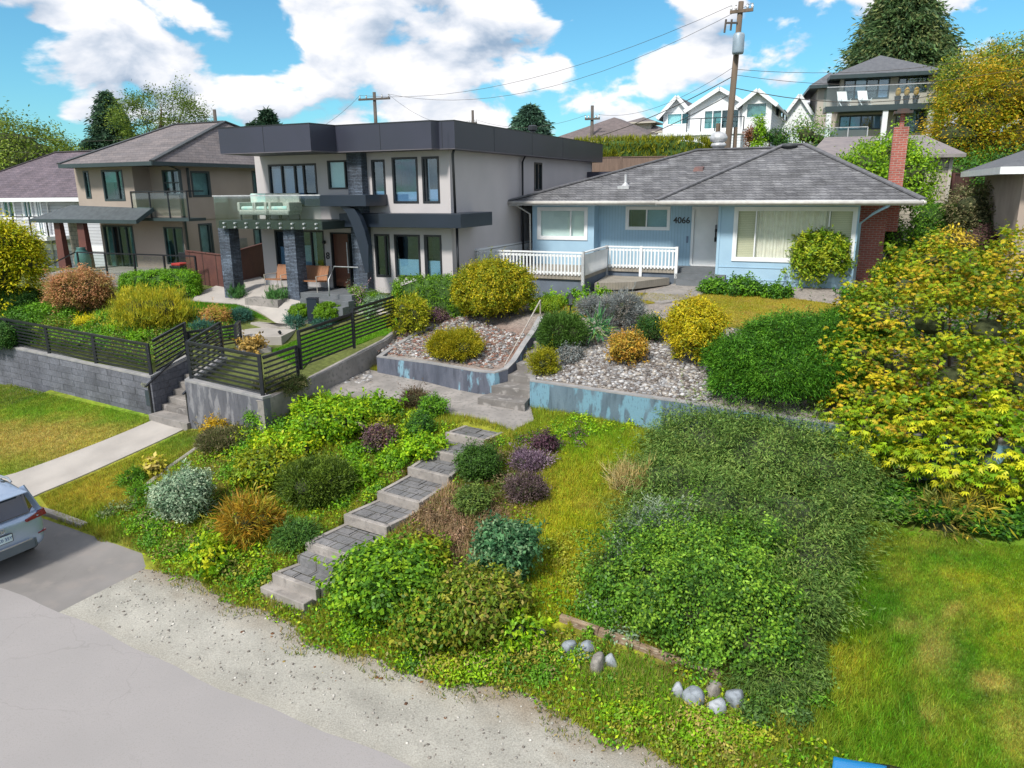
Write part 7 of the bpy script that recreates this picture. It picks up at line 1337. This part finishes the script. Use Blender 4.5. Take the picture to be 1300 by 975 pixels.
def ground_leaves(name, label, poly, hf, n, leaf, cols, hgt, seed, style='leafy', lift=.0, kind='stuff', cat='ground cover', colf=None, lump=0):
    rg = np.random.default_rng(seed); P = np.array(poly); q = rg.uniform(P.min(0), P.max(0), (n * 4, 2)); q = q[inpoly(q[:, 0], q[:, 1], poly)]; q = q[~clear(q)][:n]; n = len(q); z = hf(q[:, 0], q[:, 1]); bmp = (smooth_noise(q[:, 0], q[:, 1], 3, seed) * .5 + .5) * lump if lump else 0
    pts = np.c_[q, z + lift + bmp + rg.random(n) * hgt]; N_ = np.c_[rg.normal(size=(n, 2)) * .4, np.ones(n)]; C = pick(cols, n, rg) if colf is None else colf(q[:, 0], q[:, 1]) * rg.uniform(.75, 1.35, (n, 1)) * (1 + .12 * rg.normal(size=(n, 3)))
    o = leaf_mesh(name, pts, N_, leaf[0], leaf[1], np.clip(C, .003, .9), style, rng=rg); tag(o, label, cat, None, kind); return o
ivy = pxy([(1065, 545), (1110, 560), (1200, 560), (1330, 540), (1340, 690), (1240, 688), (1180, 680), (1120, 668), (1085, 655), (1070, 620)], G_low)
ground_leaves('ivy', 'dark green ivy covering the bank under the maple', ivy, G_low, 34000, (.10, .075), DARK + MID + [(.10, .24, .015)], .16, 5, lift=.02, lump=.35)
S('fern', 'tall golden brown fern on the ivy bank', 'fern', 1140, 668, 60, 120, (.30, .05), FERN + [(.20, .22, .02)], style='spray', cover=1.3, droop=.4, tuft=.16, nb=4) if False else None
mass('fern', 'golden fern in the shade at the left foot of the maple', 'fern', [(1120, 610, .4, .7)], (.22, .026), [(.22, .20, .03), (.3, .22, .03), (.14, .14, .02)], 'spray', cover=1.6, droop=.4, tuft=.14)
mass('fern', 'tall yellow green fern standing in the ivy', 'fern', [(1235, 655, .34, .9), (1222, 668, .28, .6)], (.24, .028), [(.30, .27, .02), (.2, .22, .02), (.4, .3, .03)], 'spray', cover=1.5, droop=.35, tuft=.16)
mass('fern', 'brownish drooping fern at the edge of the right lawn', 'fern', [(1185, 668, .4, .5), (1200, 672, .3, .35)], (.22, .026), [(.16, .17, .03), (.26, .2, .04), (.1, .13, .02)], 'spray', cover=1.6, droop=.5, tuft=.14)
# --- trees and hedges up the hill on the right
hedge('clipped_hedge', 'square dark green hedge block right of the brick chimney', tuple(Dp(1160, 320, 31)), tuple(Dp(1214, 322, 31)), 1.6, 1.9, (.08, .045), [(.03, .10, .012), (.06, .16, .015), (.14, .28, .02)], cover=2.4)
def T_(name, label, px, pyb, y, lst, leaf, cols, **kw): b0_ = Dp(px, pyb, y); g_ = float(G(np.array([b0_[0]]), np.array([b0_[1]]))[0]); b0_[2] = min(b0_[2], g_); return tree(name, label, b0_, pblobs(b0_, lst), leaf, cols, **kw)
T_('round_tree', 'bright green rounded tree behind the brick chimney', 1120, 260, 33.5, [(1095, 215, 33, 1.1, .9), (1125, 210, 34, 1.4, .9), (1155, 225, 33, 1.1, .9), (1110, 240, 32.5, 1.0), (1160, 250, 32.5, .8), (1130, 195, 34, .9, .7)], (.16, .07), [(.16, .30, .012), (.24, .38, .014), (.09, .2, .01)], cover=2.2, spacing=.4, tuft=.18)
T_('green_shrub_tree', 'green shrubbery between the hedge block and bungalow corner', 1130, 330, 29, [(1135, 300, 29, .6, 1.2), (1120, 290, 30, .5, 1)], (.12, .06), MID + BRIGHT[:1], cover=2, spacing=.3, tuft=.14)
T_('golden_tree', 'large golden orange tree at the upper right', 1262, 250, 46, [(1243, 150, 46, 2.1), (1282, 130, 47, 2.7), (1320, 120, 46, 3.0), (1215, 175, 45, 1.7), (1255, 190, 45, 2.2), (1300, 180, 45, 2.6), (1240, 215, 44, 1.5), (1225, 130, 47, 1.5)], (.20, .09), [(.42, .28, .015), (.30, .26, .012), (.20, .24, .012), (.5, .33, .02), (.12, .18, .012)], cover=2.0, spacing=.8, tuft=.35, style='flat', droop=.2)
T_('green_tree', 'olive green tree rising behind the golden tree at right', 1262, 200, 62, [(1235, 100, 62, 2.6), (1270, 90, 63, 2.6), (1305, 85, 62, 3.0), (1222, 120, 62, 2.0)], (.24, .11), [(.14, .22, .03), (.24, .26, .02), (.08, .15, .02), (.34, .28, .02)], cover=2.0, spacing=.9, tuft=.4)
T_('bronze_shrub', 'bronze green lace leafed shrub left of the right edge house', 1245, 310, 30, [(1235, 262, 30, 1.0), (1262, 255, 31, 1.1), (1250, 280, 29.5, 1.0), (1275, 270, 30, .8), (1225, 280, 30, .6)], (.14, .05), [(.15, .15, .07), (.22, .19, .1), (.09, .11, .04)], cover=2.0, spacing=.35, tuft=.16, style='flat', droop=.3)
T_('dark_shrub', 'very dark green shrub under the bronze shrub', 1240, 350, 28, [(1235, 320, 28, .8), (1262, 318, 28, .9), (1280, 300, 28.5, .8)], (.12, .06), DARK, cover=2.2, spacing=.3, tuft=.14)
T_('purple_shrub', 'dusky purple shrub behind the white marker post', 1235, 330, 27, [(1238, 306, 27, .45), (1250, 300, 27.3, .4)], (.09, .04), [(.10, .05, .05), (.14, .08, .07)], cover=2.0, spacing=.2, tuft=.1)
T_('dark_tree', 'dark green tree behind the golden tree beside the tan garage', 1225, 250, 42, [(1215, 225, 42, 1.5), (1240, 235, 41, 1.4), (1265, 225, 41, 1.6)], (.16, .08), DARK + MID, cover=2.0, spacing=.5, tuft=.25)
# --- conifers: tiers of drooping sprays round a trunk
def conifer(name, label, px, pyb, pyt, y, rad, cols, leaf=(.7, .22), dens=1.0, jag=.25, group=None, power=1.0):
    b = Dp(px, pyb, y); tp = Dp(px, pyt, y); h = float(tp[2] - b[2]); rng = np.random.default_rng(sum(map(ord, label))); root = thing(name, label, 'tree', tuple(map(float, b)), 0, group)
    nb = int(34 * dens * 6); P, N_, Gi = [], [], []
    for i in range(nb):
        f = rng.random() ** .85; a = rng.uniform(0, 6.283); R_ = rad * (1 - f) ** power * rng.uniform(1 - jag, 1 + jag * .6) + .15; z = h * f; m = max(10, int(110 * R_ / rad * 1.6)); s_ = rng.random(m) ** .7
        x = np.c_[np.cos(a) * R_ * s_, np.sin(a) * R_ * s_, z - .28 * R_ * s_ ** 1.6 + .0 * s_] + rng.normal(size=(m, 3)) * np.c_[.10 * R_ + .1, .10 * R_ + .1, .05 * R_ + .08]; P.append(x); N_.append(np.c_[np.full(m, np.cos(a)), np.full(m, np.sin(a)), np.full(m, -.25)]); Gi.append(np.full(m, i))
    P, N_, Gi = map(np.concatenate, (P, N_, Gi)); leaf_mesh('crown', P, N_, leaf[0], leaf[1], pick(cols, len(P), rng, Gi, nb), 'spray', root, rng=rng, droop=.35)
    B().tube([(0, 0, -3), (0, 0, h * .6), (0, 0, h * .97)], [.035 * h * .6, .012 * h, .03], 8).build('trunk', M_bark, root)
    cb = B(); cb.lathe([(rad * .55, h * .02), (rad * .45, h * .3), (rad * .22, h * .65), (.03, h * .93)], (0, 0, 0), 12); cb.build('crown_core', pm('conifer_core', (.02, .035, .015), (.015, .028, .012), 3, .95), root); return root  # added solid dark cone fills the middle of the crown
CON = [(.07, .13, .05), (.10, .17, .06), (.05, .09, .04), (.16, .19, .07)]
conifer('tall_conifer', 'tall broad conifer towering behind the beige balcony house', 1138, 110, -40, 82, 6.0, CON, (.55, .16), 3.6, power=.62)
conifer('tall_conifer', 'tall dark conifer behind the beige house at left', 148, 215, 116, 95, 4.2, [(.04, .09, .05), (.06, .12, .06), (.03, .06, .04)], (.5, .16), 1.7, power=.8)
conifer('conifer', 'small dark conifer left of the tall one', 122, 215, 176, 92, 2.4, [(.035, .08, .05), (.05, .10, .06)], (.6, .24), 1.0)
conifer('conifer', 'dark pointed conifer above the modern roof at left', 343, 190, 139, 100, 2.9, [(.025, .06, .035), (.04, .08, .045)], (.8, .26), .6, jag=.5)
conifer('conifer', 'small conifer just left of the dark pointed one', 322, 190, 156, 100, 1.6, [(.025, .06, .035), (.04, .08, .045)], (.6, .24), .5, jag=.4)
conifer('conifer', 'blue green conifer above the modern house roof', 673, 190, 134, 95, 2.9, [(.06, .12, .08), (.08, .16, .10), (.04, .08, .06)], (.6, .22), 1.6, power=.6)
T_('broadleaf_tree', 'airy broad deciduous tree beside the tall dark conifer', 208, 210, 90, [(180, 150, 90, 3.0, .6), (205, 138, 90, 3.4, .6), (232, 150, 90, 3.0, .6), (215, 165, 89, 2.8, .6), (185, 170, 89, 2.4, .6), (245, 163, 90, 1.6, .6)], (.26, .13), [(.12, .19, .03), (.18, .24, .04), (.07, .12, .02)], cover=1.7, spacing=1.2, tuft=.5, lump=.3, corec=0, style='flat', trunk_r=.35)
T_('broadleaf_tree', 'rounded olive green tree at the left edge of the skyline', 20, 240, 80, [(-15, 195, 80, 4.2), (20, 190, 80, 4.0), (50, 200, 80, 3.4), (75, 212, 80, 2.6, .7), (30, 215, 79, 4.0)], (.30, .15), [(.13, .20, .02), (.20, .26, .03), (.08, .13, .02)], cover=1.6, spacing=1.3, tuft=.6, lump=.25)
T_('broadleaf_tree', 'open crowned tree with dark twigs right of the skyline tree', 62, 225, 95, [(58, 188, 95, 2.6, .6), (72, 196, 95, 2.2, .6)], (.26, .12), [(.07, .12, .03), (.1, .16, .04)], cover=.9, spacing=1.0, tuft=.45, corec=0)
for i, (a, b_, r, l) in enumerate(((100, 222, 3, 'low green tree on the skyline beside the small conifer'), (-20, 232, 5, 'dark low tree behind the purple roof'), (1024, 172, .9, 'low conifer shrub beside the white house'), (300, 205, 3, 'low dark tree behind the beige roof'))):
    T_('skyline_tree', l, a, b_ + 15, 85 if a < 900 else 50, [(a, b_, 85 if a < 900 else 50, r), (a + 14, b_ + 5, 85 if a < 900 else 50, r * .8)], (.16, .08), MID + [(.15, .2, .03)], cover=1.4, spacing=1.0, tuft=.5)
for i, (a, b_) in enumerate(((951, 170), (963, 168), (977, 170), (985, 172), (993, 174))):
    T_('small_cypress', ('leftmost reddish', 'bright green', 'dark second', 'dark third', 'rightmost dark')[i] + ' small cypress before the white house wall', a, 186, 50, [(a, b_ + 4, 50, .28 if i != 1 else .5, 2.2)], (.18, .05), [[(.2, .08, .04)], BRIGHT[:2], DARK, DARK, DARK][i], cover=2, spacing=.3, tuft=.1, trunk_r=.04, group='small cypresses behind the shingle roof')
# ---------------------------------------------------------------- grass, weeds and dry stalks
def poly_px(lst): return pxy(lst, G_low)
gl_ = poly_px([(-60, 500), (12, 488), (200, 534), (60, 598), (20, 604), (-70, 640)]); gl2 = poly_px([(50, 630), (150, 588), (238, 547), (290, 545), (225, 590), (172, 632), (150, 690), (125, 688), (112, 672), (66, 652)])
ground_leaves('lawn_grass', 'yellowed patchy grass of the left lawn', gl_, G_low, 60000, (.055, .012), None, .01, 1, 'blade', colf=yardcol, cat='grass')
ground_leaves('lawn_grass', 'yellow green grass strip between walk and edging', gl2, G_low, 34000, (.06, .013), None, .01, 2, 'blade', colf=yardcol, cat='grass')
rlawn = poly_px([(1085, 662), (1180, 682), (1340, 695), (1480, 1010), (1180, 1010), (1010, 990), (990, 900), (1020, 860), (1060, 740)])
ground_leaves('lawn_grass', 'mown green and brown patchy grass of the right lawn', rlawn, G_low, 150000, (.05, .014), None, .01, 3, 'blade', colf=yardcol, cat='grass')
mid_l = poly_px([(700, 525), (860, 545), (850, 600), (800, 660), (770, 740), (720, 800), (680, 790), (700, 700), (640, 600), (660, 545)])
ground_leaves('lawn_grass', 'yellow green grass slope in the middle of the front yard', mid_l, G_low, 60000, (.075, .016), None, .03, 4, 'blade', colf=lambda x, y: yardcol(x, y) * 1.15, cat='grass')
ground_leaves('clover', 'bright clover and small weeds on the middle slope', mid_l, G_low, 16000, (.05, .035), LIME + BRIGHT[:2], .04, 24, cat='ground cover')
slope_all = [UV(u, v_of(u) - .12 + .1 * math.sin(u * 5)) for u in np.arange(-12.2, 6.5, .25)] + pxy([(1000, 930), (985, 890), (760, 800), (700, 690), (640, 570), (600, 545), (400, 500), (330, 535), (290, 548), (225, 592), (172, 634), (145, 668)], G_low)
yard_v = [p for p in yard]; slope2 = [UV(u, v_of(u) - .1 if u > -12.5 else v_of(-12.5) + .36) for u in np.arange(-15.5, 3.5, .25)] + [off(V2, -2, 1.2), off(V2, -2, .2)] + yard[yard.index(off(V0, 0, .3)):yard.index(off(B0, .1, .3)) + 1] + pxy([(290, 548), (225, 592), (172, 634), (66, 655)], G_low)
ground_leaves('slope_grass', 'rough uncut grass covering the front slope', slope2, G_low, 170000, (.13, .014), None, .02, 5, 'blade', colf=lambda x, y: yardcol(x, y) * 1.1, cat='grass')
def weedcol(x, y):
    px, py = proj(x, y, G_low(x, y)); rg = np.random.default_rng(3); g = pick(MID + BRIGHT + [(.2, .19, .05)], len(x), rg); b = pick([(.14, .09, .06), (.20, .13, .08), (.24, .17, .09), (.10, .08, .04)], len(x), rg)
    w = np.exp(-(((px - 575) / 62) ** 2 + ((py - 672) / 42) ** 2)) + np.exp(-(((px - 640) / 50) ** 2 + ((py - 615) / 40) ** 2)) * .8 + np.exp(-(((px - 845) / 40) ** 2 + ((py - 595) / 22) ** 2))
    return np.where((rg.random(len(x)) < w * 1.1)[:, None], b, g)
ground_leaves('slope_weeds', 'small leafy weeds scattered over the front slope', slope_all, G_low, 34000, (.065, .04), None, .08, 6, lump=.06, colf=weedcol)
edge_ = [UV(u, v_of(u) - .35 + .15 * math.sin(u * 4)) for u in np.arange(-11.8, 7, .2)] + [UV(u, v_of(u) + .7) for u in np.arange(7, -11.8, -.2)]
ground_leaves('edge_weeds', 'straw and weeds creeping over the gravel edge', edge_, G_low, 15000, (.08, .016), [(.24, .2, .05), (.16, .2, .02), (.10, .16, .02), (.3, .24, .1)], .03, 7, 'spray')
ground_leaves('long_grass', 'long bright green grass beside the lower rocks', poly_px([(740, 850), (800, 835), (870, 880), (880, 930), (800, 910), (730, 880)]), G_low, 6000, (.16, .014), [(.12, .28, .015), (.16, .32, .018), (.26, .30, .04), (.3, .26, .08)], .02, 8, 'blade', cat='grass')
ground_leaves('dry_stalks', 'pinkish straw seed stalks beside the garden stairs', poly_px([(520, 650), (560, 610), (600, 640), (650, 660), (640, 700), (600, 720), (560, 700), (540, 680)]), G_low, 2000, (.22, .012), [(.42, .26, .16), (.5, .34, .2), (.3, .2, .11)], .04, 9, 'blade', cat='dry stalks')
ground_leaves('upper_grass', 'dry yellow grass of the bungalow lawn', lawn66, lambda x, y: t66h(x, y) + .03, 45000, (.05, .014), None, .01, 10, 'blade', colf=lambda x, y: L66c(x, y) * 1.05, cat='grass')
for pz, sd_, nn, lb in ((lawn12, 11, 22000, 'bright green grass beside the patio walk'), (lawn12b, 12, 22000, 'bright green grass behind the stepped fence'), (lawn1, 13, 8000, 'green grass inside the long slatted fence')): ground_leaves('green_grass', lb, pz, lambda x, y: t12h(x, y) + .03, nn, (.05, .014), None, .01, sd_, 'blade', colf=L12c, cat='grass')
bedm = pxy([(30, 440), (60, 405), (160, 392), (240, 395), (300, 415), (300, 428), (245, 446), (190, 470), (60, 442)], t12h)
ground_leaves('bed_cover', 'mixed low plants in the bed behind the long fence', bedm, t12h, 16000, (.08, .04), MID + [(.18, .2, .02), (.12, .1, .05)], .12, 14, lump=.15)
ground_leaves('bed_cover', 'dark leafy cover under the trees right of the bungalow', pxy([(1100, 390), (1130, 352), (1300, 352), (1330, 470), (1180, 470), (1120, 430)], t66h), t66h, 16000, (.10, .06), DARK + MID, .25, 15, lump=.3)
_hl = [tuple(Dp(1100, 300, 31)[:2]), tuple(Dp(1340, 300, 27)[:2]), tuple(Dp(1400, 250, 60)[:2]), tuple(Dp(1190, 250, 60)[:2]), tuple(Dp(1120, 250, 36)[:2])]
ground_leaves('hill_cover', 'mixed green shrubbery covering the hillside at right', _hl, lambda x, y: G(x, y), 22000, (.22, .12), DARK + MID, .5, 16, lump=.6)
undergrowth('undergrowth', 'tangled bright green weeds covering the left front slope', [(430, 560, 110, 40, 60, .12, .34, BRIGHT + LIME[:1] + MID), (330, 600, 60, 30, 22, .12, .3, BRIGHT + MID + [(.25, .25, .03)]), (250, 700, 110, 34, 55, .1, .26, MID + BRIGHT + [(.2, .2, .05), (.24, .2, .07)]), (330, 730, 60, 16, 16, .08, .2, MID + [(.24, .25, .03)]),
  (460, 640, 60, 22, 22, .1, .24, BRIGHT + MID), (180, 660, 40, 24, 16, .08, .2, [(.15, .19, .08), (.2, .2, .08)] + MID), (300, 560, 60, 20, 22, .08, .2, [(.17, .15, .06), (.12, .15, .04), (.22, .18, .09)]), (430, 700, 40, 10, 10, .08, .18, BRIGHT)], (.065, .036), 51)
undergrowth('undergrowth', 'tangled weeds and dry growth along the lower right slope', [(600, 850, 110, 24, 40, .1, .26, BRIGHT + MID + [(.28, .26, .04), (.3, .24, .1)]), (700, 840, 40, 16, 10, .08, .16, MID + [(.28, .27, .03)]), (900, 930, 90, 26, 34, .08, .2, BRIGHT[:2] + [(.3, .3, .03), (.34, .27, .08), (.18, .22, .03)]), (820, 900, 50, 16, 12, .07, .15, BRIGHT + [(.3, .3, .04)]), (450, 800, 60, 24, 20, .1, .22, BRIGHT + MID),
  (700, 560, 50, 22, 18, .08, .2, MID + BRIGHT + PURP[:1]), (760, 545, 70, 10, 16, .07, .16, BRIGHT), (650, 610, 50, 40, 22, .08, .22, [(.12, .12, .03), (.18, .13, .07), (.1, .15, .03)]), (850, 600, 30, 20, 12, .08, .18, [(.34, .22, .14), (.2, .2, .05), (.24, .18, .1)]), (575, 670, 40, 34, 40, .05, .14, [(.2, .14, .08), (.15, .10, .06), (.32, .2, .13), (.24, .17, .09)])], (.06, .03), 52)
undergrowth('undergrowth', 'ragged low plants along the foot of the juniper mound', [(1000, 880, 40, 40, 22, .1, .24, MID + JUNI), (760, 780, 30, 50, 22, .1, .22, MID + SAGE[:2]), (730, 720, 20, 40, 12, .08, .18, [(.3, .3, .03), (.2, .26, .02)]), (1060, 720, 20, 40, 14, .08, .2, MID + [(.2, .22, .04)])], (.065, .03), 53)
undergrowth('undergrowth', 'mixed green and bronze planting in the beds of the left gardens', [(140, 425, 80, 12, 30, .15, .35, MID + BRIGHT[:1] + [(.24, .24, .03)]), (290, 425, 20, 8, 8, .12, .25, MID + ORNG[:1]), (470, 395, 30, 8, 10, .12, .25, MID + SAGE[:1]), (60, 400, 40, 10, 12, .2, .4, MID)], (.08, .04), 54)
# ================================================================ CARS
def suv(label, u_rear, v_mid, zg, paint, plate=True, yaw_=None, L=4.5, sc=1.0):
    """x forward from the tail, y to the left, z up"""
    x, y = UV(u_rear, v_mid); root = thing('parked_car', label, 'car', (x, y, zg), (-TH if yaw_ else math.pi - TH))
    st = [  # x, half width low, belt half width, z bottom, z low edge, z belt
     (0.00, .60, .70, .42, .62, .98), (0.05, .80, .82, .34, .55, 1.04), (0.22, .89, .86, .30, .50, 1.08), (.7, .92, .88, .27, .48, 1.08), (1.6, .92, .89, .27, .46, 1.05), (2.8, .92, .88, .27, .46, 1.03), (3.6, .91, .86, .28, .48, .98), (4.1, .86, .80, .30, .50, .90), (4.38, .72, .66, .36, .52, .78), (4.46, .5, .45, .42, .52, .68)]
    vs = []; fs = []; m = 12
    for (X, wl, wb, zb, zl, zt) in st:
        half = [(0, zb), (wl * .75, zb), (wl * .96, zb + .06), (wl, zl), (wl, (zl + zt) / 2), (wb, zt - .04), (wb * .9, zt)]
        half2 = half + [(-a, b) for a, b in half[::-1] if a > 0] + [(0, zt)] if False else half
        ring = half + [(0, zt + .01)] + [(-a, b) for a, b in half[::-1] if a > 0]
        m = len(ring); vs += [(X, a, b) for a, b in ring]
    n = len(st); fs = [(i * m + j, i * m + (j + 1) % m, (i + 1) * m + (j + 1) % m, (i + 1) * m + j) for i in range(n - 1) for j in range(m)] + [tuple(range(m))[::-1], tuple(range((n - 1) * m, n * m))]
    body = mesh_obj('body', np.array(vs), fs, paint, root, smooth=True); s = body.modifiers.new('s', 'SUBSURF'); s.levels = 2; s.render_levels = 2
    # greenhouse: dark glass volume with a painted roof over it
    gh = [(.10, .74, 1.02, .62, 1.04), (.32, .80, 1.05, .66, 1.50), (.75, .83, 1.06, .68, 1.585), (1.6, .84, 1.05, .69, 1.62), (2.5, .83, 1.04, .67, 1.58), (3.1, .79, 1.02, .63, 1.36), (3.55, .72, .99, .66, 1.0)]
    vs = []
    for X, wb, zb, wt, zt in gh: vs += [(X, wb, zb - .06), (X, wb, zb), (X, wt, zt - .03), (X, wt * .85, zt), (X, -wt * .85, zt), (X, -wt, zt - .03), (X, -wb, zb), (X, -wb, zb - .06)]
    m = 8; n = len(gh); fs = [(i * m + j, i * m + (j + 1) % m, (i + 1) * m + (j + 1) % m, (i + 1) * m + j) for i in range(n - 1) for j in range(m)] + [tuple(range(m))[::-1], tuple(range((n - 1) * m, n * m))]
    gl = mesh_obj('side_windows', np.array(vs), fs, pm('car_glass', (.012, .015, .022), (.01, .012, .018), 1, .06, spec=1.0), root, smooth=False)
    # roof skin, 12 mm proud
    rf = [(.16, .70, 1.50), (.32, .66, 1.535), (.75, .70, 1.60), (1.6, .71, 1.635), (2.5, .69, 1.595), (2.75, .67, 1.53)]; vs = []
    for X, w_, z in rf: vs += [(X, w_, z - .10), (X, w_ * .97, z - .03), (X, w_ * .8, z + .005), (X, 0, z + .02), (X, -w_ * .8, z + .005), (X, -w_ * .97, z - .03), (X, -w_, z - .10)]
    m = 7; n = len(rf); fs = [(i * m + j, i * m + j + 1, (i + 1) * m + j + 1, (i + 1) * m + j) for i in range(n - 1) for j in range(m - 1)]
    ro = mesh_obj('roof', np.array(vs), fs, paint, root, smooth=True); so_ = ro.modifiers.new('t', 'SOLIDIFY'); so_.thickness = .02; q = ro.modifiers.new('s', 'SUBSURF'); q.levels = 1; q.render_levels = 2
    if plate: B().box(.02, .2, -.6, .6, 1.485, 1.515).build('spoiler', paint, root, bevel=.02)
    for sg in ((-1, 1) if plate else ()):
        for X0, X1, w0, w1 in ((.12, .34, .80, .68), (1.05, 1.12, .85, .70), (2.05, 2.12, .845, .70), (3.5, 2.7, .77, .67)): B().beam((X0, sg * w0, 1.03), (X1, sg * w1, 1.53), .04, .10).build('pillar', paint, root)
    for sg in ((-1, 1) if plate else ()): B().tube([(.55, sg * .62, 1.60), (.65, sg * .62, 1.67), (2.3, sg * .62, 1.665), (2.45, sg * .62, 1.59)], .022, 8).build('roof_rail', pm('rail_alu', (.55, .57, .6), None, 3, .25, metal=.9), root)
    # tail: window, lamps, plate, bumper
    B().hexa([(.085, -.60, 1.08), (.085, .60, 1.08), (.14, -.60, 1.08), (.14, .60, 1.08), (.27, -.56, 1.47), (.27, .56, 1.47), (.33, -.56, 1.47), (.33, .56, 1.47)]).build('rear_window', pm('rear_glass', (.02, .03, .06), (.015, .02, .045), 1, .08, spec=.9), root); rw_ = root.children[-1]
    B().beam((.07, 0, 1.10), (.09, .5, 1.14), .02, .03).build('wiper', M_black, rw_)
    red = pm('lamp_red', (.22, .006, .01), (.12, .004, .01), 30, .12, spec=.8)
    for sg in (-1, 1): B().hexa([(-.03, sg * .46, .93), (.06, sg * .90, .92), (.10, sg * .46, .93), (.36, sg * .925, .96), (-.02, sg * .46, .98), (.09, sg * .885, 1.05), (.12, sg * .44, .97), (.46, sg * .92, 1.05)]).build('tail_light', red, root, bevel=.01)
    B().hexa([(-.03, -.55, .38), (-.03, .55, .38), (.2, -.55, .38), (.2, .55, .38), (-.03, -.55, .56), (-.03, .55, .56), (.2, -.55, .56), (.2, .55, .56)]).hexa([(-.03, .55, .38), (.3, .905, .38), (.2, .5, .38), (.4, .7, .38), (-.03, .55, .56), (.3, .93, .56), (.2, .5, .56), (.4, .7, .56)]).hexa([(-.03, -.55, .38), (.3, -.905, .38), (.2, -.5, .38), (.4, -.7, .38), (-.03, -.55, .56), (.3, -.93, .56), (.2, -.5, .56), (.4, -.7, .56)]).build('bumper', pm('bumper_grey', (.10, .12, .14), (.07, .09, .11), 2, .5), root, bevel=.02); bp_ = root.children[-1]
    B().box(-.045, -.03, -.5, .5, .57, .59).build('chrome_strip', MATS['rail_alu'], bp_); 
    for sg in (-1, 1): B().hexa([(.02, sg * .66, .60), (.07, sg * .84, .60), (.05, sg * .66, .60), (.12, sg * .84, .60), (.01, sg * .66, .63), (.06, sg * .84, .63), (.05, sg * .66, .63), (.12, sg * .84, .63)]).build('reflector', red, bp_)
    if plate:
        pl_ = B(); pl_.box(-.034, -.02, -.17, .17, .68, .84); pl_ = pl_.build('licence_plate', pm('plate_rim', (.03, .03, .035), None, 3, .4), root); B().box(-.040, -.035, -.152, .152, .693, .827).build('plate_face', pm('plate_white', (.55, .68, .72), None, 3, .4), pl_)
        text('SC0 35Y', .085, 'plate_characters', pm('plate_blue', (.02, .05, .22), None, 3, .4), pl_, (-.043, 0, .757), (R(90), 0, R(-90)), .002)
        em = B(); n_ = 20
        em.tube([(-.03, .055 * math.cos(2 * math.pi * i / n_), .93 + .055 * math.sin(2 * math.pi * i / n_)) for i in range(n_ + 1)], .007, 6)
        for a, b_ in (((-.038, .968), (-.0, .915)), ((0, .915), (.038, .968)), ((-.028, .955), (-.015, .893)), ((-.015, .893), (0, .93)), ((0, .93), (.015, .893)), ((.015, .893), (.028, .955))): em.beam((-.035, a[0], a[1]), (-.035, b_[0], b_[1]), .008, .009)
        em.build('emblem', MATS['rail_alu'], root)
    for X in (.85, 3.55):
        for sg in (-1, 1):
            wh = B(); wh.tube([(X, sg * .72, .34), (X, sg * .93, .34)], .34, 24); ty = wh.build('wheel', pm('tyre', (.02, .02, .02), None, 8, .85), root, bevel=.02)
            B().tube([(X, sg * .92, .34), (X, sg * .94, .34)], .22, 20).build('rim', MATS['rail_alu'], ty)
    return root
M_silver = pm('silver_paint', (.34, .42, .56), (.32, .40, .53), 1, .22, metal=.45, spec=.8)
suv('silver SUV parked at the left edge, rear towards the driveway apron', -14.35, 7.1, .98, M_silver)
M_bluec = pm('blue_car_paint', (.01, .20, .48), (.01, .18, .45), 1, .15, spec=.9)
suv('bright blue car whose roof just shows at the bottom edge', -.2, 7.6, .07, M_bluec, plate=False, yaw_=True)
